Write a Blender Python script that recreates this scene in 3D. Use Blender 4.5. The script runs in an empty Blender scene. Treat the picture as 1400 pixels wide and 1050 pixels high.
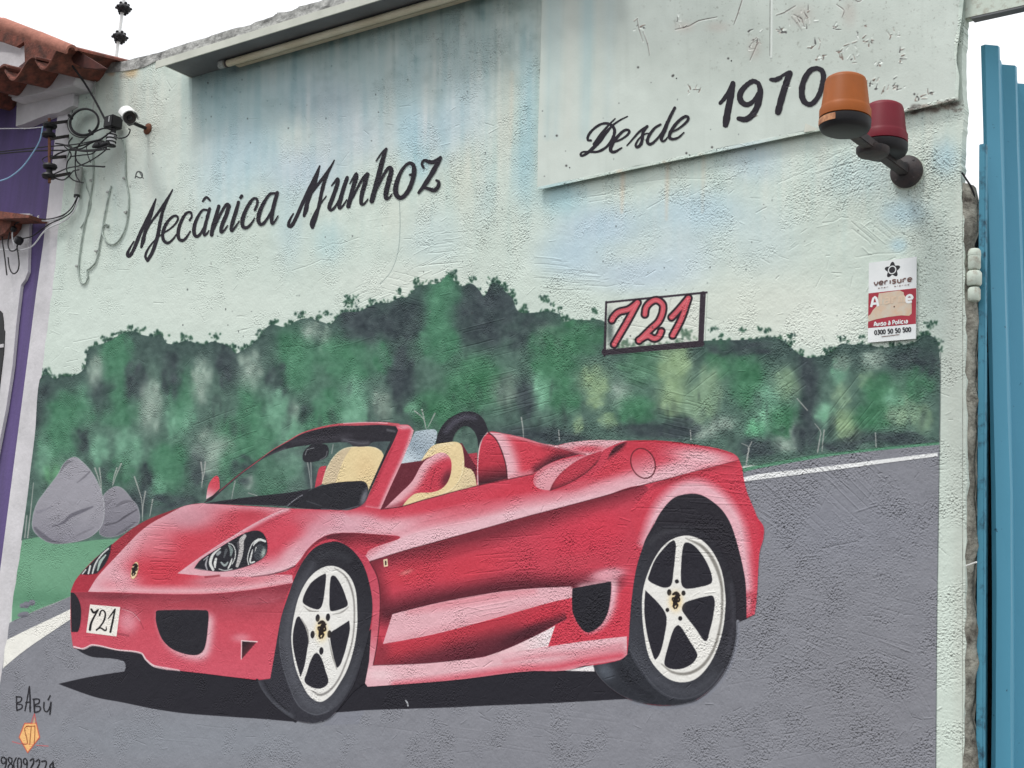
import bpy, bmesh, math, random
import numpy as np
from mathutils import Vector, Matrix
from mathutils.geometry import tessellate_polygon

rng = np.random.default_rng(7)
random.seed(7)
SC = bpy.context.scene
COL = SC.collection

# ------------------------------------------------------------------ camera, sky, sun, exposure
FPX, CX, CY = 2000.0, 700.0, 525.0            # focal length and centre measured on the 1400 x 1050 photograph
zc = np.array([690.0, 10375.0, -FPX]); zc /= np.linalg.norm(zc)
xc = np.array([2600.0, 225.0, FPX]); xc -= zc * (xc @ zc); xc /= np.linalg.norm(xc)
yc = np.cross(zc, xc)
RW = np.stack([xc, yc, zc])                   # camera -> world rotation
CAM = np.array([3.0449, -3.8518, 1.6])        # eye height, across the pavement; the wall face is the plane y = 0
cam = bpy.data.cameras.new('camera'); cam_o = bpy.data.objects.new('camera', cam); COL.objects.link(cam_o)
M4 = Matrix([list(RW[0]) + [CAM[0]], list(RW[1]) + [CAM[1]], list(RW[2]) + [CAM[2]], [0, 0, 0, 1]])
cam_o.matrix_world = M4
cam.sensor_width = 36.0; cam.lens = FPX / 1400.0 * 36.0; cam.clip_start = 0.05; cam.clip_end = 500
SC.camera = cam_o

SUN_EL, SUN_AZ = math.radians(64), math.radians(208)   # azimuth measured from +y, clockwise
w = bpy.data.worlds.new('World'); SC.world = w; w.use_nodes = True
nt = w.node_tree; nt.nodes.clear()
out = nt.nodes.new('ShaderNodeOutputWorld'); mixs = nt.nodes.new('ShaderNodeMixShader')
b1 = nt.nodes.new('ShaderNodeBackground'); b2 = nt.nodes.new('ShaderNodeBackground')
sky = nt.nodes.new('ShaderNodeTexSky'); sky.sky_type = 'NISHITA'; sky.sun_disc = False
sky.sun_elevation = SUN_EL; sky.sun_rotation = SUN_AZ
nt.links.new(sky.outputs[0], b1.inputs[0]); b1.inputs[1].default_value = 0.1
geo = nt.nodes.new('ShaderNodeTexCoord'); nz = nt.nodes.new('ShaderNodeTexNoise'); nz.inputs['Scale'].default_value = 3.0
nz.inputs['Detail'].default_value = 5
cr = nt.nodes.new('ShaderNodeValToRGB'); cr.color_ramp.elements[0].color = (0.88, 0.9, 0.93, 1); cr.color_ramp.elements[1].color = (1, 1, 1, 1)
nt.links.new(geo.outputs['Generated'], nz.inputs['Vector']); nt.links.new(nz.outputs['Fac'], cr.inputs[0])
nt.links.new(cr.outputs[0], b2.inputs[0])                                     # the white cloud deck of an overcast day, brighter overhead
sx = nt.nodes.new('ShaderNodeSeparateXYZ'); nt.links.new(geo.outputs['Generated'], sx.inputs[0])
ma = nt.nodes.new('ShaderNodeMath'); ma.operation = 'MULTIPLY_ADD'; ma.inputs[1].default_value = 1.05; ma.inputs[2].default_value = 0.68; ma.use_clamp = False
mx = nt.nodes.new('ShaderNodeMath'); mx.operation = 'MAXIMUM'; mx.inputs[1].default_value = 0.5
nt.links.new(sx.outputs['Z'], ma.inputs[0]); nt.links.new(ma.outputs[0], mx.inputs[0]); nt.links.new(mx.outputs[0], b2.inputs[1])
mixs.inputs[0].default_value = 0.9
nt.links.new(b1.outputs[0], mixs.inputs[1]); nt.links.new(b2.outputs[0], mixs.inputs[2]); nt.links.new(mixs.outputs[0], out.inputs[0])
sun = bpy.data.lights.new('sun', 'SUN'); sun.energy = 1.5; sun.angle = math.radians(12); sun.color = (1.0, 0.97, 0.93)
sun_o = bpy.data.objects.new('sun', sun); COL.objects.link(sun_o)
sd = Vector((math.sin(SUN_AZ) * math.cos(SUN_EL), math.cos(SUN_AZ) * math.cos(SUN_EL), math.sin(SUN_EL)))
sun_o.rotation_euler = sd.to_track_quat('Z', 'Y').to_euler(); sun_o.location = (0, -6, 9)
SC.view_settings.view_transform = 'Standard'; SC.view_settings.look = 'None'
SC.view_settings.exposure = 0.36; SC.view_settings.gamma = 1.0; SC.view_settings.use_curve_mapping = False

# ------------------------------------------------------------------ measuring helpers (photo point -> point on a plane of the place)
def W(px, py, Y=0.0):
    d = RW @ np.array([px - CX, CY - py, -FPX]); t = (Y - CAM[1]) / d[1]
    return CAM + t * d
def WX(px, py, X):
    d = RW @ np.array([px - CX, CY - py, -FPX]); t = (X - CAM[0]) / d[0]
    return CAM + t * d
def WV(px, py, Y=0.0): return Vector(W(px, py, Y))
def proj(P):
    c = (P - CAM) @ RW
    return np.stack([CX + FPX * c[..., 0] / -c[..., 2], CY - FPX * c[..., 1] / -c[..., 2]], -1)

def sm(pts, closed=True, n=7):
    """smooth outline through the points; a third value marks a corner"""
    P = [np.array(p[:2], float) for p in pts]; C = [len(p) > 2 for p in pts]; N = len(P)
    T = []
    for i in range(N):
        if C[i]: T.append(np.zeros(2)); continue
        a = P[(i - 1) % N] if (closed or i > 0) else P[i]; b = P[(i + 1) % N] if (closed or i < N - 1) else P[i]
        d = b - a; L = np.linalg.norm(d); T.append(d / L if L > 1e-9 else np.zeros(2))
    o = []
    for i in range(N if closed else N - 1):
        p, q = P[i], P[(i + 1) % N]; L = np.linalg.norm(q - p); m0, m1 = T[i] * L, T[(i + 1) % N] * L
        for k in range(n):
            t = k / n; t2, t3 = t * t, t * t * t
            o.append((2 * t3 - 3 * t2 + 1) * p + (t3 - 2 * t2 + t) * m0 + (-2 * t3 + 3 * t2) * q + (t3 - t2) * m1)
    if not closed: o.append(P[-1])
    return np.array(o)
def ell(x, y, rx, ry, a=0, n=40):
    t = np.linspace(0, 2 * np.pi, n, endpoint=False); a = math.radians(a)
    u, v = rx * np.cos(t), ry * np.sin(t)
    return np.stack([x + u * math.cos(a) - v * math.sin(a), y + u * math.sin(a) + v * math.cos(a)], 1)

# ------------------------------------------------------------------ painter: the mural is painted with numpy brushes, then laid out in wall metres
S, OX, OY = 2.0, -40.0, -70.0
AW, AH = int(1400 * S), int(1200 * S)
def lin(c): c = np.asarray(c, np.float32) / 255.0; return np.where(c <= 0.04045, c / 12.92, ((c + 0.055) / 1.055) ** 2.4).astype(np.float32)
def noise(h, w_, beta_lo, beta_hi, ax=1.0, ay=1.0):
    """band limited noise, wavelengths from beta_lo to beta_hi pixels, unit variance"""
    fy = np.fft.fftfreq(h)[:, None] * ay; fx = np.fft.rfftfreq(w_)[None, :] * ax
    f = np.sqrt(fx * fx + fy * fy) + 1e-9
    g = np.exp(-(f * beta_lo * 0.6) ** 2) * (1 - np.exp(-(f * beta_hi * 0.9) ** 2)) / np.maximum(f, 1.0 / beta_hi) ** 0.8
    s = np.fft.irfft2(np.fft.rfft2(rng.standard_normal((h, w_))) * g, s=(h, w_))
    return (s / s.std()).astype(np.float32)
def up(a, h, w_):
    ys = np.linspace(0, a.shape[0] - 1.001, h); xs = np.linspace(0, a.shape[1] - 1.001, w_)
    yi, xi = ys.astype(int), xs.astype(int); fy, fx = (ys - yi)[:, None].astype(np.float32), (xs - xi)[None].astype(np.float32)
    r0 = a[yi]; r1 = a[yi + 1]; r = r0 * (1 - fy) + r1 * fy
    return r[:, xi] * (1 - fx) + r[:, xi + 1] * fx
ART = np.empty((AH, AW, 3), np.float32); ART[:] = np.array((203, 215, 205), np.float32)

def blur(a, r):
    """three box passes"""
    for _ in range(3):
        for ax in (0, 1):
            k = max(1, int(round(r * 0.58)))
            p = [(0, 0), (0, 0)]; p[ax] = (k + 1, k)
            c = np.cumsum(np.pad(a, p, mode='constant'), axis=ax, dtype=np.float64)
            n = a.shape[ax]
            a = ((c[2 * k + 1:2 * k + 1 + n] - c[0:n]) if ax == 0 else (c[:, 2 * k + 1:2 * k + 1 + n] - c[:, 0:n])) / (2 * k + 1)
            a = a.astype(np.float32)
    return a
class Mk:
    """a soft mask in a window of the canvas"""
    def __init__(s, x0, y0, a): s.x0, s.y0, s.a = x0, y0, a
    def win(s, x0, y0, x1, y1):
        o = np.zeros((y1 - y0, x1 - x0), np.float32)
        ax0, ay0 = max(x0, s.x0), max(y0, s.y0); ax1, ay1 = min(x1, s.x0 + s.a.shape[1]), min(y1, s.y0 + s.a.shape[0])
        if ax1 > ax0 and ay1 > ay0:
            o[ay0 - y0:ay1 - y0, ax0 - x0:ax1 - x0] = s.a[ay0 - s.y0:ay1 - s.y0, ax0 - s.x0:ax1 - s.x0]
        return o
    def on(s, m): h, w_ = s.a.shape; return Mk(s.x0, s.y0, s.a * m.win(s.x0, s.y0, s.x0 + w_, s.y0 + h))
    def off(s, m): h, w_ = s.a.shape; return Mk(s.x0, s.y0, s.a * (1 - m.win(s.x0, s.y0, s.x0 + w_, s.y0 + h)))
    def soft(s, r):
        r = r * S; k = int(r * 2) + 2
        return Mk(s.x0 - k, s.y0 - k, blur(np.pad(s.a, k), r))
def cv(p): p = np.asarray(p, float); return np.stack([(p[:, 0] - OX) * S, (p[:, 1] - OY) * S], 1)
def poly(pts, smooth=True):
    q = cv(sm(pts)) if smooth and not isinstance(pts, np.ndarray) else cv(np.array([p[:2] for p in pts], float))
    x0, y0 = np.floor(q.min(0)).astype(int) - 1; x1, y1 = np.ceil(q.max(0)).astype(int) + 2
    h, w_ = y1 - y0, x1 - x0; SS = 3
    a = q; b = np.roll(q, -1, 0)
    rows, xs, sg = [], [], []
    for (ax, ay), (bx, by) in zip(a, b):
        if ay == by: continue
        s = 1.0
        if ay > by: ax, ay, bx, by, s = bx, by, ax, ay, -1.0
        k0 = math.ceil((ay - y0) * SS - 0.5); k1 = math.ceil((by - y0) * SS - 0.5)
        if k1 <= k0: continue
        k = np.arange(k0, k1); yy = (k + 0.5) / SS + y0
        rows.append(k // SS); xs.append(ax + (yy - ay) / (by - ay) * (bx - ax) - x0); sg.append(np.full(len(k), s))
    r = np.concatenate(rows); x = np.concatenate(xs); g = np.concatenate(sg) / SS
    xi = np.floor(x).astype(int); f = x - xi
    acc = np.bincount(r * (w_ + 2) + xi, g * (1 - f), h * (w_ + 2)) + np.bincount(r * (w_ + 2) + xi + 1, g * f, h * (w_ + 2))
    m = np.clip(np.abs(np.cumsum(acc.reshape(h, w_ + 2), 1)), 0, 1)[:, :w_].astype(np.float32)
    return Mk(x0, y0, m)
def line(pts, wd, smooth=True, closed=False, soft=0.5):
    """brush stroke; wd = one width or one per point"""
    if smooth: q = sm(pts, closed)
    else:
        q = np.array([p[:2] for p in pts], float)
        if closed: q = np.vstack([q, q[:1]])
    ws = np.interp(np.linspace(0, 1, len(q)), np.linspace(0, 1, len(wd)), wd) if hasattr(wd, '__len__') else np.full(len(q), wd, float)
    soft = soft * S if soft >= 3 else soft
    q = cv(q); ws = ws * S / 2; pad = ws.max() + 3 + soft
    x0, y0 = np.floor(q.min(0) - pad).astype(int); x1, y1 = np.ceil(q.max(0) + pad).astype(int)
    m = np.zeros((y1 - y0, x1 - x0), np.float32)
    for i in range(len(q) - 1):
        a, b = q[i], q[i + 1]; r0, r1 = ws[i], ws[i + 1]; p = max(r0, r1) + 2 + soft
        u0, v0 = np.floor(np.minimum(a, b) - p).astype(int); u1, v1 = np.ceil(np.maximum(a, b) + p).astype(int)
        u0, v0 = max(u0, x0), max(v0, y0); u1, v1 = min(u1, x1), min(v1, y1)
        X = np.arange(u0, u1)[None] + 0.5; Y = np.arange(v0, v1)[:, None] + 0.5
        d = b - a; L = max(d @ d, 1e-9); t = np.clip(((X - a[0]) * d[0] + (Y - a[1]) * d[1]) / L, 0, 1)
        dist = np.hypot(X - a[0] - t * d[0], Y - a[1] - t * d[1])
        c = np.clip((r0 + (r1 - r0) * t - dist) / (2 * soft) + 0.5, 0, 1)
        sub = m[v0 - y0:v1 - y0, u0 - x0:u1 - x0]; np.maximum(sub, c, out=sub)
    return Mk(x0, y0, m)
def blob(x, y, rx, ry, a=0, hard=0.0):
    """an airbrushed puff"""
    R = max(rx, ry) * 1.9 * S; cx, cy = (x - OX) * S, (y - OY) * S
    x0, y0, x1, y1 = int(cx - R), int(cy - R), int(cx + R) + 1, int(cy + R) + 1
    X = np.arange(x0, x1)[None] - cx; Y = np.arange(y0, y1)[:, None] - cy; an = math.radians(a)
    u = (X * math.cos(an) + Y * math.sin(an)) / (rx * S); v = (-X * math.sin(an) + Y * math.cos(an)) / (ry * S)
    d2 = u * u + v * v
    g = np.exp(-d2 ** 1.35 * .95) if not hard else 1 / (1 + np.exp((np.sqrt(d2) - 1) * hard))
    return Mk(x0, y0, g.astype(np.float32))
def put(m, col, op=1.0):
    h, w_ = m.a.shape; x0, y0 = max(0, m.x0), max(0, m.y0); x1, y1 = min(AW, m.x0 + w_), min(AH, m.y0 + h)
    if x1 <= x0 or y1 <= y0: return
    a = (m.a[y0 - m.y0:y1 - m.y0, x0 - m.x0:x1 - m.x0] * op)[..., None]
    if callable(col):
        X = (np.arange(x0, x1) / S + OX)[None]; Y = (np.arange(y0, y1) / S + OY)[:, None]; c = col(X, Y)
    else: c = np.asarray(col, np.float32)
    v = ART[y0:y1, x0:x1]; v += (c - v) * a
def grad(p0, p1, *stops):
    p0, p1 = np.array(p0, float), np.array(p1, float); d = p1 - p0; L = d @ d
    ts = [s[0] for s in stops]; cs = np.array([s[1] for s in stops], float)
    def f(X, Y):
        t = ((X - p0[0]) * d[0] + (Y - p0[1]) * d[1]) / L
        return np.stack([np.interp(t, ts, cs[:, k]) for k in range(3)], -1).astype(np.float32)
    return f
def edge_in(m, r, col, op=1.0, dx=0, dy=0):
    """airbrush along the inside of a stencil edge (on the side the shift leaves bare)"""
    s = Mk(m.x0 + int(dx * S), m.y0 + int(dy * S), m.a).soft(r)
    put(m.off(s), col, op)
# ================================================================== THE PAINTED WALL (flat art, painted)
RED, PINK, DRED, MAR, BLK = (200, 64, 82), (224, 170, 180), (142, 46, 58), (82, 34, 44), (40, 39, 46)
MINT = (203, 216, 206)
# ---- sky of the mural: mint, with sprayed blue and lilac clouds and rain streaks; canopy shade and grime painted in at the top
n1 = up(noise(AH // 8, AW // 8, 6, 60), AH, AW); n2 = up(noise(AH // 4, AW // 4, 5, 40, ax=1.0, ay=14), AH, AW)
n3 = up(noise(AH // 4, AW // 4, 3, 16, ax=1.0, ay=18), AH, AW)
yy = (np.arange(AH, dtype=np.float32) / S + OY)[:, None]; xx = (np.arange(AW, dtype=np.float32) / S + OX)[None]
ART += (n1 * 2.0)[..., None]
for (x, y, rx, ry, c, o) in [
    (330, 200, 60, 55, (178, 204, 214), .75), (300, 250, 40, 50, (184, 208, 216), .5), (420, 235, 55, 35, (182, 200, 216), .6), (480, 185, 60, 40, (186, 198, 208), .6),
    (440, 130, 70, 40, (172, 186, 196), .7), (300, 130, 45, 45, (150, 184, 190), .8), (380, 120, 60, 50, (150, 180, 186), .6), (560, 120, 70, 60, (160, 184, 190), .6),  # teal puffs under the canopy partly hold its shade
    (640, 70, 90, 60, (152, 172, 174), .6), (480, 70, 60, 40, (140, 164, 166), .5), (600, 180, 60, 40, (186, 206, 218), .6), (640, 140, 40, 40, (180, 200, 208), .5),
    (820, 310, 60, 32, (180, 202, 216), .8), (780, 350, 45, 30, (180, 204, 218), .7), (950, 290, 70, 32, (182, 206, 218), .7), (1030, 220, 40, 30, (184, 204, 214), .6),
    (870, 375, 70, 25, (184, 202, 216), .7), (930, 350, 50, 40, (190, 208, 218), .6), (1040, 330, 50, 50, (196, 212, 214), .5), (770, 270, 35, 25, (160, 200, 210), .6),
    (722, 150, 13, 110, (158, 194, 202), .7), (712, 230, 16, 50, (160, 196, 204), .55), (560, 190, 16, 50, (160, 198, 210), .55), (578, 225, 10, 25, (160, 200, 212), .5),
    (450, 330, 22, 30, (176, 208, 212), .5), (395, 300, 20, 60, (182, 206, 212), .5), (590, 325, 40, 40, (190, 210, 214), .4), (660, 250, 18, 50, (178, 206, 210), .4),
    (640, 240, 22, 50, (212, 215, 200), .6), (540, 300, 30, 30, (208, 216, 204), .6), (690, 150, 12, 90, (204, 206, 194), .5), (200, 230, 60, 100, (206, 215, 208), .6),
    (195, 150, 55, 50, (206, 210, 200), .7), (1180, 240, 60, 30, (186, 208, 210), .5), (1235, 290, 30, 20, (170, 200, 214), .6), (1228, 335, 12, 10, (172, 204, 216), .6),
    (1292, 215, 18, 25, (170, 204, 216), .6), (1050, 420, 120, 50, (214, 218, 206), .7), (560, 390, 90, 30, (216, 222, 212), .7), (300, 420, 160, 40, (212, 222, 212), .7),
    (120, 430, 80, 60, (210, 222, 212), .6), (1130, 440, 60, 40, (220, 226, 216), .8), (590, 110, 12, 70, (196, 196, 186), .35), (530, 120, 8, 60, (190, 190, 180), .3)]:
    put(blob(x, y, rx, ry), c, o)
put(line([(258, 112), (420, 66), (600, 18), (740, -20)], 34, soft=22).on(poly([(262, 90, 1), (264, 240, 1), (745, 240, 1), (745, -65, 1)], False)), (116, 136, 136), .75)  # dark band along the canopy: its shade and a dirt wash painted in
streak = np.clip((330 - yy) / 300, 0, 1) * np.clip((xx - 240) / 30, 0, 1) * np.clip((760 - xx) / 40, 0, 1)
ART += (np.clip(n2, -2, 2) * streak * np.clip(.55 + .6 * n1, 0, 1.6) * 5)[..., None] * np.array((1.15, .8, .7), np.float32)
put(line([(270, 150), (420, 110), (600, 70), (740, 30)], 60, soft=30).on(poly([(262, 90, 1), (264, 300, 1), (745, 300, 1), (745, -65, 1)], False)), (160, 176, 176), .35)  # wider, paler band of the same painted canopy shade and grime
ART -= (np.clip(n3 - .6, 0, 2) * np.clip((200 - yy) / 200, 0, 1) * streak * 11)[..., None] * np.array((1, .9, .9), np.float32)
ART += (n2 * 2.2 * np.clip((420 - yy) / 200, 0, 1))[..., None] * np.array((1.3, .7, .5), np.float32)
patch = up(noise(AH // 4, AW // 4, 10, 50), AH, AW); ART -= (np.clip(patch - .2, 0, 2) * np.clip((230 - yy) / 230, 0, 1) * np.clip((xx - 120) / 60, 0, 1) * 9)[..., None] * np.array((1, .95, .95), np.float32)
spots = up(noise(AH // 2, AW // 2, 3, 12), AH, AW); ART -= (np.clip(spots - 1.5, 0, 2) * np.clip(patch + .6, 0, 1.5) * np.clip((430 - yy) / 300, .15, 1) * 16)[..., None]
del streak, patch, spots
for x, y0, y1, o in [(852, 232, 290, .5), (913, 225, 300, .45), (962, 215, 290, .25), (700, 100, 200, .2)]:                 # rust runs
    put(line([(x, y0), (x - 1, (y0 + y1) / 2), (x - 2, y1)], [5, 4, 1], soft=3), (214, 190, 165), o)
put(line([(546, 270), (547, 310), (544, 345), (534, 372), (520, 388)], .7), (120, 135, 132), .8)
for x, y in [(190, 240), (192, 236)]: put(line([(185, 243), (188, 235), (194, 237), (193, 243), (186, 241)], 1.4), (50, 52, 54), .8)
put(line([(191, 236), (196, 244)], 1.2), (50, 52, 54), .8)
# crack and dirt at the very top left under the coping
for x, y, r, c in [(178, 100, 9, (214, 180, 135)), (183, 94, 6, (226, 200, 150)), (168, 104, 5, (170, 165, 155)), (152, 100, 5, (190, 160, 130))]:
    put(blob(x, y, r, r * .7), c, .7)

# ---- the metal sheet with the year: smoother grey-mint paint, streaked and flaked
sheet_px = [(734.5, 259.5, 1), (742, -70, 1), (1325, -70, 1), (1314, 22, 1), (1314, 36, 1), (1309, 60, 1), (1308, 80, 1), (1311, 104, 1), (1309, 136, 1), (1236, 153, 1), (1120, 179, 1), (1000, 203, 1)]
m_sheet = poly(sheet_px, False)
put(m_sheet, (200, 209, 201))
put(blob(1000, 60, 180, 70).on(m_sheet), (180, 188, 180), .75); put(blob(900, 20, 120, 60).on(m_sheet), (176, 184, 178), .6)
put(blob(1180, 60, 90, 90).on(m_sheet), (190, 198, 190), .6); put(blob(780, 200, 60, 60).on(m_sheet), (206, 214, 206), .7)
for x, w_, c, o in [(757, 8, (158, 188, 192), .45), (768, 5, (172, 196, 198), .5), (805, 10, (160, 192, 198), .4), (812, 6, (140, 186, 196), .3), (785, 6, (206, 206, 196), .4), (838, 12, (180, 198, 198), .4)]:
    put(line([(x, -60), (x, 60), (x - 4, 190)], [w_, w_, 1], soft=7).on(m_sheet), c, o)
h, w_ = m_sheet.a.shape
ms = m_sheet.win(0, 0, AW, AH)
ART += (ms * (n1 * 2.0 + np.clip(n3 - .6, 0, 2) * -2))[..., None]
grime = up(noise(AH // 2, AW // 2, 3, 30), AH, AW)
ART -= (ms * np.clip(grime - 1.25, 0, 1.5) * np.clip((150 - yy) / 150, 0, 1) * np.clip((xx - 850) / 150, 0, 1) * 34)[..., None] * np.array((.9, 1, 1), np.float32)
FLAKES = []                                     # places where the old paint of the sheet has chipped (also used for the relief)
for (x, y, r, k) in [(880, 40, 10, 6), (935, 32, 14, 6), (953, 128, 9, 6), (1038, 60, 14, 10), (1075, 45, 12, 10), (1100, 30, 16, 14), (1118, 62, 10, 6), (1130, 80, 10, 6), (1163, 80, 14, 14),
                     (1183, 55, 14, 12), (1145, 40, 8, 6), (1225, 50, 8, 6), (1205, 90, 8, 6), (1200, 125, 12, 12), (1227, 125, 12, 10), (1232, 80, 8, 6), (1258, 138, 7, 5), (1276, 130, 3, 3), (1080, 125, 5, 4), (1034, 160, 4, 3)]:
    for i in range(k):
        a, d, L = random.uniform(0, 6.28), random.uniform(0, r * 1.2), random.uniform(1.5, 8)
        u, v = x + d * math.cos(a), y + d * math.sin(a); b = random.uniform(-.3, 2.2)
        FLAKES.append(((u, v), (u + L * math.cos(b), v - L * math.sin(b))))
for p, q in FLAKES:
    put(line([p, ((p[0] + q[0]) / 2 + random.uniform(-1, 1), (p[1] + q[1]) / 2 + random.uniform(-1, 1)), q], [random.uniform(.8, 3.0), random.uniform(.6, 2), .5], False), random.choice([(74, 72, 72), (120, 104, 96), (168, 160, 152), (222, 228, 222)]), .85)
for p in [[(928, 44), (945, 40), (960, 32), (985, 27)], [(1008, 36), (1014, 20), (1021, -2)], [(1087, 26), (1094, 34), (1101, 44)], [(1090, 24), (1100, 30), (1104, 40)], [(876, 28), (879, 44), (884, 60)], [(884, 46), (890, 62), (893, 78)], [(1032, 62), (1040, 56), (1036, 72), (1030, 86)], [(1066, 24), (1078, 20), (1092, 12)], [(1152, 4), (1166, -2), (1178, 6), (1184, 2)], [(1148, 10), (1158, 18), (1156, 26)]]:
    put(line(p, [.7, 1.6, .8]), (98, 92, 88), .8); put(line([(x + .8, y + 1.4) for x, y in p], .8), (226, 230, 224), .6); FLAKES += list(zip(p[:-1], p[1:]))
for x, y, rx, ry in [(1165, 22, 10, 18), (985, 40, 16, 7), (940, 40, 14, 8), (1100, 24, 16, 14), (1036, 70, 9, 14)]: put(blob(x, y, rx, ry), (176, 166, 158), .4)
put(line([(1060, -60), (1059.5, 30), (1059, 82)], 3.0), (218, 224, 218), .9); put(line([(1057.6, -60), (1057.2, 30), (1057, 80)], .8), (96, 96, 94), .8)
for x, y in [(924, 107), (779, 229), (1000, 83), (925, 106), (877, 95), (1033, 112), (943, 212), (978, 204), (766, 188), (1254, 132)]: put(blob(x, y, 1.4, 1.4, 0, 6), (60, 58, 58), .9)

# ---- forest
FOREST_TOP = [(54, 520), (64, 512), (75, 518), (85, 514), (95, 515), (110, 509), (117, 499), (121, 478), (140, 470), (155, 464), (165, 457), (180, 453), (195, 458), (210, 460), (220, 457), (228, 469), (240, 470), (255, 466),
    (270, 470), (280, 471), (290, 467), (300, 469), (315, 475), (322, 483), (330, 480), (345, 471), (355, 461), (362, 450), (372, 444), (390, 447), (405, 439), (420, 435), (440, 440), (452, 443), (462, 432), (470, 427), (490, 426),
    (505, 419), (520, 414), (532, 414), (545, 407), (557, 406), (570, 393), (585, 389), (600, 387), (615, 375), (622, 386), (632, 391), (645, 388), (656, 398), (662, 405), (672, 388), (682, 388), (690, 398), (700, 407), (708, 425), (720, 428),
    (735, 427), (748, 426), (765, 430), (770, 440), (785, 437), (800, 438), (825, 439), (850, 470), (962, 466), (985, 465), (1010, 465), (1035, 463), (1050, 461), (1065, 463), (1080, 473), (1090, 483), (1103, 489), (1117, 488), (1130, 485),
    (1140, 479), (1150, 470), (1165, 471), (1185, 471), (1205, 475), (1225, 473), (1250, 468), (1265, 458), (1278, 463), (1284, 480)]
VERGE_TOP = [(1285, 604), (1200, 612), (1140, 619), (1100, 624), (1040, 635), (1010, 642)]
forest_px = FOREST_TOP + [(1286, 540, 1), (1284.5, 604, 1)] + VERGE_TOP[1:] + [(1000, 700, 1), (300, 720, 1), (185, 745, 1), (150, 738, 1), (90, 744, 1), (60, 735, 1), (29, 739, 1), (36, 690), (42, 640), (48, 590)]
m_forest = poly(forest_px)
put(m_forest, (84, 110, 100))
put(m_forest, lambda X, Y: np.broadcast_to(np.array((66, 80, 82), np.float32), (Y.shape[0], X.shape[1], 3)), 0)
# dark leaf dabs along the skyline
def tuft(x, y, s, n):
    for _ in range(n):
        put(blob(x + random.gauss(0, s * .55), y - random.uniform(-.35, .9) * s, random.uniform(.8, 1.9), random.uniform(1, 2.4), random.uniform(-40, 40), 4), random.choice([(44, 74, 62), (52, 88, 70), (40, 66, 60), (66, 100, 80)]), random.uniform(.55, .95))
sk = sm(FOREST_TOP, False, 5)
for p in sk[::2]:
    if 832 < p[0] < 955: continue
    if random.random() < .75: tuft(p[0], p[1] + random.uniform(-1, 3), random.choice([1.5, 2.5, 3, 4, 5.5]), random.randint(3, 12))
for x, y, s, n in [(62, 506, 6, 14), (93, 512, 5, 8), (142, 462, 5, 10), (155, 456, 5, 8), (180, 450, 7, 14), (193, 450, 5, 10), (215, 453, 5, 10), (251, 462, 5, 10), (258, 461, 4, 8), (295, 459, 6, 12), (252, 458, 4, 8), (320, 470, 5, 8), (335, 472, 4, 7), (355, 455, 6, 16), (372, 440, 6, 10), (378, 437, 4, 8), (395, 440, 4, 8),
                   (412, 430, 7, 16), (437, 432, 4, 7), (446, 428, 5, 12), (478, 408, 8, 22), (475, 415, 7, 16), (508, 410, 4, 8), (545, 398, 6, 12), (572, 384, 7, 18), (615, 374, 7, 18), (595, 385, 5, 8), (645, 382, 6, 14), (675, 382, 6, 14), (690, 388, 5, 10), (700, 398, 5, 10), (745, 408, 7, 22),
                   (718, 418, 4, 8), (712, 424, 4, 10), (775, 434, 5, 12), (756, 415, 4, 6), (765, 420, 3, 5), (812, 424, 5, 12), (975, 450, 5, 12), (985, 458, 4, 8), (1015, 450, 5, 10), (1038, 448, 3, 8), (1048, 450, 5, 12), (1080, 458, 5, 12), (1083, 468, 4, 8), (1096, 478, 4, 8), (1128, 478, 4, 8), (1135, 476, 4, 8),
                   (1151, 462, 5, 10), (1179, 460, 4, 8), (1270, 444, 6, 14), (1276, 440, 4, 10), (1282, 468, 4, 8), (1262, 456, 4, 8)]:
    tuft(x, y + 2, s, n)
G, G2, MI, M2, KK, K2, YY_, Y2, DK = (76, 126, 98), (68, 118, 88), (114, 162, 136), (130, 182, 152), (152, 170, 158), (116, 134, 124), (144, 170, 132), (132, 160, 132), (60, 69, 74)
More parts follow.
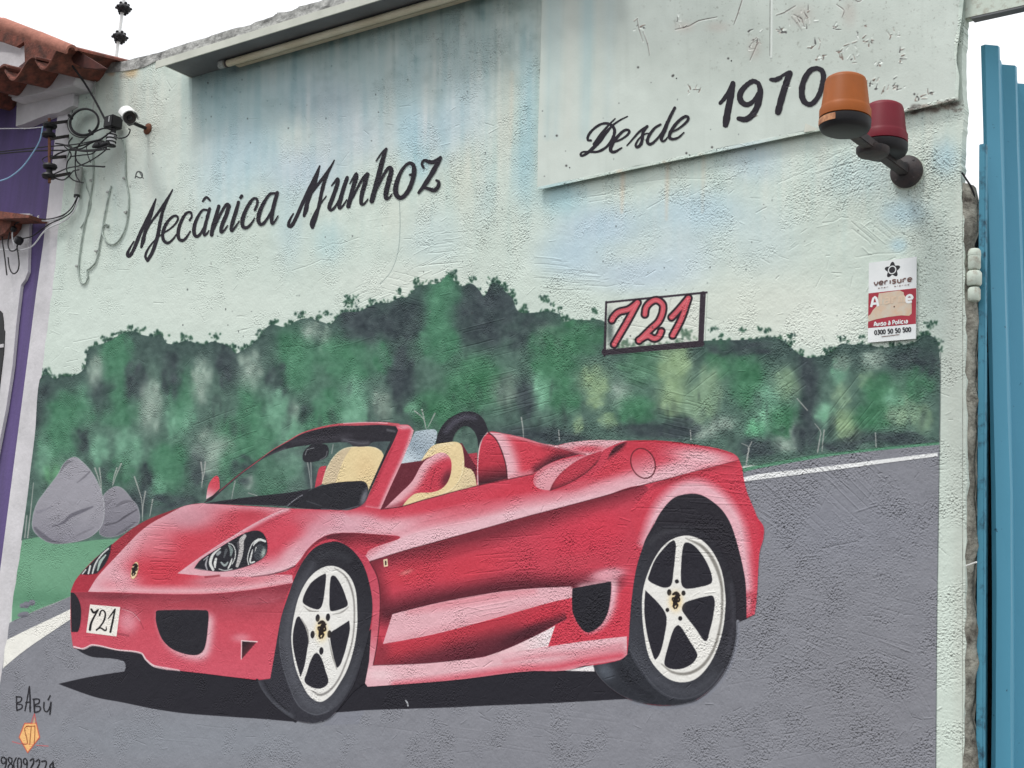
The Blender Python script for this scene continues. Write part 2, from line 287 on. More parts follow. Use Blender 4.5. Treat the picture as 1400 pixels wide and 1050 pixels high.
bl = [(60, 560, 25, 30, DK, .5), (160, 490, 22, 45, G, .9), (85, 590, 25, 40, G, .8), (130, 510, 10, 24, KK, .8), (116, 545, 11, 22, MI, .8), (140, 545, 20, 25, DK, .7), (165, 560, 26, 30, G, .6), (205, 555, 15, 36, KK, .85), (185, 520, 14, 30, DK, .7), (240, 575, 14, 24, MI, .7), (250, 540, 18, 36, G, .8), (275, 520, 13, 30, KK, .7),
    (235, 510, 14, 30, DK, .6), (310, 500, 14, 30, DK, .7), (100, 560, 30, 25, G, .7), (60, 625, 12, 26, MI, .6), (75, 650, 15, 18, (104, 160, 118), .6), (135, 612, 15, 22, MI, .75), (112, 605, 10, 20, DK, .5), (176, 612, 18, 26, MI, .75), (150, 650, 12, 16, DK, .7), (165, 645, 18, 20, G, .6), (232, 640, 30, 36, G, .85), (214, 672, 12, 20, MI, .6), (200, 660, 10, 26, DK, .7), (270, 640, 14, 30, DK, .7), (185, 690, 16, 20, DK, .8), (230, 690, 40, 14, DK, .5),
    (342, 505, 16, 26, KK, .6), (405, 490, 26, 46, G, .95), (378, 520, 14, 26, DK, .6), (375, 560, 18, 26, MI, .85), (342, 555, 18, 30, G, .7), (425, 452, 13, 14, KK, .65), (446, 468, 9, 22, KK, .7), (470, 490, 34, 34, G, .85), (500, 440, 34, 24, DK, .8), (486, 545, 17, 30, MI, .9), (520, 552, 11, 20, KK, .5), (450, 556, 22, 26, G, .8), (402, 566, 8, 16, KK, .7), (420, 570, 12, 14, DK, .8), (256, 570, 12, 18, MI, .6), (312, 590, 20, 20, G, .7),
    (345, 605, 30, 36, G, .8), (395, 590, 18, 26, MI, .7), (290, 615, 26, 30, KK, .55), (320, 640, 20, 30, G, .7), (482, 572, 20, 18, MI, .8), (430, 580, 22, 18, G, .8), (398, 640, 17, 18, MI, .85), (365, 652, 34, 24, G, .85), (340, 658, 8, 10, KK, .6), (330, 640, 20, 20, DK, .3), (425, 650, 8, 30, DK, .8), (515, 600, 40, 20, DK, .6),
    (555, 440, 30, 30, DK, .75), (605, 425, 24, 48, G, .95), (612, 385, 8, 12, G, .8), (660, 430, 40, 40, DK, .75), (600, 470, 26, 26, G, .7), (548, 520, 20, 45, DK, .9), (650, 525, 42, 34, G2, .95), (600, 560, 34, 26, G2, .9), (690, 532, 20, 22, K2, .8), (520, 490, 14, 24, G, .6), (525, 556, 12, 22, K2, .8), (725, 460, 30, 25, DK, .5), (750, 460, 20, 16, K2, .5), (740, 480, 20, 30, G2, .5), (718, 545, 12, 30, DK, .9), (742, 530, 12, 26, M2, .85), (763, 500, 30, 26, G2, .9), (772, 545, 22, 22, G2, .85),
    (790, 460, 34, 24, G2, .8), (812, 520, 20, 20, YY_, .7), (815, 548, 13, 13, YY_, .6), (832, 575, 13, 10, YY_, .7), (850, 540, 15, 22, KK, .7), (790, 582, 7, 14, YY_, .6), (868, 560, 26, 22, G2, .9), (880, 500, 34, 24, (86, 126, 102), .9), (922, 500, 22, 36, YY_, .85), (920, 545, 20, 22, YY_, .85), (950, 555, 16, 26, Y2, .8), (900, 590, 60, 10, DK, .8), (740, 595, 60, 12, DK, .85), (965, 590, 20, 12, KK, .5), (935, 585, 20, 14, DK, .7),
    (985, 490, 22, 26, G2, .7), (1022, 520, 24, 36, G2, .9), (1010, 475, 40, 12, DK, .6), (967, 535, 18, 36, Y2, .85), (988, 578, 16, 10, KK, .7), (1076, 525, 20, 22, Y2, .75), (1050, 550, 18, 24, MI, .75), (1034, 586, 14, 15, (112, 178, 138), .95), (1054, 570, 15, 14, M2, .8), (1078, 575, 25, 24, G2, .9), (1072, 608, 18, 10, KK, .7), (1088, 590, 8, 16, KK, .6), (1105, 520, 14, 50, DK, .85), (1102, 585, 16, 34, DK, .85), (1035, 612, 26, 14, DK, .85), (1147, 510, 12, 18, MI, .75), (1152, 495, 12, 12, K2, .7),
    (1195, 492, 18, 13, KK, .6), (1185, 520, 12, 12, Y2, .6), (1128, 565, 14, 14, M2, .85), (1156, 572, 18, 14, YY_, .75), (1160, 592, 16, 13, YY_, .8), (1150, 540, 12, 16, Y2, .7), (1205, 540, 26, 26, G2, .9), (1192, 572, 26, 18, G2, .85), (1232, 560, 20, 22, Y2, .6), (1260, 572, 13, 20, Y2, .7), (1255, 520, 20, 26, G2, .6), (1222, 545, 14, 12, MI, .6), (1270, 500, 14, 20, DK, .6), (1150, 608, 30, 8, DK, .7), (1220, 600, 60, 8, DK, .7), (1240, 490, 26, 14, DK, .5)]
put(Mk(m_forest.x0, m_forest.y0, m_forest.a).off(Mk(m_forest.x0, m_forest.y0 + int(34 * S), m_forest.a).soft(14)), (66, 84, 82), .72)
for x, y, rx, ry, c, o in bl:
    put(blob(x, y, rx, ry, random.uniform(-15, 15)).on(m_forest), c, o)
    # short dabs of the spray can that break the puff into leaf clumps, some darker gaps between them
    for _ in range(int(10 + rx * ry / 45)):
        a, d = random.uniform(0, 6.28), math.sqrt(random.random()); k = random.uniform(.14, .34); j = random.uniform(-16, 18) if c != DK else random.uniform(-12, 14)
        put(blob(x + rx * d * math.cos(a), y + ry * d * math.sin(a), max(2.0, rx * k), max(2.6, ry * k * .9), random.uniform(-25, 25), random.choice([0, 0, 4])).on(m_forest), tuple(v + j for v in c), random.uniform(.2, .55))
for _ in range(150):                                                     # dark gaps low between the trunks
    x = random.uniform(60, 1280); yb = 612 if x > 1000 else (600 if x > 700 else 690 if x < 280 else 590)
    put(blob(x, yb - abs(random.gauss(0, 34)), random.uniform(2, 6), random.uniform(5, 16), random.uniform(-12, 12)).on(m_forest), (54, 66, 66), random.uniform(.15, .4))
mf = m_forest.win(0, 0, AW, AH)
ART += (mf * up(noise(AH // 4, AW // 4, 4, 26), AH, AW) * 5.5)[..., None] * np.array((.9, 1, .9), np.float32)
ART += (mf * noise(AH, AW, 2, 5) * 3)[..., None]
put(blob(563, 556, 7, 6, 0, 4), (112, 160, 132), .9); put(blob(556, 560, 4, 4, 0, 4), (100, 146, 118), .8)
TR = (170, 172, 168)
for p in [[(130, 640), (135, 655), (139, 672)], [(136, 640), (138, 655), (139, 672)], [(160, 640), (156, 652), (154, 664)], [(166, 634), (159, 650), (155, 662)], [(184, 652), (190, 670), (194, 685), (195, 712)], [(199, 672), (196, 690), (195, 706)], [(209, 683), (207, 694), (205, 706)],
          [(275, 632), (277, 650), (276, 666)], [(281, 632), (279, 648), (276, 662)], [(322, 658), (319, 672), (317, 684)], [(421, 632), (424, 650), (426, 668)], [(425, 624), (426, 645), (427, 667)], [(340, 674), (352, 678)], [(456, 608), (454, 620)], [(567, 562), (576, 569), (580, 575), (583, 587)],
          [(577, 560), (580, 572), (582, 584)], [(595, 565), (590, 575), (585, 585)], [(713, 571), (715, 585), (716, 599)], [(1118, 618), (1121, 600), (1122, 590), (1114, 579)], [(1127, 588), (1125, 604), (1124, 618)], [(1198, 611), (1197, 592)], [(1020, 640), (1022, 622), (1024, 612), (1014, 606)], [(1023, 614), (1028, 604)], [(1022, 630), (1024, 612)],
          [(38, 735), (42, 700), (46, 660)], [(34, 735), (37, 705)], [(1090, 545), (1104, 561)], [(764, 588), (765, 602)], [(945, 602), (944, 588)]]:
    put(line(p, [2.0, 1.5, .9][:len(p)] if len(p) > 2 else 1.5), TR, .8)

# ---- lawn, road, white lines, boulders
lawn_px = [(29, 739, 1), (60, 734), (90, 742), (150, 737), (186, 742), (190, 800, 1), (104, 812, 1), (80, 822), (50, 834), (16, 850, 1), (17, 820, 1), (24, 776, 1)]
road_px = [(-40, 1140, 1), (-40, 880, 1), (16, 850, 1), (50, 835), (80, 823), (104, 812, 1), (300, 760, 1), (990, 690, 1), (1010, 642, 1), (1040, 638), (1140, 622), (1200, 615), (1284.6, 607, 1), (1284, 640, 1), (1281, 850, 1), (1279.6, 1050, 1), (1279, 1140, 1)]
put(poly(lawn_px), (108, 156, 126)); put(blob(60, 770, 50, 26).on(poly(lawn_px)), (118, 166, 136), .6); put(blob(60, 818, 60, 12).on(poly(lawn_px)), (84, 132, 104), .6)
m_road = poly(road_px); put(m_road, (132, 133, 140))
put(poly([(1285, 604, 1), (1200, 612), (1140, 619), (1100, 624), (1040, 635), (1012, 641, 1), (1014, 646, 1), (1040, 640), (1140, 623), (1200, 616), (1284.6, 608, 1)]), (92, 140, 114))
put(poly([(1012, 654, 1), (1040, 648), (1120, 639), (1200, 629), (1282, 619, 1), (1282, 624, 1), (1200, 634.5), (1120, 645.5), (1040, 655.5), (1013, 659, 1)]), (232, 233, 232))
mr = m_road.win(0, 0, AW, AH)
ART += (mr * (n1 * 1.0 + up(noise(AH // 2, AW // 2, 3, 12), AH, AW) * 1.6))[..., None]
put(blob(1150, 720, 120, 60).on(m_road), (134, 136, 146), .5); put(blob(1200, 950, 120, 90).on(m_road), (128, 128, 134), .5); put(blob(260, 1010, 220, 40).on(m_road), (138, 144, 152), .5)
wl_px = [(4, 914, 1), (7, 876, 1), (50, 855), (80, 841), (98, 832, 1), (98, 846, 1), (50, 878), (28, 894)]
put(poly(wl_px), (236, 234, 226))
rock1 = [(103, 625), (111, 630), (122, 641), (132, 656), (140, 676), (143, 694), (141, 714), (134, 726), (120, 736), (96, 742), (74, 743), (60, 738), (46, 725), (45, 708), (51, 688), (62, 672), (80, 648), (86, 636), (94, 628)]
rock2 = [(160, 665), (170, 670), (180, 682), (189, 694), (190.5, 714), (180, 722), (160, 733), (144, 734), (136, 728), (142, 712), (142.5, 688), (141, 679), (150, 669)]
m_r2, m_r1 = poly(rock2), poly(rock1)
put(m_r2, grad((165, 665), (160, 735), (0, (146, 144, 152)), (1, (118, 116, 126)))); put(m_r1, grad((110, 630), (90, 745), (0, (158, 156, 164)), (.6, (152, 150, 158)), (1, (134, 132, 142))))
for p, w_, c, o in [([(48, 722), (58, 732), (72, 741), (92, 743)], [3, 7, 6, 2], (98, 96, 106), .8), ([(72, 720), (86, 715), (98, 705), (112, 699), (127, 693)], [1.5, 3, 5, 5, 2], (100, 98, 108), .85), ([(82, 645), (90, 634), (100, 630)], [3, 5, 1.5], (112, 112, 118), .8), ([(106, 660), (116, 652), (124, 644)], [1, 2.5, 2], (108, 106, 114), .8),
                    ([(52, 700), (60, 698), (72, 692)], [5, 3, 1], (128, 126, 136), .6), ([(100, 735), (115, 728), (128, 722)], [1.5, 3, 1.5], (122, 120, 128), .7), ([(144, 718), (160, 714), (172, 706), (187, 697)], [1.5, 1.5, 2.5, 1.5], (76, 74, 82), .9), ([(160, 692), (170, 686), (184, 685)], [3, 4, 1.5], (106, 104, 112), .75), ([(160, 731), (172, 724), (184, 715)], [1.5, 4, 1.5], (94, 92, 100), .8), ([(145, 690), (152, 684)], 4, (116, 114, 122), .7), ([(150, 728), (165, 724)], 3, (126, 124, 132), .6)]:
    put(line(p, w_, soft=1.6).on(Mk(m_r1.x0, m_r1.y0, m_r1.a) if p[0][0] < 140 else m_r2), c, o)
put(line(rock1, 1.2, closed=True, soft=1), (176, 176, 182), .7); put(line(rock2, 1.1, closed=True, soft=1), (172, 172, 178), .6)
for c_, r_ in (((32, 840), (8, 3.5)), ((36, 827), (5, 4.5)), ((44, 824), (4.5, 4)), ((30, 828), (3, 3))):
    put(poly(ell(*c_, *r_, -12)), (124, 124, 134)); put(blob(c_[0], c_[1] + 2, r_[0] * .7, r_[1] * .4), (90, 90, 100), .7)
shadow_px = [(80, 935, 1), (120, 926), (170, 918, 1), (172, 912), (170, 905), (163, 902), (150, 900), (126, 898), (110, 891), (99, 882, 1), (200, 860, 1), (860, 840, 1), (870, 955, 1), (840, 956.5), (760, 961), (660, 965), (620, 967), (500, 971), (458, 974, 1), (404, 987, 1), (360, 983), (300, 979), (250, 975), (210, 969), (166, 960), (130, 953)]
put(poly(shadow_px), BLK)
put(line([(555, 958), (557, 961), (558, 965)], 2), (190, 192, 196), .9)

# ---- the car ------------------------------------------------------------------------------------------
ARCH = [(860, 880, 1), (864, 820), (872, 776), (882, 740), (894, 718), (904, 700), (920, 682), (936, 676), (956, 676), (972, 684), (988, 698), (1000, 718), (1010, 750), (1017, 780), (1020, 800), (1021, 830), (1021, 846, 1)]
car_px = [(97, 809, 1), (102, 796), (110, 785), (130, 764), (153, 745), (160, 738), (174, 728), (192, 716), (210, 707), (232, 699), (252, 692), (266, 689), (279, 688, 1), (300, 672), (326, 650), (348, 634), (372, 616), (396, 602), (412, 593), (434, 586), (460, 580.5), (480, 579), (520, 578), (546, 580), (558, 582), (566, 589, 1),
          (593, 587, 1), (600, 592), (610, 576), (624, 566.5), (638, 562.5), (652, 565), (662, 574), (668, 590, 1), (674, 590), (690, 593), (714, 598), (740, 606), (762, 609, 1), (780, 605), (810, 602), (860, 602.5), (890, 602), (920, 604), (950, 608), (980, 613), (1000, 619), (1008, 624), (1011, 629, 1), (1015, 640), (1017, 654), (1022, 674), (1032, 698), (1036, 708), (1044, 720), (1044, 736), (1040, 750),
          (1038, 762), (1035, 816), (1032, 840, 1), (1008, 851, 1), (1006, 876), (998, 904), (986, 926), (970, 944), (952, 957), (920, 964), (894, 964), (866, 958), (850, 951), (834, 940), (818, 924), (811, 910, 1), (800, 910, 1), (772, 917), (720, 918), (620, 930), (503, 939, 1), (499, 934, 1), (484, 945), (468, 964), (452, 980), (430, 988), (406, 985), (386, 973), (370, 958), (358, 942), (353, 930, 1), (320, 926), (280, 921), (246, 917), (212, 911), (200, 902), (193, 893), (160, 889), (127, 882), (114, 887), (101, 886, 1), (97, 860)]
m_car = poly(car_px)
def seal(px, col, op=1.0): m = poly(px); put(m, col, op); return m
# body panels without the open cockpit
body_px = [(97, 809, 1), (102, 796), (110, 785), (130, 764), (153, 745), (174, 728), (192, 716), (210, 707), (232, 699), (252, 692), (266, 689), (279, 688, 1), (392, 695, 1), (480, 698, 1), (502, 682, 1), (544, 590, 1), (540, 583, 1), (558, 581), (566, 589, 1), (560, 608), (549, 634), (536, 662), (521, 696, 1), (550, 692), (580, 683), (652, 664, 1), (653, 640), (655, 616), (660, 600), (668, 591, 1)] + car_px[34:]
m_body = poly(body_px); put(m_body, RED)
# far front wing and bonnet
wing = seal([(97, 809, 1), (102, 796), (110, 785), (130, 764), (153, 745), (174, 728), (192, 716), (210, 707), (232, 699), (252, 692), (268, 689, 1), (232, 704), (208, 716), (192, 728), (176, 743), (160, 761), (144, 778), (132, 791), (121, 809, 1)], grad((240, 690), (100, 810), (0, (140, 46, 56)), (.5, (165, 52, 64)), (1, (178, 50, 66))))
bon_px = [(121, 809, 1), (132, 791), (144, 777), (160, 760), (176, 743), (192, 727), (208, 715), (232, 702), (252, 692), (270, 689), (281, 688, 1), (330, 692), (392, 695, 1), (372, 703), (350, 714), (310, 737), (280, 757), (243, 784, 1), (262, 787), (330, 785), (400, 786, 1), (401, 797, 1), (360, 804), (320, 809), (280, 812), (220, 812), (160, 810)]
bon = seal(bon_px, (206, 66, 82))
edge_in(bon, 17, PINK, 1.0, 17, 7); put(blob(262, 708, 40, 18, -8).on(bon), (204, 150, 162), .8); put(blob(216, 740, 24, 26, 35).on(bon), (214, 130, 142), .6); put(blob(165, 790, 26, 16, 20).on(bon), (228, 176, 186), .8)
put(blob(340, 704, 30, 8).on(bon), (188, 52, 68), .7); put(blob(235, 778, 46, 14).on(bon), (206, 58, 74), .8); put(line([(121, 809), (160, 806), (220, 808), (290, 807), (340, 803), (400, 793)], [5, 6, 8, 9, 9, 6], soft=6).on(bon), (232, 186, 194), .95)
put(blob(300, 796, 40, 5).on(bon), (196, 120, 132), .7)
# near front wing
nw_px = [(243, 784, 1), (280, 757.5), (310, 738), (340, 720), (372, 703), (392, 695, 1), (430, 697), (480, 697), (502, 682, 1), (521, 696, 1), (560, 700, 1), (600, 741, 1), (548, 754), (506, 768, 1), (499.5, 759), (504, 753), (516, 747), (540, 739), (547.5, 735), (545, 733), (520, 731), (488, 728.5), (460, 729), (444, 733), (430, 742), (420, 752), (410, 766), (400, 776), (388, 782), (352, 788), (290, 788)]
nw = seal(nw_px, (208, 70, 88))
edge_in(nw, 12, PINK, 1.0, -4, -18); put(blob(470, 715, 60, 14, 6).on(nw), (208, 150, 164), .85); put(blob(400, 760, 26, 14, -50).on(nw), (224, 170, 180), .85); put(blob(424, 738, 26, 9, -45).on(nw), (216, 150, 164), .8)
put(line([(244, 784), (280, 757), (310, 738), (340, 720), (372, 703), (394, 696)], [4, 11, 11, 9, 9, 6], soft=3).on(nw), (224, 172, 182), .95); put(blob(385, 722, 26, 13, -25).on(nw), (212, 74, 92), .8); put(blob(365, 715, 30, 3, -28).on(nw), (160, 60, 74), .35)
put(blob(430, 710, 30, 8).on(nw), (206, 92, 108), .8); put(blob(492, 694, 16, 8, -60).on(nw), (150, 60, 76), .7); put(line([(340, 788), (370, 782), (396, 776), (410, 762)], [2, 4, 6, 5], soft=3).on(nw), (228, 184, 192), .9)
put(line([(281, 789), (300, 787)], 2.5, soft=2), (150, 48, 60), .8); put(line([(344, 789), (372, 785), (390, 780), (404, 774)], [1, 1.6, 2, 2], soft=1.2), (92, 44, 54), .8)
# bumper
bump_px = [(97, 810, 1), (121, 809.5), (160, 810.5), (220, 812.5), (280, 812.5), (320, 809.5), (360, 804.5), (401, 797, 1), (395, 808), (389, 824), (384, 846), (381, 864, 1), (370, 928, 1), (354, 928), (320, 926), (280, 921), (246, 917), (212, 911), (200, 902), (193, 893), (160, 889), (127, 882), (114, 887), (100, 885, 1), (97, 860)]
bump = seal(bump_px, grad((240, 808), (240, 925), (0, (150, 54, 68)), (.16, (176, 66, 80)), (.4, (203, 74, 90)), (1, (210, 84, 102))))
put(blob(300, 815, 60, 7).on(bump), (150, 58, 72), .7); put(blob(160, 815, 50, 5).on(bump), (120, 50, 62), .6); put(blob(350, 820, 40, 9, -8).on(bump), (178, 84, 98), .6); put(blob(120, 835, 14, 20).on(bump), (170, 66, 80), .5); put(blob(175, 850, 14, 16).on(bump), (226, 160, 172), .7)
put(line([(165, 831), (180, 836), (190, 846), (197, 860)], [1, 1.4, 1.4, .6]), (150, 52, 66), .8); put(line([(167, 832.5), (182, 838), (192, 849)], 1.0), (232, 178, 186), .7)
put(line([(160, 866), (176, 869)], 3, soft=2), (150, 60, 74), .6)
for _ in range(14):
    x, y = random.uniform(150, 390), random.uniform(814, 828); put(line([(x, y), (x + random.uniform(6, 22), y - random.uniform(-1, 4))], [.5, 1, .4], False), random.choice([(96, 40, 50), (196, 130, 140)]), .5)
put(line([(101, 884), (114, 887), (127, 882), (160, 888.5), (193, 893), (200, 902), (212, 911), (246, 917)], [2, 2.4, 2.4, 2, 2.4, 2.4, 3, 1.5]), (238, 214, 216), .95)
put(line([(212, 910), (228, 914), (246, 916)], [1, 4, 1], soft=1), (232, 184, 192), .8)
in1 = poly([(97, 810, 1), (102, 811), (109, 822), (111.6, 836), (110, 856), (107, 864, 1), (98, 864, 1)]); put(in1, BLK)
in2 = poly([(213.6, 840), (214, 836), (218, 834.4), (282, 834.4), (285.4, 837), (285, 856), (281, 884), (275, 893), (266, 895.6), (250, 893), (234, 886), (223, 875), (217, 862), (213.6, 848)])
put(Mk(in2.x0 + 12, in2.y0 + 12, in2.a).soft(7).off(in2).on(bump), (228, 186, 194), 1.0); put(Mk(in2.x0 - 2, in2.y0, in2.a).soft(3).off(in2).on(bump), (214, 120, 134), .5); put(in2, BLK)
duct = poly([(331.6, 876.4, 1), (351.6, 877.6, 1), (331, 901, 1)], False)
put(blob(330, 872, 12, 6).on(bump), (226, 150, 162), .6); put(duct, grad((331, 880), (346, 892), (0, (40, 32, 38)), (.6, (84, 40, 48)), (1, (160, 60, 74))))
put(line([(331, 876), (352, 877.4)], 1.6), (240, 214, 216), .95); put(line([(330.6, 876), (330.4, 901)], 1.4), (236, 206, 210), .9)
# plate
put(poly([(123.6, 826.4, 1), (165, 830, 1), (160, 870.4, 1), (118.4, 865, 1)], False), (236, 231, 222))
for p, w_ in [([(125.4, 833), (129, 837.5), (135, 833.6)], [2.4, 3, 2]), ([(134.6, 834), (128, 846), (125, 853), (123.6, 861)], [2, 2.6, 3, 3.4]), ([(136.6, 841), (140, 834.5), (144.4, 838), (143, 848), (138, 856), (132.6, 861.6)], [2.4, 1.8, 2.2, 2.4, 2, 2]), ([(132.6, 861), (138, 858.6), (145, 862), (146, 857)], [2, 2, 2.2, 1]), ([(148.6, 846), (153, 840), (158, 833)], [1, 2, 2]), ([(158, 833), (155, 848), (151.6, 864)], [2, 2.6, 2.8])]:
    put(line(p, w_), (30, 28, 30))
# headlights
hl_px = [(266, 777, 1), (274.4, 765.8), (292, 754), (304.8, 746), (320, 737), (332, 730.5), (341, 727), (350.4, 725.4), (357, 727), (362, 731.5), (365.8, 741), (366, 752.6), (363, 760), (356, 766), (344, 772), (332, 776), (316, 780), (300, 781.6), (284, 780), (273, 778.6)]
hl = poly(hl_px); put(hl, (41, 41, 48))
WHT, GRY = (224, 226, 222), (150, 160, 158)
for p, w_, c in [([(302, 749.5), (293, 757), (289.6, 763), (288.4, 771), (292, 779)], [1.5, 3, 4, 4, 3.5], WHT), ([(296, 764), (294.6, 770), (294.6, 776)], [3, 4, 2], WHT), ([(312.8, 742.6), (319, 745.6), (322.4, 753.4), (321.8, 763), (318, 771)], 1.4, WHT), ([(317.8, 764), (315.6, 771), (312.6, 777)], [1.6, 2.6, 2], WHT),
    ([(314, 746), (317, 752), (316, 760)], [3, 5, 2], (130, 144, 142)), ([(298, 758), (301, 755)], 4, (150, 158, 160)), ([(303, 769), (308, 773), (312, 769)], [2, 3.5, 2], (160, 172, 170)), ([(300, 778), (308, 780), (318, 778)], 1.2, WHT), ([(310, 752), (307, 762)], [4, 2], (88, 92, 96)),
    ([(335, 733), (331, 739), (330.6, 750), (328.6, 762), (324.8, 774)], [5, 7, 6.5, 6, 4], (192, 188, 186)), ([(326, 742), (327, 750)], 3, (90, 88, 92)), ([(354, 736.6), (346.6, 742), (341.6, 752.6), (339, 764.6), (340.6, 772)], 1.4, WHT), ([(363, 740), (356, 738), (349.6, 742), (347, 746)], [3, 3.6, 3, 1.4], WHT),
    ([(346, 752), (344, 760), (343, 769), (348.4, 768)], [1.5, 2.4, 2.6, 2], WHT), ([(351, 748), (349, 753)], 1.2, WHT), ([(284, 764), (282, 772), (284, 779)], [1.5, 2.5, 1.5], (170, 168, 172)), ([(279, 766), (285, 761)], [1, 1.6], (180, 178, 182)), ([(268, 777), (284, 780)], .8, (150, 150, 150))]:
    put(line(p, w_, soft=.8).on(hl), c, .95)
put(poly(ell(355, 755, 7.5, 11, 15)).on(hl), (66, 70, 76)); put(blob(360.5, 756, 3, 7, 15).on(hl), (176, 190, 182), .9); put(line([(351, 748), (349.4, 753)], 1.1).on(hl), WHT)
fl_px = [(153, 744, 1), (140, 755), (126, 769), (110, 785, 1), (122, 785.6), (133, 784, 1), (144, 772), (150.5, 758)]
fl = poly(fl_px); put(fl, (44, 44, 50))
for p, w_, c in [([(149, 750), (140, 758), (131, 771), (127, 784)], 2, WHT), ([(145, 759), (138, 768), (134, 780)], [2, 4, 2], (176, 196, 186)), ([(124, 774), (121.5, 784)], 2.4, WHT), ([(118, 779), (113, 785)], 1.6, WHT), ([(136, 764), (130, 778)], 1.2, (120, 130, 130))]:
    put(line(p, w_, soft=.8).on(fl), c, .95)
# horse badge on the bonnet (a small shield with a dark rearing figure)
def horse(cx, cy, s, ti=0.0):
    def q(l): return [(cx + (x + ti * y) * s, cy + y * s) for x, y in l]
    for p, w_ in [([(-.35, -.8), (.05, -.95), (.3, -.7), (.05, -.3)], [.3, .45, .4, .5]), ([(.1, -.5), (-.05, 0), (-.15, .45)], [.5, .6, .5]), ([(-.1, .35), (.2, .6), (.05, 1.0)], [.4, .28, .2]), ([(-.1, .4), (-.3, .75), (-.15, 1.05)], [.4, .26, .2]), ([(0, -.25), (-.4, -.3), (-.45, -.05)], [.3, .22, .16]), ([(.05, -.1), (-.35, .1)], [.26, .18]), ([(.05, .2), (.45, .0), (.4, -.5), (.55, -.7)], [.3, .25, .2, .14])]:
        put(line(q(p), [v * s for v in w_]), (38, 30, 28), .97)
put(poly(ell(184.6, 780, 4.6, 12, 14)), (236, 208, 166)); put(line(ell(184.6, 780, 4.6, 12, 14), .8, closed=True), (190, 130, 80), .6); horse(184.4, 779, 7.5, -.15)

# side: shoulder band above the crease, lower door, blades
CREASE = [(506, 768), (548, 754.5), (596, 741), (634, 730.5), (672, 720), (720, 706.5), (760, 696), (820, 680), (880, 663), (920, 653), (970, 640), (1011, 629)]
sh_px = [(506, 768, 1)] + CREASE[1:-1] + [(1011, 629, 1), (1008, 624), (1000, 619), (980, 613), (950, 608), (920, 604), (890, 602), (860, 602.5, 1), (840, 612), (822, 640), (780, 662), (752, 671), (730, 650), (695, 655, 1), (652, 664), (580, 683), (550, 692), (521, 696, 1), (500, 692, 1), (470, 700, 1), (500, 722), (545, 733), (547.6, 735), (540, 739), (516, 747), (504, 753), (499.5, 759)]
shd = seal(sh_px, (206, 66, 84))
put(line([(500, 764)] + CREASE[:8] + [(880, 664)], [16, 34, 60, 66, 58, 46, 38, 34, 30], soft=13).on(shd), (228, 182, 191), 1.0)
put(blob(560, 712, 40, 12, -12).on(shd), (222, 150, 162), .7); put(blob(500, 714, 30, 12, 10).on(shd), (218, 152, 164), .8); put(blob(640, 700, 60, 12, -15).on(shd), (208, 72, 90), .45); put(blob(590, 692, 50, 8, -14).on(shd), (206, 62, 80), .8); put(blob(720, 664, 60, 10, -14).on(shd), (208, 58, 76), .85)
put(blob(840, 640, 26, 14, -30).on(shd), (206, 62, 78), .9); put(blob(870, 612, 36, 9, 0).on(shd), (198, 56, 72), .9); put(blob(850, 662, 50, 13, -16).on(shd), (226, 172, 182), .75); put(blob(925, 646, 46, 13, -14).on(shd), (228, 178, 188), .7); put(blob(960, 625, 42, 12, 8).on(shd), (228, 178, 186), .95); put(blob(930, 640, 40, 12, -14).on(shd), (226, 170, 180), .9); put(blob(900, 655, 40, 9, -14).on(shd), (228, 182, 190), .8)
put(line([(862, 603.5), (890, 603), (920, 605), (950, 609), (980, 614.5), (1002, 621)], [2, 3, 3, 2.5, 2, 1.5], soft=2).on(shd), (176, 44, 58), .85)
put(line([(700, 662), (730, 655), (780, 668), (830, 648)], [3, 6, 6, 3], soft=4).on(shd), (190, 50, 66), .5)
door_px = [(506, 768.5, 1)] + [(x, y + .5) for x, y in CREASE[1:9]] + [(894, 680, 1), (894, 718), (882, 740), (872, 776), (864, 820), (858, 871, 1), (800, 877), (750, 884, 1), (674, 896), (640, 902), (580, 907.5), (510, 910, 1), (516, 880), (519.6, 844), (520, 812), (516, 788)]
door = seal(door_px, RED)
put(line([(506, 768)] + CREASE[1:9], [20, 26, 36, 40, 40, 38, 34, 28, 20], soft=11).on(door), (122, 42, 54), .97)
put(line([(510, 775), (520, 800), (524, 836)], [14, 18, 16], soft=8).on(door), (120, 40, 52), .85)
put(line([(530, 838), (600, 823), (670, 810), (720, 804), (780, 801), (840, 793)], [28, 34, 36, 32, 24, 16], soft=12).on(door), (92, 36, 47), .97)
put(blob(560, 785, 34, 15, -15).on(door), (204, 58, 72), .7); put(blob(556, 782, 9, 3, -20).on(door), (222, 150, 140), .6); put(blob(640, 775, 60, 20, -12).on(door), (208, 58, 74), .75); put(blob(800, 735, 60, 30, -15).on(door), (212, 54, 76), .6); put(blob(780, 770, 40, 12, -8).on(door), (196, 66, 82), .6); put(blob(830, 720, 30, 20).on(door), (210, 56, 76), .6)
put(blob(600, 760, 60, 8, -16).on(door), (164, 48, 62), .5)
low_px = [(510, 910, 1), (513, 895), (518, 868), (524, 880, 1), (590, 868), (660, 850), (720, 833), (762, 821, 1), (783, 818, 1), (784, 840), (768, 850), (760, 854, 1), (720, 876), (680, 893), (650, 900), (580, 907)]
low = seal(low_px, grad((640, 845), (655, 900), (0, (206, 58, 74)), (.35, (182, 54, 68)), (.65, (110, 42, 54)), (1, (84, 34, 46))))
put(blob(745, 840, 36, 10, -20).on(low), (206, 54, 72), .8); put(blob(720, 866, 44, 8, -24).on(low), (70, 32, 42), .75); put(blob(520, 890, 14, 20).on(low), (120, 44, 56), .6)
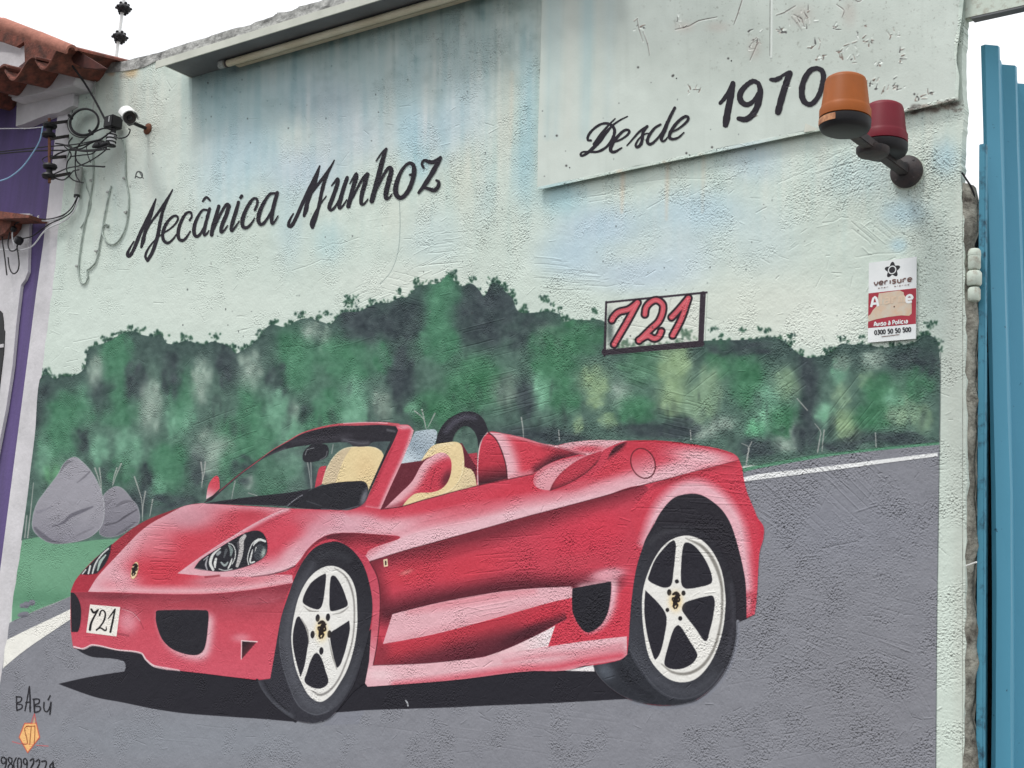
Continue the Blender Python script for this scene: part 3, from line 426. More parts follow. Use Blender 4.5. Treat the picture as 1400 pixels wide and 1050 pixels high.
blade = seal([(537, 839.5, 1), (600, 824), (670, 811), (720, 805), (780, 802, 1), (783, 803, 1), (783, 817.5, 1), (760, 822), (720, 833), (660, 850), (590, 868), (524, 880.5, 1)], (226, 172, 181))
put(line([(560, 836), (610, 826), (680, 814), (730, 808)], [5, 12, 12, 6], soft=6).on(blade), (216, 120, 132), .6); put(line([(530, 878), (600, 862), (680, 842), (740, 826)], [4, 9, 9, 4], soft=5).on(blade), (216, 150, 160), .8)
wedge = seal([(760, 855, 1), (750, 883.5, 1), (700, 893), (660, 899, 1), (690, 888.5), (725, 873)], grad((700, 890), (755, 865), (0, (230, 186, 192)), (1, (234, 220, 222))))
rear_low = poly([(763, 822, 1), (783, 817, 1), (800, 860, 1), (858, 800, 1), (866, 800, 1), (858, 871, 1), (800, 877), (750, 884, 1), (760, 854, 1), (775, 846)]); put(rear_low, (208, 60, 78)); put(blob(775, 838, 16, 8).on(rear_low), (180, 50, 64), .5)
rock_px = [(510, 909.5, 1), (580, 907), (650, 900), (674, 896), (750, 884), (800, 876.5), (857.5, 870, 1), (857.5, 896, 1), (848, 902), (800, 910), (772, 917), (720, 918), (620, 930), (503, 939, 1), (499, 934, 1), (504, 914)]
rocker = seal(rock_px, (226, 176, 184))
put(line([(540, 936), (620, 928), (700, 917), (760, 912), (800, 904), (850, 896)], [4, 8, 10, 11, 12, 12], soft=6).on(rocker), (208, 72, 90), .9); put(line([(690, 905), (740, 897), (790, 893), (850, 883)], [2, 4, 5, 5], soft=5).on(rocker), (206, 110, 124), .7); put(blob(520, 922, 20, 8).on(rocker), (236, 206, 210), .6)
put(poly([(772, 917, 1), (812, 909, 1), (813, 918, 1), (790, 917.5)]), (234, 228, 228))
put(line([(510, 909.8), (580, 907), (650, 900)], .9), (60, 30, 38), .5); put(line([(537, 839), (600, 823.5), (670, 810.5), (720, 804.6), (780, 801.5)], 1.1), (70, 30, 40), .7); put(line(CREASE[:-1], 1.2), (70, 30, 38), .75); put(line(CREASE[-3:], [1.2, 1.6, 1], False), (76, 32, 40), .7)
si = poly([(783, 804.4, 1), (836, 795, 1), (836, 810), (832, 836), (824, 852), (814, 861), (804, 864.6), (796, 860), (788, 848), (783, 834)])
put(Mk(si.x0 + 16, si.y0 - 8, si.a).soft(6).off(si).on(door), (232, 190, 198), 1.0); put(blob(832, 785, 22, 8, -10).on(door), (226, 170, 182), .9); put(Mk(si.x0 + 4, si.y0 + 5, si.a).soft(3.5).off(si).on(door), (222, 150, 164), .6); put(blob(828, 786, 18, 6, -10).on(door), (222, 150, 162), .8); put(si, BLK)
# strip behind the front wheel
strip = seal([(478, 746, 1), (499.5, 759.5), (506, 768, 1), (516, 788), (520, 812), (519.6, 844), (516, 880), (510, 910, 1), (504, 914), (499, 934, 1), (500, 900), (509, 852), (509.5, 824), (506, 800), (496, 772)], grad((510, 760), (505, 930), (0, (196, 66, 86)), (.6, (206, 92, 108)), (1, (232, 190, 198))))
put(line([(506, 768), (516, 788), (520, 812), (519.6, 844), (516, 880), (511, 908)], 1.3), (84, 30, 40), .85)
put(blob(486, 713, 46, 11, 6).on(m_body), (220, 166, 178), .85); put(blob(532, 722, 34, 11, -8).on(m_body), (226, 174, 184), .85); put(blob(440, 716, 26, 9, -20).on(m_body), (216, 150, 164), .6)
vent = seal([(400, 790, 1), (406, 776), (420, 752.5), (430, 742.5), (444, 733.5), (460, 729.3), (488, 728.8), (520, 731), (545, 733), (547.6, 735), (540, 739), (516, 747), (504, 753), (499.5, 759.5), (478, 747), (452, 737), (424, 752), (408, 784, 1)], grad((470, 728), (478, 756), (0, (96, 36, 48)), (.5, (146, 46, 60)), (1, (196, 60, 78))))
put(blob(520, 738, 22, 6, 0).on(vent), (120, 40, 52), .7); put(line([(402, 784), (414, 764), (428, 747), (446, 736)], [4, 5, 5, 3], soft=2).on(vent), (150, 50, 64), .8)
put(poly([(524.4, 765, 1), (530, 764, 1), (531, 774, 1), (525.4, 775.4, 1)], False), (236, 214, 176)); put(poly([(526.6, 767, 1), (528.6, 766.6, 1), (529, 772.6, 1), (527, 773, 1)], False), (60, 40, 40))
# rear quarter, wheel arch
rq_px = [(894, 662, 1), (920, 653), (970, 640), (1011, 629.5, 1), (1015, 640), (1017, 654), (1022, 674), (1032, 698), (1036, 708), (1044, 720), (1044, 736), (1040, 750), (1038, 762), (1035, 816), (1032, 840, 1), (1020, 846, 1), (1021, 830), (1020, 800), (1017, 780), (1010, 750), (1000, 718), (988, 698), (972, 684), (956, 676), (936, 676), (920, 682), (904, 700), (894, 718, 1), (870, 730, 1), (860, 700, 1)]
rq = seal(rq_px, (206, 62, 80))
put(line([(880, 742), (894, 712), (910, 690), (936, 670), (960, 670), (985, 688), (1004, 716), (1014, 750), (1022, 800), (1026, 835)], [8, 16, 22, 24, 24, 26, 26, 20, 14, 6], soft=7).on(m_body), (228, 178, 188), .95)
put(line([(866, 668), (900, 659), (930, 650.5)], [10, 9, 3], soft=6).on(rq), (128, 42, 54), .75)
put(line([(1000, 640), (1012, 680), (1024, 712)], [6, 8, 8], soft=6).on(rq), (200, 66, 84), .5); put(line([(905, 660), (950, 648), (1005, 634)], [5, 7, 5], soft=4).on(rq), (160, 50, 62), .7); put(line([(1018, 815), (1030, 815), (1026, 845)], [10, 10, 6], soft=4).on(rq), (180, 50, 66), .6)
put(line([(1026, 702), (1038, 712), (1043, 726), (1038, 745)], [3, 8, 9, 5], soft=4).on(rq), (202, 48, 68), .7); put(line([(1028, 760), (1034, 800), (1030, 838)], [3, 5, 4], soft=3).on(rq), (204, 70, 88), .6)
put(line([(886, 738), (896, 715), (912, 694), (932, 680)], [2, 3, 3, 1], soft=2).on(door), (112, 40, 52), .5)
arch_px = ARCH + [(1008, 851, 1), (980, 900, 1), (870, 900, 1)]
put(poly(arch_px), (44, 42, 49))
# fuel cap, fairing, scoop
put(poly(ell(879.6, 633.6, 16, 21, -22)).on(shd), grad((874, 618), (886, 652), (0, (206, 62, 78)), (.5, (212, 110, 124)), (1, (230, 184, 192)))); put(line(ell(879.6, 633.6, 16, 21, -22), 1.6, closed=True), (92, 36, 44), .9)
fair_px = [(668, 591, 1), (690, 593), (714, 598), (740, 606), (770, 613), (794, 621, 1), (766, 628), (748, 636), (730, 648, 1), (695, 655, 1), (692, 636), (686, 616), (678, 600)]
fair = seal(fair_px, (206, 62, 78)); edge_in(fair, 8, (228, 178, 187), .95, 16, -2); put(line([(700, 596), (735, 605), (765, 614)], [3, 5, 2], soft=3).on(fair), (224, 160, 170), .7); put(line([(712, 603), (740, 608)], 1.4, soft=1), (170, 44, 58), .6)
put(line([(735, 642), (765, 626), (792, 621)], [10, 14, 8], soft=6).on(fair), (70, 32, 42), .9); put(line([(745, 612), (775, 618)], [6, 8], soft=5).on(fair), (150, 44, 58), .7); put(line([(700, 652), (725, 646)], 5, soft=3).on(fair), (214, 130, 142), .7)
deck_px = [(740, 606, 1), (762, 609), (780, 605), (810, 602), (858, 602.5, 1), (846, 606), (828, 614), (820, 620), (800, 622.5), (786, 619)]
deck = seal(deck_px, (222, 168, 176)); put(blob(805, 614, 24, 5).on(deck), (206, 74, 90), .9); put(line([(765, 612), (800, 622)], 3, soft=2).on(deck), (150, 50, 62), .5)
dk = poly([(858, 602.5, 1), (846, 606), (830, 613), (823, 618), (819, 632, 1), (836, 624), (852, 612)]); put(dk.soft(2.5).on(shd), (70, 34, 42), .95)
sc_in = seal([(806, 622, 1), (823, 616.5, 1), (818, 632), (800, 648), (776, 662), (752, 671, 1), (757, 658), (768, 644), (786, 631)], (188, 58, 74)); edge_in(sc_in, 4, (96, 38, 48), .8, 3, -4); put(line([(752, 671), (776, 662), (800, 648), (818, 630)], 1.0, soft=1), (80, 34, 42), .6)
sc = seal([(806, 622, 1), (780, 626), (752, 634), (736, 644), (730, 654), (731, 663), (740, 669), (752, 670.5, 1), (757, 660), (766, 648), (786, 632)], (222, 152, 162)); edge_in(sc, 3, (206, 90, 106), .6, 3, 4)
# fairing mouth
mouth = seal([(668, 591.5, 1), (660, 600), (655, 616), (653, 640), (654, 663.5, 1), (694, 654.5, 1), (692, 636), (686, 616), (678, 600)], grad((668, 600), (680, 662), (0, (206, 62, 80)), (.55, (186, 52, 68)), (.85, (90, 36, 46)), (1, (48, 38, 44))))
put(line([(668, 591), (678, 600), (686, 616), (692, 636), (694, 655)], 1.6), (70, 34, 42), .9); put(line([(667, 591.5), (660, 600), (655.4, 616), (653.4, 640), (654, 663)], 1.3), (238, 206, 210), .9)
# cockpit: hoop, seats, glass
gl_px = [(286, 688, 1), (300, 674), (334, 646), (356, 630), (380, 618), (400, 612), (426, 608), (446, 606), (476, 605), (484, 610), (503, 610), (510, 605), (534, 603, 1), (520, 640), (505, 671, 1), (480, 697, 1), (400, 694), (340, 690)]
glass = poly(gl_px); put(glass, (84, 100, 100), .25)
put(seal([(441, 662, 1), (431, 667, 1), (434, 650), (438, 639), (447, 637, 1)], (196, 66, 82)), (0, 0, 0), 0)
seat1 = seal([(441, 662, 1), (446, 644), (456, 626), (470, 614), (490, 610.6), (512, 611.6), (522, 617), (525, 625), (518, 644), (505, 672, 1), (480, 668, 1)], (230, 207, 156))
put(poly([(441, 662, 1), (446, 644), (456, 626), (470, 614), (482, 611, 1), (472, 626), (464, 646), (459, 662, 1)]), (208, 188, 154)); put(blob(500, 640, 14, 18).on(seat1), (222, 190, 140), .5); put(line([(441, 661), (446, 644), (456, 626), (470, 614), (490, 611), (512, 612), (522, 617)], 1.2, soft=.8), (240, 226, 190), .7)
put(seal([(392, 692, 1), (350, 690.5), (314, 689.5), (279, 688.5, 1), (316, 683), (360, 677.5), (400, 673), (426, 668, 1), (412, 680)], (46, 45, 52)), BLK, .4)
hump = seal([(392, 692.5, 1), (412, 678), (434, 666), (460, 660), (486, 658), (499, 659), (504, 668), (503, 680), (496, 690), (480, 696.5), (452, 697), (420, 695.5)], (42, 42, 48)); put(blob(498, 680, 4, 12, 20).on(hump), (128, 130, 138), .8); put(line([(393, 692), (404, 683), (414, 677)], 1.4), (140, 140, 148), .8); put(line([(440, 696), (470, 697), (490, 692)], 1.4, soft=1).on(hump), (110, 112, 120), .7); put(line([(420, 685), (440, 692)], 1, soft=1), (90, 92, 98), .7)
put(seal([(420, 613), (415, 620), (415, 629), (420, 632), (436, 630), (448, 624), (450, 614), (446, 608), (430, 607)], (44, 44, 50)), BLK, .2); put(line([(418, 622), (421, 615), (430, 612.6)], 1.2), (150, 156, 158), .7); put(line([(438, 629), (446, 624), (448, 617)], 1.2), (130, 136, 138), .6)
frame_px = [(279, 688, 1), (300, 672), (326, 650), (348, 634), (372, 616), (396, 602), (412, 593), (434, 586), (460, 580.5), (480, 579), (520, 578), (541, 582), (545, 588, 1), (538, 605), (528, 625), (506, 671), (502, 683, 1), (505, 669, 1), (526, 622), (534.5, 603.5, 1), (510, 604.6), (503, 610), (484, 610), (476, 605), (446, 606), (426, 608), (400, 612), (380, 618), (356, 630), (334, 646), (310, 666), (290, 684, 1)]
fr = seal(frame_px, (46, 44, 51)); put(line([(296, 680), (330, 652), (360, 630), (390, 614)], [1, 3, 4, 2], soft=3).on(fr), (104, 104, 112), .8); put(line([(470, 601), (490, 606), (503, 606)], 4, soft=3).on(fr), (110, 110, 118), .7); put(line([(530, 588), (540, 590)], 3, soft=2).on(fr), (110, 110, 116), .6); put(line([(400, 604), (440, 600), (480, 596)], [3, 5, 2], soft=4).on(fr), (72, 70, 78), .7)
put(line([(300, 672), (326, 650), (348, 634), (372, 616), (396, 602), (412, 593), (434, 586), (460, 581), (490, 580), (520, 579), (545, 581)], [.8, .8, 1, 1, 1.4, 1.6, 2.2, 3, 4, 4, 4]), (206, 84, 96), .9); put(line([(470, 579), (500, 577.6), (530, 578.6)], 1.4), (226, 176, 184), .8)
put(line([(280, 687), (300, 671), (330, 646), (360, 624)], .8), (70, 36, 46), .8)
pil = seal([(541, 581, 1), (558, 581.5), (566, 589, 1), (560, 608), (549, 634), (536, 662), (521, 696, 1), (500, 693, 1), (502, 683, 1), (507, 671), (528, 625), (538, 605), (545, 589, 1)], (206, 66, 84)); edge_in(pil, 2.2, (230, 180, 188), .9, -3, -1); put(line([(506, 675), (530, 626), (541, 604)], [5, 3, 1], soft=2).on(pil), (160, 48, 62), .6); put(blob(552, 584, 9, 3).on(pil), (226, 166, 176), .8)
seal([(282, 683, 1), (284, 668), (288, 658), (296, 650.4), (300, 654), (301, 668, 1), (292, 677, 1)], grad((296, 652), (284, 680), (0, (204, 70, 84)), (.5, (206, 84, 98)), (1, (230, 196, 202))))
hoop = poly([(596, 607, 1), (600, 591), (610, 576), (624, 566.5), (638, 562.5), (652, 565), (662, 574), (668, 589, 1), (660, 600), (654, 612, 1), (653, 600), (648, 589), (640, 583), (632, 584), (623, 593), (619, 604, 1)])
put(poly([(636, 621, 1), (653, 619, 1), (653, 650, 1), (636, 642, 1)]), (176, 60, 74)); put(hoop, (46, 45, 52)); put(line([(610, 590), (622, 577), (636, 570), (650, 572)], [4, 6, 6, 4], soft=4).on(hoop), (92, 90, 104), .8)
seal([(549, 634.5, 1), (576, 630, 1), (568, 646), (550, 666), (526, 696, 1), (521, 696, 1), (536, 662)], grad((540, 650), (566, 640), (0, (150, 46, 60)), (.6, (110, 38, 50)), (1, (56, 34, 42))))
qg = seal([(568, 590, 1), (593, 587), (598, 592), (594, 608), (576, 630.5, 1), (549, 634, 1), (558, 612)], grad((560, 630), (592, 590), (0, (192, 206, 214)), (.4, (150, 166, 178)), (1, (178, 192, 200)))); put(line([(550, 633), (576, 630), (594, 608)], 1.2), (214, 222, 226), .7)
put(poly([(549, 634, 1), (576, 630, 1), (598, 607, 1), (632, 606, 1), (652, 640, 1), (652, 664, 1), (580, 683, 1), (521, 696, 1)], False), (104, 40, 52)); put(poly([(566, 688, 1), (606, 668, 1), (632, 636, 1), (641, 641, 1), (648, 646), (652.4, 664, 1)], False), (224, 202, 158))
tan2 = seal([(600, 679, 1), (630, 668, 1), (640, 641), (648, 646), (652, 663.6, 1), (630, 670)], (222, 200, 158))
tan1 = seal([(576, 631, 1), (584, 618), (594, 608.6), (620, 604), (630, 607), (634, 618), (635, 640), (628, 658), (620, 668), (608, 676), (580, 683), (551, 693, 1), (556, 684), (564, 676), (575, 670, 1), (604, 664, 1), (614, 650), (616, 632), (606, 622), (590, 624)], (230, 206, 156)); put(line([(600, 678), (622, 666), (632, 648), (634, 630)], 1.4, soft=1), (240, 224, 184), .7); put(line([(580, 626), (600, 610), (620, 606)], [2, 4, 3], soft=2).on(tan1), (238, 220, 180), .6)
seat2 = seal([(526, 695.5, 1), (546, 676), (564, 658), (578, 634), (592, 623), (606, 619), (615, 625), (618, 636), (615, 654), (606, 667), (592, 673), (570, 674.5), (560, 681), (550, 692.5, 1)], (204, 62, 80)); edge_in(seat2, 5, (230, 180, 188), .9, 9, 6); put(blob(612, 655, 8, 14, 25).on(seat2), (84, 36, 46), .8); put(line([(596, 640), (592, 655), (588, 672)], 1, soft=.8), (130, 40, 54), .6); put(line([(530, 695), (552, 688)], 4, soft=3).on(seat2), (130, 42, 56), .7)
put(line([(521, 696.5), (550, 692.5), (580, 683.5), (652, 664.5), (695, 655.5), (730, 648)], 1.2), (84, 34, 42), .8)
put(line([(507, 767), (520, 763)], 1), (80, 34, 42), .4)

put(poly([(440, 988, 1), (458, 974, 1), (497, 972, 1), (499.5, 934, 1), (505, 905, 1), (508, 860, 1), (490, 880, 1), (460, 960, 1)], False), BLK); put(poly([(440, 992, 1), (459, 974.5, 1), (499, 971, 1), (490, 990, 1)], False), (130, 132, 141)); put(line([(352, 930), (358, 943), (370, 959), (386, 974), (404, 986)], 4), BLK)
put(line([(1009, 850), (1008, 876), (1000, 905), (988, 928), (972, 946), (953, 960)], 5), (130, 132, 141)); put(line([(953, 960), (920, 967), (894, 967), (866, 960)], 5), (130, 132, 141))
# wheels -------------------------------------------------------------------------------------------------
wheel1_px = [(458, 740.5), (436, 746), (420, 760), (406, 784), (394, 816), (385, 844), (381, 864, 1), (370, 928, 1), (353.5, 930, 1), (358, 942), (370, 958), (386, 973), (406, 985), (426, 988.5), (441, 986), (452, 981), (466, 965), (484, 936), (498, 892), (508, 850), (509.6, 824), (506, 800), (498, 774), (486, 756), (472, 744.5)]
tyre1_px = [(458, 740.5), (436, 746), (420, 760), (406, 784), (394, 816), (385, 844), (382, 870), (383, 892), (389, 920), (400, 950), (410, 966), (424, 976), (436, 978), (452, 972), (468, 958), (484, 930), (498, 892), (508, 850), (509.6, 824), (506, 800), (498, 774), (486, 756), (472, 744.5)]
w1 = seal(wheel1_px, (52, 52, 60)); put(line([(355, 932), (364, 950), (380, 966), (400, 979)], [2, 4, 5, 4], soft=3).on(w1), (82, 84, 92), .9); put(line([(362, 932), (376, 955), (396, 973)], 1.6, soft=1.5).on(w1), (34, 34, 40), .8); put(line([(352.6, 930), (358, 942), (370, 958), (386, 973), (406, 985), (426, 988.5)], .9), (108, 110, 116), .5)
t1 = seal(tyre1_px, grad((390, 900), (505, 800), (0, (70, 71, 79)), (.35, (60, 61, 68)), (.7, (50, 50, 57)), (1, (42, 41, 48))))
put(line([(428, 772), (408, 810), (396, 850), (394, 890), (404, 932), (424, 962), (440, 968)], [5, 9, 9, 9, 9, 8, 5], soft=6).on(t1), (92, 94, 102), .6); put(line([(440, 760), (458, 756), (476, 764)], 6, soft=6).on(t1), (64, 66, 72), .6); put(line([(400, 950), (412, 968), (432, 977), (450, 972)], 1.2, soft=1), (100, 102, 110), .6); put(line([(383, 870), (384, 894), (390, 920), (402, 952)], 1.0, soft=1), (96, 98, 106), .6); put(line([(452, 966), (476, 934), (492, 890)], 5, soft=5).on(t1), (86, 88, 96), .5)
rim1_px = [(452, 773.6), (436, 779), (422, 792), (410, 814), (403, 840), (399, 868), (400, 888), (405, 914), (414, 936), (424, 952), (438, 959.6), (452, 952), (464, 936), (476, 914), (485, 884), (489, 856), (489, 832), (487, 808), (480, 790), (468, 778)]
RIM = (229, 227, 222)
r1 = seal(rim1_px, RIM); put(line([(458, 777), (472, 787), (481, 805), (485, 829), (483, 872), (472, 910), (458, 937), (440, 950), (426, 944)], [1, 2.2, 2.6, 2.2, 2, 2, 2.4, 3.4, 1], soft=1.5).on(r1), (112, 108, 106), .75)
for px in [[(445, 784.4), (428, 795), (419, 808), (414.4, 822), (418, 827), (432, 833), (438, 832), (442, 824), (445, 804), (446.4, 788)], [(455, 787), (460, 789), (468, 802), (474, 818), (476, 827), (471, 831), (456, 835.6), (452, 834), (451, 816), (452.4, 792)], [(408.4, 843), (404, 852), (401, 870), (402, 888), (407, 910), (411.6, 925.6, 1), (417, 910), (421, 886), (422.4, 876), (419, 860), (413, 848)],
           [(478, 848.4, 1), (460, 860), (454, 864), (452, 872), (455, 890), (459, 906), (462.4, 912.6), (470, 898), (476, 876), (479, 860)], [(433, 893), (426, 902), (420, 920), (417, 931), (424, 938), (436, 941.6), (446, 938), (449.6, 931), (446, 918), (440, 900)]]:
    put(poly(px), (42, 41, 49))
for p in [[(416, 829), (424, 835), (436, 836)], [(456, 840), (468, 837), (477, 830)], [(413, 846), (421, 862), (423, 880)], [(450, 874), (455, 896), (461, 915)]]: put(line(p, [.6, 2.0, .8], soft=1.4), (120, 116, 112), .75)
for x, y in [(435, 845), (449, 844), (428, 867.6), (451, 867), (440, 890)]: put(poly(ell(x, y, 2.9, 5.2, 4)), (38, 36, 42))
put(blob(440, 862, 8, 13), (238, 202, 120), .8); horse(440.5, 861, 11)
wheel2_px = [(888, 732), (904, 720), (928, 717.6), (952, 722.6), (970, 734), (986, 754), (998, 780), (1006, 810), (1007, 840), (1006, 876), (998, 904), (986, 926), (970, 944), (952, 957), (940, 961), (920, 964), (900, 964), (876, 960.5), (854, 953), (834, 940), (818, 924), (811, 910, 1), (848, 902.5), (858, 895, 1), (862, 856), (866, 804), (874, 764)]
tyre2_px = [(888, 732), (904, 720), (928, 717.6), (952, 722.6), (970, 734), (986, 754), (998, 780), (1006, 810), (1007, 840), (1006, 876), (998, 904), (986, 926), (970, 944), (952, 954), (932, 957), (912, 953), (894, 940), (878, 920), (866, 902), (860, 884), (862, 856), (866, 804), (874, 764)]
w2 = seal(wheel2_px, (46, 48, 55)); put(blob(828, 918, 14, 10, 45).on(w2), (88, 94, 104), .9); put(line([(812, 911), (820, 925), (836, 941), (856, 953.6), (880, 961)], 1.2, soft=1).on(w2), (96, 98, 106), .6); put(line([(850, 915), (866, 936), (890, 952)], [6, 8, 4], soft=5).on(w2), (36, 37, 44), .8)
t2 = seal(tyre2_px, grad((864, 900), (1000, 780), (0, (62, 64, 72)), (.4, (56, 57, 64)), (.75, (48, 47, 54)), (1, (46, 45, 52))))
put(line([(890, 742), (908, 728), (936, 725)], [4, 6, 3], soft=4).on(t2), (66, 66, 72), .8); put(line([(866, 880), (880, 908), (900, 930), (926, 944), (952, 942), (976, 924)], [5, 8, 8, 8, 8, 6], soft=6).on(t2), (80, 82, 90), .6); put(line([(862, 888), (880, 918), (896, 938), (914, 951), (934, 955), (952, 951), (972, 938), (990, 914)], 1.0, soft=1), (92, 94, 102), .6); put(line([(1000, 800), (1003, 850), (994, 896)], 4, soft=4).on(t2), (80, 80, 88), .5)
rim2_px = [(936, 732.4), (920, 737), (906, 748), (894, 766), (884, 790), (879, 812), (878.4, 836), (881, 866), (888, 898), (900, 916), (916, 929), (934, 933), (952, 928), (968, 912), (980, 890), (989, 860), (992.6, 826), (992, 810), (987, 780), (976, 756), (962, 740), (948, 733.6)]
r2 = seal(rim2_px, (229, 227, 221)); put(line([(938, 736), (960, 747), (976, 767), (986, 795), (988, 820), (986, 852), (976, 888), (960, 911), (940, 921), (920, 919), (905, 908)], [1, 4, 5, 4, 3, 3, 3.6, 4, 4, 3, 1], soft=2).on(r2), (108, 104, 98), .75)
for px in [[(921, 739), (908, 750), (896, 766), (888, 786), (887, 793), (898, 800), (910, 803.6), (918, 800), (921, 784), (923.6, 760), (924.4, 744)], [(938, 742), (948, 745), (960, 758), (970, 776), (974.4, 792), (972, 798), (958, 802.4), (940, 805), (934, 802), (931.6, 794), (932, 770), (934.4, 748)], [(883, 807, 1), (881.6, 824), (882, 844), (886, 870), (894, 898), (897, 901.6), (904, 890), (910, 864), (912, 846), (909, 836), (900, 824), (888, 812)],
           [(976, 816), (976, 840), (970, 866), (967, 875.6), (963, 875.6), (952, 860), (938, 842), (933, 833), (936, 825), (948, 820), (964, 816)], [(927, 855), (921, 862), (914, 884), (909, 904), (910, 910), (918, 914.4), (932, 914.4), (946, 908), (953.6, 898), (953, 892), (942, 874), (932, 858)]]:
    put(poly(px), (42, 41, 49))
for x, y, a, b in [(926, 795, 2.8, 2.8), (915.6, 810, 3, 4.4), (935, 811, 2.8, 3.6), (913, 834, 2.6, 2.8), (930.6, 845.6, 2.8, 3.2)]: put(poly(ell(x, y, a, b)), (36, 34, 38))
put(blob(924, 822, 9, 13), (236, 196, 120), .75); horse(924.6, 821, 10.5)

# ---- number box, artist's mark on the road
for a, b, w_ in [((830, 413.5), (966, 400), 3), ((829, 413), (827, 486), 3.2), ((961.5, 402), (958.5, 466), 7.6), ((827, 481.5), (959, 470), 8.6)]: put(line([a, ((a[0] + b[0]) / 2, (a[1] + b[1]) / 2), b], w_, False), (54, 46, 54), .97)
box_in = poly([(831, 415, 1), (957, 403, 1), (955, 466, 1), (829, 478, 1)], False); put(box_in, (212, 217, 207), 1.0)
put(blob(834, 450, 5, 24).on(box_in), (88, 102, 98), .9)
for x, y, s, n in [(858, 470, 6, 22), (880, 474, 5, 14), (905, 472, 6, 14), (936, 454, 6, 22), (945, 464, 8, 14), (846, 474, 6, 16), (925, 470, 6, 12)]:
    for _ in range(n): put(blob(x + random.gauss(0, s), y + random.gauss(0, s * .5), 2, 2.4).on(box_in), random.choice([(88, 112, 94), (110, 134, 112), (62, 92, 74)]), .6)
NUM = [[(837, 438), (839, 434), (846, 427), (860, 423), (872, 414)], [(872, 414), (858, 440), (848, 457), (840, 471)], [(882, 430), (884, 420), (892, 412), (900, 411), (907, 419), (902, 438), (890, 450), (874, 466)], [(874, 465), (886, 459.5), (895, 463), (901, 460), (904.5, 453)], [(918.5, 434), (928, 424), (941.5, 408)], [(941.5, 408), (932, 436), (920, 459)]]
for p in NUM: put(line(p, 12), (40, 32, 38), .98)
for p in NUM: put(line(p, 6.4, soft=1), (204, 90, 100), .98)
for p in NUM: put(line([(x - .6, y + .6) for x, y in p], 1.2, soft=1), (226, 140, 146), .5)
INK = (36, 36, 42)
put(poly([(34, 989, 1), (50, 989, 1), (54.4, 1008, 1), (38, 1029, 1), (26.4, 1008, 1)], False), (240, 188, 124)); put(line([(34, 989), (50, 989), (54.4, 1008), (38, 1029), (26.4, 1008)], 1.5, False, True), (204, 92, 72), .9)
put(line([(43, 989), (47.4, 976), (50, 989)], 1.2, False), (196, 84, 80), .9); put(poly([(43, 994, 1), (48, 980, 1), (48.6, 994, 1)], False), (240, 180, 120), .6)
for p in [[(43, 993), (36, 994), (34, 997), (37, 1010), (37, 1017), (30, 1017)], [(43, 994), (42, 1006), (41, 1018)], [(48, 992), (48, 1004), (47, 1017)], [(36, 993), (48, 993)]]: put(line(p, 1.1), (140, 74, 44), .9)
put(line([(17, 1014), (28, 1017)], 1.2), (206, 90, 90), .8); put(line([(50, 1019), (66, 1020)], 1.2), (206, 90, 90), .8); put(line([(28, 1016), (46, 1018)], .8), (206, 100, 90), .6)

# the reds are mixed with a little grey, sprayed thinly so that the plaster grain shows
cm_ = m_car.win(0, 0, AW, AH)[..., None]
ART += (ART.mean(-1, keepdims=True) - ART) * cm_ * .075
ART += cm_ * (noise(AH, AW, 2, 5)[..., None] * 2.2 + up(noise(AH // 2, AW // 2, 3, 14), AH, AW)[..., None] * 1.6)
del cm_
# dirt, broken plaster under the sheet's corner, dark specks
for x, y, r, c in [(1250, 153, 5, (120, 112, 104)), (1258, 150, 6, (92, 86, 82)), (1268, 149, 6, (150, 142, 132)), (1280, 149, 8, (126, 118, 110)), (1292, 146, 9, (146, 138, 128)), (1303, 142, 8, (110, 104, 98)), (1308, 150, 5, (150, 146, 138))]:
    for _ in range(5): put(blob(x + random.gauss(0, 4), y + random.gauss(0, 1.6), r * random.uniform(.3, .7), random.uniform(1, 2.6), random.uniform(-30, 10), 3), c, .7)
for p in [[(101, 112), (102.5, 122), (102, 134), (100, 140)], [(104, 134), (107, 139), (104, 146)], [(100, 146), (98, 158)], [(98, 200), (92, 215)]]: put(line(p, [1, 2, 1.2]), (62, 62, 62), .8)
for _ in range(130):
    x, y = random.uniform(110, 1290), random.uniform(100, 470); put(blob(x, y, random.uniform(.5, 1.0), random.uniform(.6, 1.5), 0, 6), random.choice([(70, 76, 76), (110, 118, 116), (54, 56, 58)]), random.uniform(.4, .9))
for _ in range(110):
    x, y = random.uniform(1282, 1316), random.uniform(470, 1050); put(blob(x, y, random.uniform(.5, 1.1), random.uniform(.6, 1.6), 0, 6), (110, 116, 110), random.uniform(.3, .7))
# light band beside the mural on the right, and the strip on the far left
put(poly([(1286, 482, 1), (1286, 545, 1), (1284.4, 604, 1), (1284, 640, 1), (1281, 850, 1), (1279.6, 1050, 1), (1279, 1140, 1), (1400, 1140, 1), (1400, 482, 1)], False), (202, 213, 203))
put(line([(1286, 482), (1285, 600), (1281, 850), (1279, 1140)], 1.2, False), (70, 78, 80), .6)
put(blob(1305, 500, 16, 200), (196, 200, 190), .5); put(blob(1312, 860, 10, 200), (188, 192, 182), .5)
ART += (noise(AH, AW, 2, 6) * 1.3)[..., None]
np.clip(ART, 0, 255, out=ART)
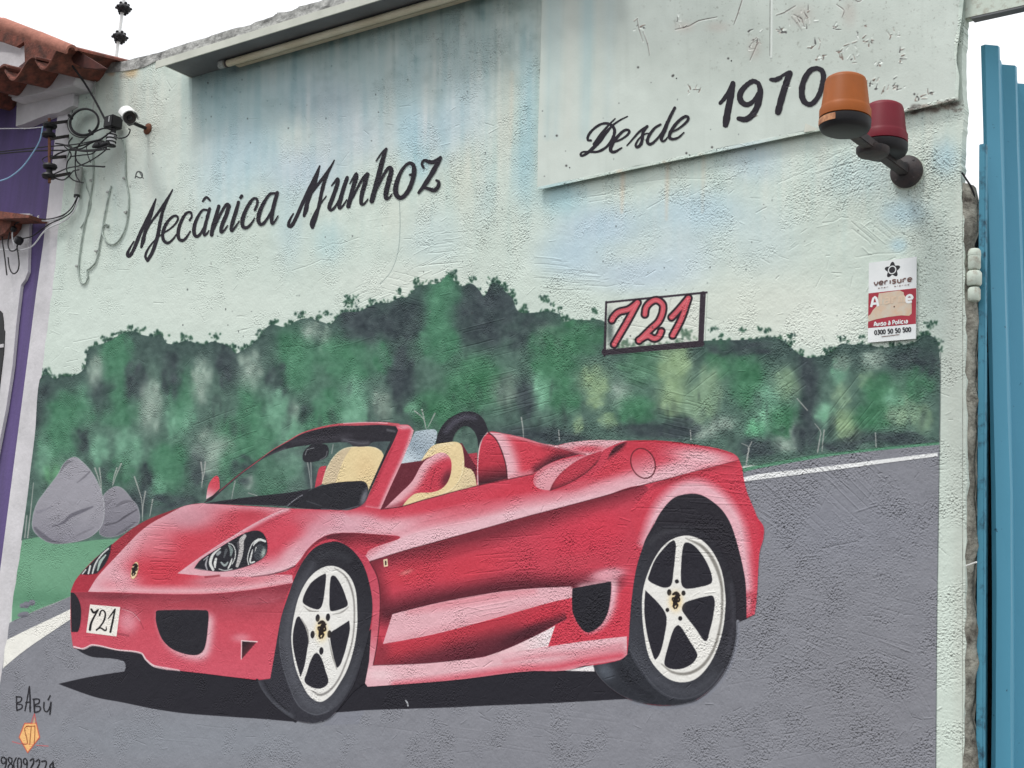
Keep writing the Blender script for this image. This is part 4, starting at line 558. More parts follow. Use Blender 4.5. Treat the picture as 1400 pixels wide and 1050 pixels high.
# ================================================================== lay the painting out in wall metres + relief of the plaster
X0, X1, Z0, Z1, PM = -2.95, 1.75, 0.60, 4.50, 560
CW, CH = int((X1 - X0) * PM), int((Z1 - Z0) * PM)
gx = X0 + (np.arange(CW) + .5) / PM; gz = Z0 + (np.arange(CH) + .5) / PM
GX, GZ = np.meshgrid(gx, gz)
pp = proj(np.stack([GX, np.zeros_like(GX), GZ], -1)).astype(np.float32)
PXm, PYm = pp[..., 0], pp[..., 1]; del pp
ax_ = np.clip((PXm - OX) * S - .5, 0, AW - 1.01); ay_ = np.clip((PYm - OY) * S - .5, 0, AH - 1.01)
xi, yi = ax_.astype(np.int32), ay_.astype(np.int32); fx, fy = (ax_ - xi)[..., None], (ay_ - yi)[..., None]
TEX = (ART[yi, xi] * (1 - fx) + ART[yi, xi + 1] * fx) * (1 - fy) + (ART[yi + 1, xi] * (1 - fx) + ART[yi + 1, xi + 1] * fx) * fy
del ART, fx, fy, xi, yi, ax_, ay_
def make_image(name, rgb, flt=False):
    im = bpy.data.images.new(name, CW, CH, alpha=False, float_buffer=flt)
    if flt: im.colorspace_settings.name = 'Non-Color'
    buf = np.ones((CH, CW, 4), np.float32)
    buf[..., :3] = rgb if rgb.ndim == 3 else rgb[..., None]
    im.pixels.foreach_set(buf.ravel()); im.update(); im.pack()
    return im
IM_ART = make_image('mural_paint', TEX / 255.0)
del TEX
# relief, metres
H1 = noise(CH, CW, 3.2, 9); H2 = noise(CH, CW, 7, 22); H3 = up(noise(CH // 4, CW // 4, 6, 30), CH, CW); H4 = up(noise(CH // 8, CW // 8, 8, 70), CH, CW)
Ls = up(noise(CH // 8, CW // 8, 12, 60), CH, CW)
rough = 1 / (1 + np.exp(-(Ls - .25) * 5))
def ellm(x, y, rx, ry): return np.exp(-(((PXm - x) / rx) ** 2 + ((PYm - y) / ry) ** 2))
for x, y, rx, ry, v in [(650, 270, 60, 120, .7), (720, 220, 25, 130, .6), (1180, 230, 120, 60, .7), (1250, 280, 50, 60, .8), (190, 150, 70, 60, .6), (1090, 800, 90, 120, .7), (1200, 760, 80, 80, .5), (760, 760, 90, 70, .7), (780, 860, 80, 40, .6), (820, 520, 60, 60, .6), (1250, 480, 40, 40, .6), (560, 430, 50, 40, .5), (330, 460, 30, 60, .5), (1180, 940, 80, 70, .6), (560, 880, 60, 30, .5),
                        (400, 150, 150, 80, -.7), (520, 330, 90, 40, -.5), (850, 320, 120, 50, -.6), (1030, 380, 120, 60, -.5), (250, 420, 150, 60, -.4), (240, 860, 120, 60, -.7), (300, 1000, 260, 40, -.5), (600, 700, 120, 30, -.6), (920, 840, 80, 100, -.5), (450, 850, 60, 100, -.6), (1130, 690, 50, 30, -.4), (480, 640, 160, 40, -.2), (700, 950, 120, 30, -.6), (1185, 410, 30, 60, -.3)]:
    rough += v * ellm(x, y, rx, ry)
rough *= .5 + .75 / (1 + np.exp(-up(noise(CH // 8, CW // 8, 5, 22), CH, CW) * 2.5))
rough = np.clip(rough, .05, 1.5)
peb = np.sign(H1) * np.abs(H1) ** 2.1 * .55 + .5 * np.maximum(H2 - .6, 0)          # sparse lumps and holes
REL = (peb * .00074 + H1 * .00014) * rough + H2 * .00010 + H3 * .00022 + H4 * .0004
del H3, H4, Ls
pits = np.maximum(noise(CH, CW, 3, 6) - 2.3, 0); REL -= pits * .0030 * np.clip(rough + .3, 0, 1.3); del pits
def scratch(pts, r, amp, hard=1.0):
    """a trowel mark: a groove (or a ridge) along a line given on the photograph"""
    q = np.array([W(x, y)[[0, 2]] for x, y in pts]); q = np.stack([(q[:, 0] - X0) * PM, (q[:, 1] - Z0) * PM], 1); r = r * PM
    p = 3 * r + 3; x0, y0 = np.maximum(np.floor(q.min(0) - p).astype(int), 0); x1, y1 = np.minimum(np.ceil(q.max(0) + p).astype(int), (CW, CH))
    if x1 <= x0 or y1 <= y0: return
    X = np.arange(x0, x1)[None] + .5; Y = np.arange(y0, y1)[:, None] + .5; best = np.full((y1 - y0, x1 - x0), 1e9)
    for a, b in zip(q[:-1], q[1:]):
        d = b - a; t = np.clip(((X - a[0]) * d[0] + (Y - a[1]) * d[1]) / max(d @ d, 1e-9), 0, 1)
        best = np.minimum(best, np.hypot(X - a[0] - t * d[0], Y - a[1] - t * d[1]))
    REL[y0:y1, x0:x1] += amp * np.exp(-(best / r) ** 2 * hard)
def comb(x, y, ang, L, n, gap, amp=.0012, jit=.5):
    a = math.radians(ang); dx, dy = math.cos(a), math.sin(a); nx, ny = -dy, dx
    for i in range(n):
        o = (i - n / 2) * gap + random.gauss(0, gap * .3); l = L * random.uniform(.4, 1.1); s = random.gauss(0, L * .25)
        p = [(x + nx * o + dx * (s + t * l), y + ny * o + dy * (s + t * l) + random.gauss(0, jit)) for t in (-.5, -.15, .2, .5)]
        scratch(p, random.uniform(.0012, .0024), random.choice([-1, -1, 1]) * amp * random.uniform(.5, 1.2))
for a in [(1180, 880, 15, 150, 9, 16, .0006), (1100, 980, 170, 160, 8, 18, .0005), (1230, 990, 60, 110, 7, 15, .0005), (700, 1000, 8, 200, 7, 12, .0004), (1050, 880, -30, 90, 8, 12, .0007), (1230, 700, 80, 70, 9, 9), (1085, 665, 40, 90, 14, 7), (1130, 690, 42, 110, 10, 9), (1060, 700, 35, 50, 9, 5), (1165, 585, -52, 70, 12, 6), (1150, 590, -45, 60, 8, 5), (1170, 660, 45, 90, 7, 10), (640, 480, -14, 70, 9, 7), (660, 505, -14, 60, 6, 8), (675, 545, -12, 50, 9, 6), (870, 500, 18, 60, 10, 6), (900, 470, 8, 60, 7, 8), (760, 375, 6, 50, 9, 5, .0010), (790, 385, 4, 40, 7, 5), (610, 345, -5, 50, 10, 6), (590, 360, -25, 50, 6, 8), (530, 300, -10, 60, 8, 9, .0004),
          (820, 255, -10, 60, 10, 5), (960, 240, -28, 70, 7, 9), (1150, 240, -18, 70, 9, 8), (1190, 320, 40, 40, 8, 6), (310, 600, -22, 60, 12, 6), (290, 640, -15, 50, 8, 7), (215, 745, 4, 35, 12, 5), (225, 765, 2, 30, 9, 6), (225, 780, 0, 25, 8, 5), (690, 630, 2, 60, 10, 8), (700, 770, -4, 70, 10, 8), (670, 775, -8, 60, 7, 6, .0009), (660, 835, -10, 70, 6, 7), (950, 625, 3, 50, 8, 6), (945, 690, 2, 90, 9, 9), (960, 740, 3, 80, 7, 9), (1000, 660, 6, 40, 7, 8),
          (960, 520, -38, 50, 8, 8), (1080, 520, -35, 50, 8, 8), (930, 570, 12, 50, 10, 6), (560, 400, 15, 50, 6, 7), (500, 405, -25, 40, 6, 6), (720, 560, -18, 60, 8, 6), (260, 1010, 5, 60, 5, 9, .0004), (1100, 900, 25, 40, 8, 9), (1000, 900, 15, 30, 5, 9, .0004), (1220, 900, 20, 40, 7, 9), (620, 720, -12, 70, 8, 8, .0004), (850, 790, 5, 40, 8, 7)]: comb(*a)
for p, amp in [([(435, 342), (455, 333), (465, 334), (490, 325)], -.001), ([(400, 370), (425, 362), (440, 355), (452, 357)], -.0012), ([(100, 468), (115, 465), (135, 461)], -.0012), ([(70, 495), (82, 485), (88, 475), (95, 474)], -.0008), ([(385, 475), (410, 473), (420, 477), (432, 475), (440, 472)], -.0011), ([(450, 476), (480, 470), (505, 462)], .0009),
               ([(340, 837), (380, 838), (480, 836), (510, 838), (535, 834)], -.0005), ([(640, 785), (690, 780), (710, 770), (720, 765)], -.0011), ([(620, 838), (640, 830), (660, 834)], .001), ([(700, 588), (735, 583), (750, 577), (770, 568)], -.0009), ([(955, 560), (968, 545), (985, 540)], -.001), ([(820, 640), (850, 632)], .0006), ([(870, 250), (920, 244), (1000, 246)], -.0009), ([(1065, 250), (1100, 235), (1150, 208)], -.001),
               ([(1125, 305), (1140, 303), (1150, 297), (1160, 298)], -.0011), ([(1170, 352), (1200, 347), (1230, 346)], -.0009), ([(1125, 750), (1170, 741), (1180, 735)], -.0015), ([(1170, 700), (1200, 690)], .0012), ([(1280, 930), (1283, 945), (1286, 970)], -.0004), ([(1140, 662), (1130, 680), (1120, 700)], -.0009), ([(1188, 640), (1210, 655), (1222, 670)], -.0009), ([(800, 390), (830, 392), (850, 388), (880, 390)], -.0008),
               ([(100, 130), (104, 160), (98, 190)], -.0012), ([(105, 140), (103, 150)], -.0014), ([(228, 110), (235, 122), (240, 116)], -.0015), ([(1230, 40), (1236, 60)], -.0008), ([(546, 268), (547, 310), (543, 348), (532, 375), (520, 390)], -.0005)]:
    scratch(p, .0022, amp)
for _ in range(900):                                                     # stray trowel nicks everywhere
    x, y = random.uniform(60, 1300), random.uniform(120, 1060); a = random.gauss(-.25, .6); l = random.uniform(4, 16)
    scratch([(x, y), (x + l * math.cos(a), y + l * math.sin(a))], random.uniform(.0009, .002), random.choice([-1, 1, -1]) * random.uniform(.0006, .0018))
# the metal sheet is nearly flat, with chipped paint
sh = np.array([W(p[0], p[1])[[0, 2]] for p in sheet_px])
ins = np.ones((CH, CW), bool); inside = np.zeros((CH, CW), bool)
jx, jz = sh[:, 0], sh[:, 1]; k = len(sh)
for i in range(k):
    a, b = sh[i], sh[(i + 1) % k]
    cnd = ((a[1] > GZ) != (b[1] > GZ))
    with np.errstate(divide='ignore', invalid='ignore'): xint = (b[0] - a[0]) * (GZ - a[1]) / (b[1] - a[1]) + a[0]
    inside ^= cnd & (GX < xint)
REL[inside] = H2[inside] * .00003 + H1[inside] * .00003 * np.clip((PXm[inside] - 900) / 200, .2, 1)
for p, q in FLAKES: scratch([p, q], random.uniform(.0012, .0028), random.choice([-1, -1, 1]) * .0014)
scratch([(1060, -60), (1059.5, 30), (1059, 82)], .003, .002)
IM_REL = make_image('plaster_relief', REL.astype(np.float32), True)
del REL, H1, H2, GX, GZ, PXm, PYm, inside, ins

# ================================================================== materials
def nmat(name, col, rough=.7, metal=0.0, var=.12, scale=8.0, bump=0.0, bscale=60.0, col2=None, spec=.3, streak=False, lo=.35, hi=.7):
    """procedural surface: base colour with a second, dirtier tone in noise patches and fine grain in relief (colours as sRGB 0-255)"""
    m = bpy.data.materials.new(name); m.use_nodes = True; n = m.node_tree; b = n.nodes['Principled BSDF']
    b.inputs['Roughness'].default_value = rough; b.inputs['Metallic'].default_value = metal; b.inputs['Specular IOR Level'].default_value = spec
    c1 = lin(col); c2 = lin(col2) if col2 is not None else c1 * (1 - 2.2 * var)
    tc = n.nodes.new('ShaderNodeTexCoord'); mp = n.nodes.new('ShaderNodeMapping'); n.links.new(tc.outputs['Object'], mp.inputs[0])
    if streak: mp.inputs['Scale'].default_value = (1, 1, .12)
    t = n.nodes.new('ShaderNodeTexNoise'); t.inputs['Scale'].default_value = scale; t.inputs['Detail'].default_value = 8; t.inputs['Roughness'].default_value = .65
    r = n.nodes.new('ShaderNodeValToRGB'); r.color_ramp.elements[0].position = lo; r.color_ramp.elements[1].position = hi
    r.color_ramp.elements[0].color = (*[float(v) for v in c1], 1); r.color_ramp.elements[1].color = (*[float(max(v, 0)) for v in c2], 1)
    n.links.new(mp.outputs[0], t.inputs['Vector']); n.links.new(t.outputs['Fac'], r.inputs[0]); n.links.new(r.outputs[0], b.inputs['Base Color'])
    if bump:
        t2 = n.nodes.new('ShaderNodeTexNoise'); t2.inputs['Scale'].default_value = bscale; t2.inputs['Detail'].default_value = 5
        bp = n.nodes.new('ShaderNodeBump'); bp.inputs['Strength'].default_value = 1; bp.inputs['Distance'].default_value = bump
        n.links.new(tc.outputs['Object'], t2.inputs['Vector']); n.links.new(t2.outputs['Fac'], bp.inputs['Height']); n.links.new(bp.outputs[0], b.inputs['Normal'])
    return m
def wall_mat(name, col=None, rough=.7, spec=.14, relief=1.0):
    """paint on the plastered wall: shared relief, colour from the painted picture or one plain paint"""
    m = bpy.data.materials.new(name); m.use_nodes = True; n = m.node_tree; b = n.nodes['Principled BSDF']
    b.inputs['Roughness'].default_value = rough; b.inputs['Specular IOR Level'].default_value = spec
    uv = n.nodes.new('ShaderNodeUVMap'); uv.uv_map = 'wall'
    if col is None:
        ti = n.nodes.new('ShaderNodeTexImage'); ti.image = IM_ART; ti.extension = 'EXTEND'; ti.interpolation = 'Linear'
        n.links.new(uv.outputs[0], ti.inputs[0]); n.links.new(ti.outputs[0], b.inputs['Base Color'])
    else:
        tc = n.nodes.new('ShaderNodeTexCoord'); t = n.nodes.new('ShaderNodeTexNoise'); t.inputs['Scale'].default_value = 90; t.inputs['Detail'].default_value = 4
        r = n.nodes.new('ShaderNodeValToRGB'); c = [float(v) for v in lin(col)]; r.color_ramp.elements[0].color = (*[v * .75 for v in c], 1); r.color_ramp.elements[1].color = (*[v * 1.5 for v in c], 1)
        n.links.new(tc.outputs['Object'], t.inputs['Vector']); n.links.new(t.outputs['Fac'], r.inputs[0]); n.links.new(r.outputs[0], b.inputs['Base Color'])
    tr = n.nodes.new('ShaderNodeTexImage'); tr.image = IM_REL; tr.extension = 'EXTEND'; tr.interpolation = 'Cubic'
    bp = n.nodes.new('ShaderNodeBump'); bp.inputs['Strength'].default_value = 1; bp.inputs['Distance'].default_value = relief
    n.links.new(uv.outputs[0], tr.inputs[0]); n.links.new(tr.outputs[0], bp.inputs['Height']); n.links.new(bp.outputs[0], b.inputs['Normal'])
    return m
M = dict(mural=wall_mat('mural_paint_on_plaster', relief=1.0), sheet=wall_mat('painted_metal_sheet', rough=.6, spec=.2), ink=wall_mat('black_sign_paint', (38, 35, 42), .6), thin_ink=wall_mat('thin_black_paint', (36, 35, 40), .5),
         plaster=nmat('broken_plaster', (172, 170, 158), .95, col2=(72, 66, 60), scale=22, bump=.012, bscale=70), concrete=nmat('weathered_concrete', (188, 188, 184), .95, col2=(104, 104, 102), scale=16, bump=.006, bscale=90, lo=.4, hi=.66),
         cream=nmat('cream_metal', (206, 208, 196), .6, var=.1, scale=6), dark_metal=nmat('grey_underside', (112, 114, 116), .6, var=.15, scale=5), tube=nmat('old_white_tube', (214, 208, 186), .45, col2=(190, 178, 150), scale=5),
         white=nmat('white_plaster', (214, 211, 214), .85, col2=(188, 186, 188), scale=5, bump=.002, bscale=50), purple=nmat('purple_paint', (100, 84, 134), .8, col2=(84, 74, 108), streak=True, scale=9, bump=.0015, bscale=60), clay_dark=nmat('dark_clay', (96, 54, 48), .95, col2=(60, 40, 38), scale=18), clay=nmat('fired_clay', (148, 88, 74), .95, col2=(84, 60, 54), lo=.3, hi=.62, scale=22, bump=.004, bscale=80),
         clay_cap=nmat('pale_clay', (176, 118, 102), .95, col2=(136, 92, 80), scale=18, bump=.002, bscale=80), black=nmat('black_plastic', (38, 37, 40), .5, var=.2, scale=20), cable=nmat('black_cable', (44, 43, 46), .55, var=.2, scale=20), grey_cable=nmat('painted_cable', (172, 184, 176), .7, col2=(120, 128, 122), scale=30), white_cable=nmat('white_cable', (214, 214, 216), .6, var=.1, scale=20), blue_cable=nmat('pale_blue_cable', (150, 190, 222), .6, var=.1),
         pipe=nmat('grey_conduit', (176, 180, 176), .7, col2=(140, 142, 138), scale=20), rust=nmat('rusty_iron', (120, 78, 58), .9, col2=(72, 50, 44), scale=40, bump=.001), whiteplastic=nmat('white_plastic', (236, 236, 234), .4, var=.05), lens=nmat('dark_glass', (26, 24, 28), .15, var=.1, spec=.6),
         orange=nmat('amber_plastic', (152, 80, 24), .5, col2=(134, 72, 26), scale=6, spec=.22), red=nmat('red_plastic', (116, 20, 38), .5, col2=(98, 20, 34), scale=6, spec=.22), gold=nmat('worn_gold_label', (206, 150, 108), .5, col2=(120, 70, 50), scale=60), iron=nmat('dark_iron', (50, 49, 52), .6, col2=(72, 62, 60), scale=30, bump=.0006, bscale=120),
         blue=nmat('blue_gate_paint', (80, 150, 177), .45, col2=(40, 78, 98), scale=46, spec=.4, bump=.0012, bscale=14, lo=.67, hi=.71), blue2=nmat('blue_post_paint', (72, 138, 162), .55, col2=(40, 74, 92), scale=30, spec=.35, lo=.52, hi=.7), mint=nmat('mint_paint_on_metal', (196, 206, 194), .6, col2=(150, 140, 126), scale=40, bump=.001, lo=.5, hi=.72),
         yard=nmat('gap_shade_masonry', (52, 48, 46), .95, col2=(30, 28, 28), scale=12, bump=.01, bscale=40), pavement=nmat('concrete_pavement', (150, 148, 142), .95, col2=(120, 118, 112), scale=5, bump=.003), road=nmat('asphalt', (70, 70, 72), .95, var=.2, scale=12, bump=.004, bscale=120),
         sign=nmat('sign_white', (232, 234, 234), .35, col2=(218, 222, 222), scale=12), sign_red=nmat('sign_red', (170, 50, 66), .4, var=.1), sign_black=nmat('sign_black', (40, 38, 44), .4, var=.1), sign_brown=nmat('sign_brown', (96, 72, 68), .45, col2=(130, 100, 92), scale=60), sign_tan=nmat('faded_print', (206, 178, 152), .6, col2=(198, 196, 184), scale=40), sign_faint=nmat('nearly_gone_print', (214, 192, 170), .6, col2=(206, 184, 160), scale=50), sign_pale=nmat('faded_white_print', (228, 218, 206), .5, col2=(206, 200, 186), scale=50))

# ================================================================== mesh helpers
class MB:
    def __init__(s): s.v, s.f = [], []
    def add(s, vs, fs): o = len(s.v); s.v += [tuple(p) for p in vs]; s.f += [tuple(i + o for i in f) for f in fs]; return s
    def box(s, a, b):
        x0, y0, z0 = a; x1, y1, z1 = b
        return s.add([(x0, y0, z0), (x1, y0, z0), (x1, y1, z0), (x0, y1, z0), (x0, y0, z1), (x1, y0, z1), (x1, y1, z1), (x0, y1, z1)], [(3, 2, 1, 0), (4, 5, 6, 7), (0, 1, 5, 4), (1, 2, 6, 5), (2, 3, 7, 6), (3, 0, 4, 7)])
    def prism(s, front, dv, back=True):
        """front: outline (Vectors, any winding); dv: extrusion"""
        P = [Vector(p) for p in front]; n = len(P); dv = Vector(dv)
        nrm = Vector((0, 0, 0))
        for i in range(n): nrm += P[i].cross(P[(i + 1) % n])
        if nrm.dot(dv) > 0: P.reverse()
        tri = tessellate_polygon([P]); Q = [p + dv for p in P]
        fs = []
        for a, b, c in tri:
            if (P[b] - P[a]).cross(P[c] - P[a]).dot(dv) > 0: a, c = c, a
            fs.append((a, b, c))
            if back: fs.append((c + n, b + n, a + n))
        for i in range(n): j = (i + 1) % n; fs.append((j, i, i + n, j + n))
        return s.add(P + Q, fs)
    def tube(s, pts, r, n=8, cap=True):
        P = [Vector(p) for p in pts]; R = r if hasattr(r, '__len__') else [r] * len(P); vs, fs = [], []
        up_ = None
        for i, p in enumerate(P):
            t = (P[min(i + 1, len(P) - 1)] - P[max(i - 1, 0)]).normalized()
            if up_ is None: up_ = t.orthogonal().normalized()
            up_ = (up_ - t * up_.dot(t)).normalized() if (up_ - t * up_.dot(t)).length > 1e-5 else t.orthogonal().normalized()
            bi = t.cross(up_)
            for k in range(n): a = 2 * math.pi * k / n; vs.append(p + (up_ * math.cos(a) + bi * math.sin(a)) * R[i])
        for i in range(len(P) - 1):
            for k in range(n): fs.append((i * n + k, i * n + (k + 1) % n, (i + 1) * n + (k + 1) % n, (i + 1) * n + k))
        if cap: fs += [tuple(reversed(range(n))), tuple(range((len(P) - 1) * n, len(P) * n))]
        return s.add(vs, fs)
    def lathe(s, prof, o, axis=(0, 0, 1), n=28):
        """prof: (radius, height) pairs along the axis"""
        ax = Vector(axis).normalized(); u = ax.orthogonal().normalized(); v = ax.cross(u); o = Vector(o); vs, fs = [], []
        for r, h in prof:
            for k in range(n): a = 2 * math.pi * k / n; vs.append(o + ax * h + (u * math.cos(a) + v * math.sin(a)) * r)
        for i in range(len(prof) - 1):
            for k in range(n): fs.append((i * n + k, i * n + (k + 1) % n, (i + 1) * n + (k + 1) % n, (i + 1) * n + k))
        fs += [tuple(reversed(range(n))), tuple(range((len(prof) - 1) * n, len(prof) * n))]
        return s.add(vs, fs)
    def obj(s, name, mat, parent=None, smooth=False, uv=False, bevel=0.0):
        me = bpy.data.meshes.new(name); me.from_pydata([tuple(v) for v in s.v], [], s.f); me.materials.append(mat)
        if uv:
            l = me.uv_layers.new(name='wall'); co = np.array(s.v, np.float32)
            vi = np.empty(len(me.loops), np.int32); me.loops.foreach_get('vertex_index', vi)
            q = np.stack([(co[vi, 0] - X0) / (X1 - X0), (co[vi, 2] - Z0) / (Z1 - Z0)], 1).astype(np.float32); l.data.foreach_set('uv', q.ravel())
        bm = bmesh.new(); bm.from_mesh(me)
        if not uv: bmesh.ops.recalc_face_normals(bm, faces=bm.faces)
        if bevel: bmesh.ops.bevel(bm, geom=[e for e in bm.edges if len(e.link_faces) == 2 and e.calc_face_angle(0) > .6], offset=bevel, segments=2, affect='EDGES')
        bm.to_mesh(me); bm.free()
        if smooth: me.polygons.foreach_set('use_smooth', np.ones(len(me.polygons), bool)); me.set_sharp_from_angle(angle=math.radians(38))
        o = bpy.data.objects.new(name, me); COL.objects.link(o)
        if parent is not None: o.parent = parent; o.matrix_parent_inverse = parent.matrix_world.inverted()
        return o
def thing(name, label, cat, loc, group=None):
    o = bpy.data.objects.new(name, None); COL.objects.link(o); o.location = loc; o.empty_display_size = .1
    o.matrix_world = Matrix.Translation(Vector(loc))
    o['label'] = label; o['category'] = cat
    if group: o['group'] = group
    return o
def tag(o, label, cat, group=None):
    o['label'] = label; o['category'] = cat
    if group: o['group'] = group
    return o
def structure(o): o['kind'] = 'structure'; return o
def dense(pts, n=6): return [tuple(p) for p in sm(pts, False, n)]
def cable_pts(pts, Y):
    """smooth run of a cable through photo points, Y = distance from the wall plane (one or per point)"""
    q = sm(pts, False, 6); ys = np.interp(np.linspace(0, 1, len(q)), np.linspace(0, 1, len(pts)), Y if hasattr(Y, '__len__') else [Y] * len(pts))
    return [WV(x, y, t) for (x, y), t in zip(q, ys)]
# ================================================================== the setting
structure(MB().box((-9, -2.2, -.3), (9, 6, 0)).obj('pavement', M['pavement']))
structure(MB().box((-60, -60, -.5), (60, -2.2, -.14)).obj('road', M['road']))
structure(MB().box((-60, 6, -.5), (60, 60, -.01)).obj('ground', M['pavement']))

# ================================================================== the painted wall
wall = thing('painted_wall', 'plastered workshop wall with a big mural of a red open sports car before trees', 'wall', (-.6, 0, 0))
LEFT = [(101, 112), (96, 160), (93, 205), (88, 254), (80, 320), (72, 390), (65, 450), (58.5, 500), (53, 545), (47, 600), (38.5, 670), (30, 738), (19.5, 810), (14, 845), (3, 915), (-13, 1010)]
def jit(pts, a, n=5):
    q = []
    for (x0, y0), (x1, y1) in zip(pts[:-1], pts[1:]):
        for k in range(n): t = k / n; q.append((x0 + (x1 - x0) * t + random.gauss(0, a), y0 + (y1 - y0) * t))
    return q + [pts[-1]]
left_w = [W(x, y)[[0, 2]] for x, y in jit(LEFT, .45)]
right_px = [(1318, 30), (1316, 60), (1315, 100), (1318, 135), (1317, 170), (1315.5, 200), (1313.5, 228), (1314, 250), (1317, 300), (1319, 350), (1318, 400), (1320, 460), (1320, 520), (1321, 600), (1321, 700), (1320, 800), (1319, 900), (1318, 1000), (1317, 1060)]
right_w = [W(x, y)[[0, 2]] for x, y in jit(right_px, .7)]
TOPZ = 4.26
top_w = [W(112, 103)[[0, 2]], W(128, 97)[[0, 2]], W(144, 90)[[0, 2]]]
outline = [(p[0], p[1]) for p in left_w][::-1] + [(p[0], p[1]) for p in top_w] + [(-2.2, 4.215), (-1.0, 4.2), (.5, 4.2), (1.58, 4.2)] + [(p[0], p[1]) for p in right_w]
outline = [(outline[0][0] + .03, 0.0)] + outline + [(outline[-1][0], 0.0)]
b = MB(); b.prism([Vector((x, 0, z)) for x, z in outline], (0, .035, 0)); b.obj('wall_face', M['mural'], wall, uv=True)
# masonry behind the plaster: its bare end shows beside the gate
zc_ = W(1315, 250)[2]
core = [(-2.72, 0.0), (-2.76, 1.6), (-2.79, 3.6), (-2.78, 4.17), (1.50, 4.17), (1.50, zc_ + .03), (1.535, zc_)]
end_prof = []
for i in range(34):
    z = zc_ - i * (zc_ - .3) / 33; end_prof.append(((-.022 if i == 0 else -.012 if i == 1 else -.004 if i == 2 else 0) + W(1316, PY_ := float(proj(np.array([1.58, 0, z]))[1]))[0] + random.gauss(.006, .005), z))
core += end_prof + [(1.59, 0.0)]
b = MB(); b.prism([Vector((x, .036, z)) for x, z in core], (0, .05, 0)); b.obj('masonry_core', M['plaster'], wall)
# rounded, crumbling plaster lip along the end
b = MB()
for i in range(60):
    z = 0.4 + i * (zc_ - .4) / 59; py = float(proj(np.array([1.58, 0, z]))[1]); xr = W(1318, py)[0]; bulge = .012 + .008 * math.sin(i * .9) + random.gauss(0, .004)
    b.v += [(xr - .004, -.0008, z), (xr + bulge * .7, .012, z), (xr + bulge + .006, .035, z), (xr + bulge + .004, .06, z), (xr - .01, .085, z)]
for i in range(59):
    for k in range(4): o = i * 5 + k; b.f.append((o, o + 1, o + 6, o + 5))
b.obj('crumbling_edge', M['plaster'], wall, smooth=True)
b = MB(); b.tube([WV(1321, 773.5, -.002), WV(1335, 768.5, -.04)], .0022); b.obj('nail', M['whiteplastic'], wall)
# rough concrete coping
cop_top = [(108, 99), (128, 91), (146, 86), (168, 84), (182, 80), (200, 76), (220, 71), (240, 64), (262, 57), (280, 52), (300, 45), (322, 38), (335, 36), (342, 34), (350, 30), (372, 23), (380, 17), (392, 16), (400, 14), (408, 9), (420, 6), (436, 2), (450, -4), (470, -8), (500, -17), (560, -33), (640, -56)]
cop_bot = [(640, -47), (560, -24), (480, 0.5), (420, 20), (340, 44), (280, 63), (212, 84), (196, 92), (176, 96), (150, 99), (128, 103), (106, 111)]
b = MB(); b.prism([WV(x, y, -.004) for x, y in jit(cop_top, .5, 4)] + [WV(x, y, -.004) for x, y in cop_bot], (0, .22, 0)); b.obj('coping', M['concrete'], wall)

# the layers of paint that make up the picture (film thickness about half a millimetre each)
def film(name, px, off, parent, label=None, smooth=True, mat='mural'):
    q = sm(px) if smooth else np.array([p[:2] for p in px], float)
    b = MB(); b.prism([WV(x, y, -off) for x, y in q], (0, off - .0001, 0), back=False)
    o = b.obj(name, M[mat], parent, uv=True)
    if label: o['label'] = label
    return o
film('painted_forest', forest_px, .0008, wall, 'painted band of dark green trees across the mural')
film('painted_road', [p if p[1] < 1100 else (p[0], 1095, 1) for p in road_px if p[0] > -30] + [(-15, 1095, 1), (8, 900, 1)] if False else [(8, 905, 1), (17, 852, 1), (50, 835), (80, 823), (104, 812, 1), (300, 760, 1), (990, 690, 1), (1010, 642, 1), (1040, 638), (1140, 622), (1200, 615), (1284, 608, 1), (1283.5, 640, 1), (1280.5, 850, 1), (1279, 1050, 1), (1278.6, 1080, 1), (-18, 1080, 1), (-10, 1000, 1)], .0006, wall, 'painted grey road under the car')
film('painted_lawn', [(31, 739, 1), (60, 734), (90, 742), (150, 737), (170, 740), (104, 812, 1), (80, 822), (50, 834), (19, 849, 1), (21, 820, 1), (27, 776, 1)], .0011, wall, 'painted patch of light green lawn')
film('painted_road_line', [(5.5, 912, 1), (9, 876, 1), (50, 855), (80, 841), (98, 832, 1), (98, 846, 1), (50, 878), (28, 894)], .0014, wall, 'wide white painted line left of the car')
film('painted_road_line', [(1012, 654, 1), (1040, 648), (1120, 639), (1200, 629), (1281.5, 619, 1), (1281.5, 624, 1), (1200, 634.5), (1120, 645.5), (1040, 655.5), (1013, 659, 1)], .0014, wall, 'thin white painted line right of the car')
film('painted_boulder', rock2, .0014, wall, 'smaller painted grey boulder'); film('painted_boulder', rock1, .0018, wall, 'larger painted grey boulder')
for c_, r_ in (((32, 840), (8, 3.5)), ((36, 827), (5, 4.5))): film('painted_stone', [tuple(p) for p in ell(*c_, *r_, -12, 14)], .0014, wall)
car = film('painted_car', car_px, .0018, wall, 'painted red open-top sports car seen from its front corner')
film('wheel', wheel1_px, .0024, car, 'painted front wheel with five white spokes'); film('wheel', wheel2_px, .0024, car, 'painted rear wheel with five white spokes')
film('headlight', hl_px, .0024, car, 'painted near headlight with two round lamps'); film('headlight', fl_px, .0024, car, 'painted far headlight, a narrow sliver')
film('number_plate', [(123.6, 826.4, 1), (165, 830, 1), (160, 870.4, 1), (118.4, 865, 1)], .0024, car, 'white painted plate reading 721', False)
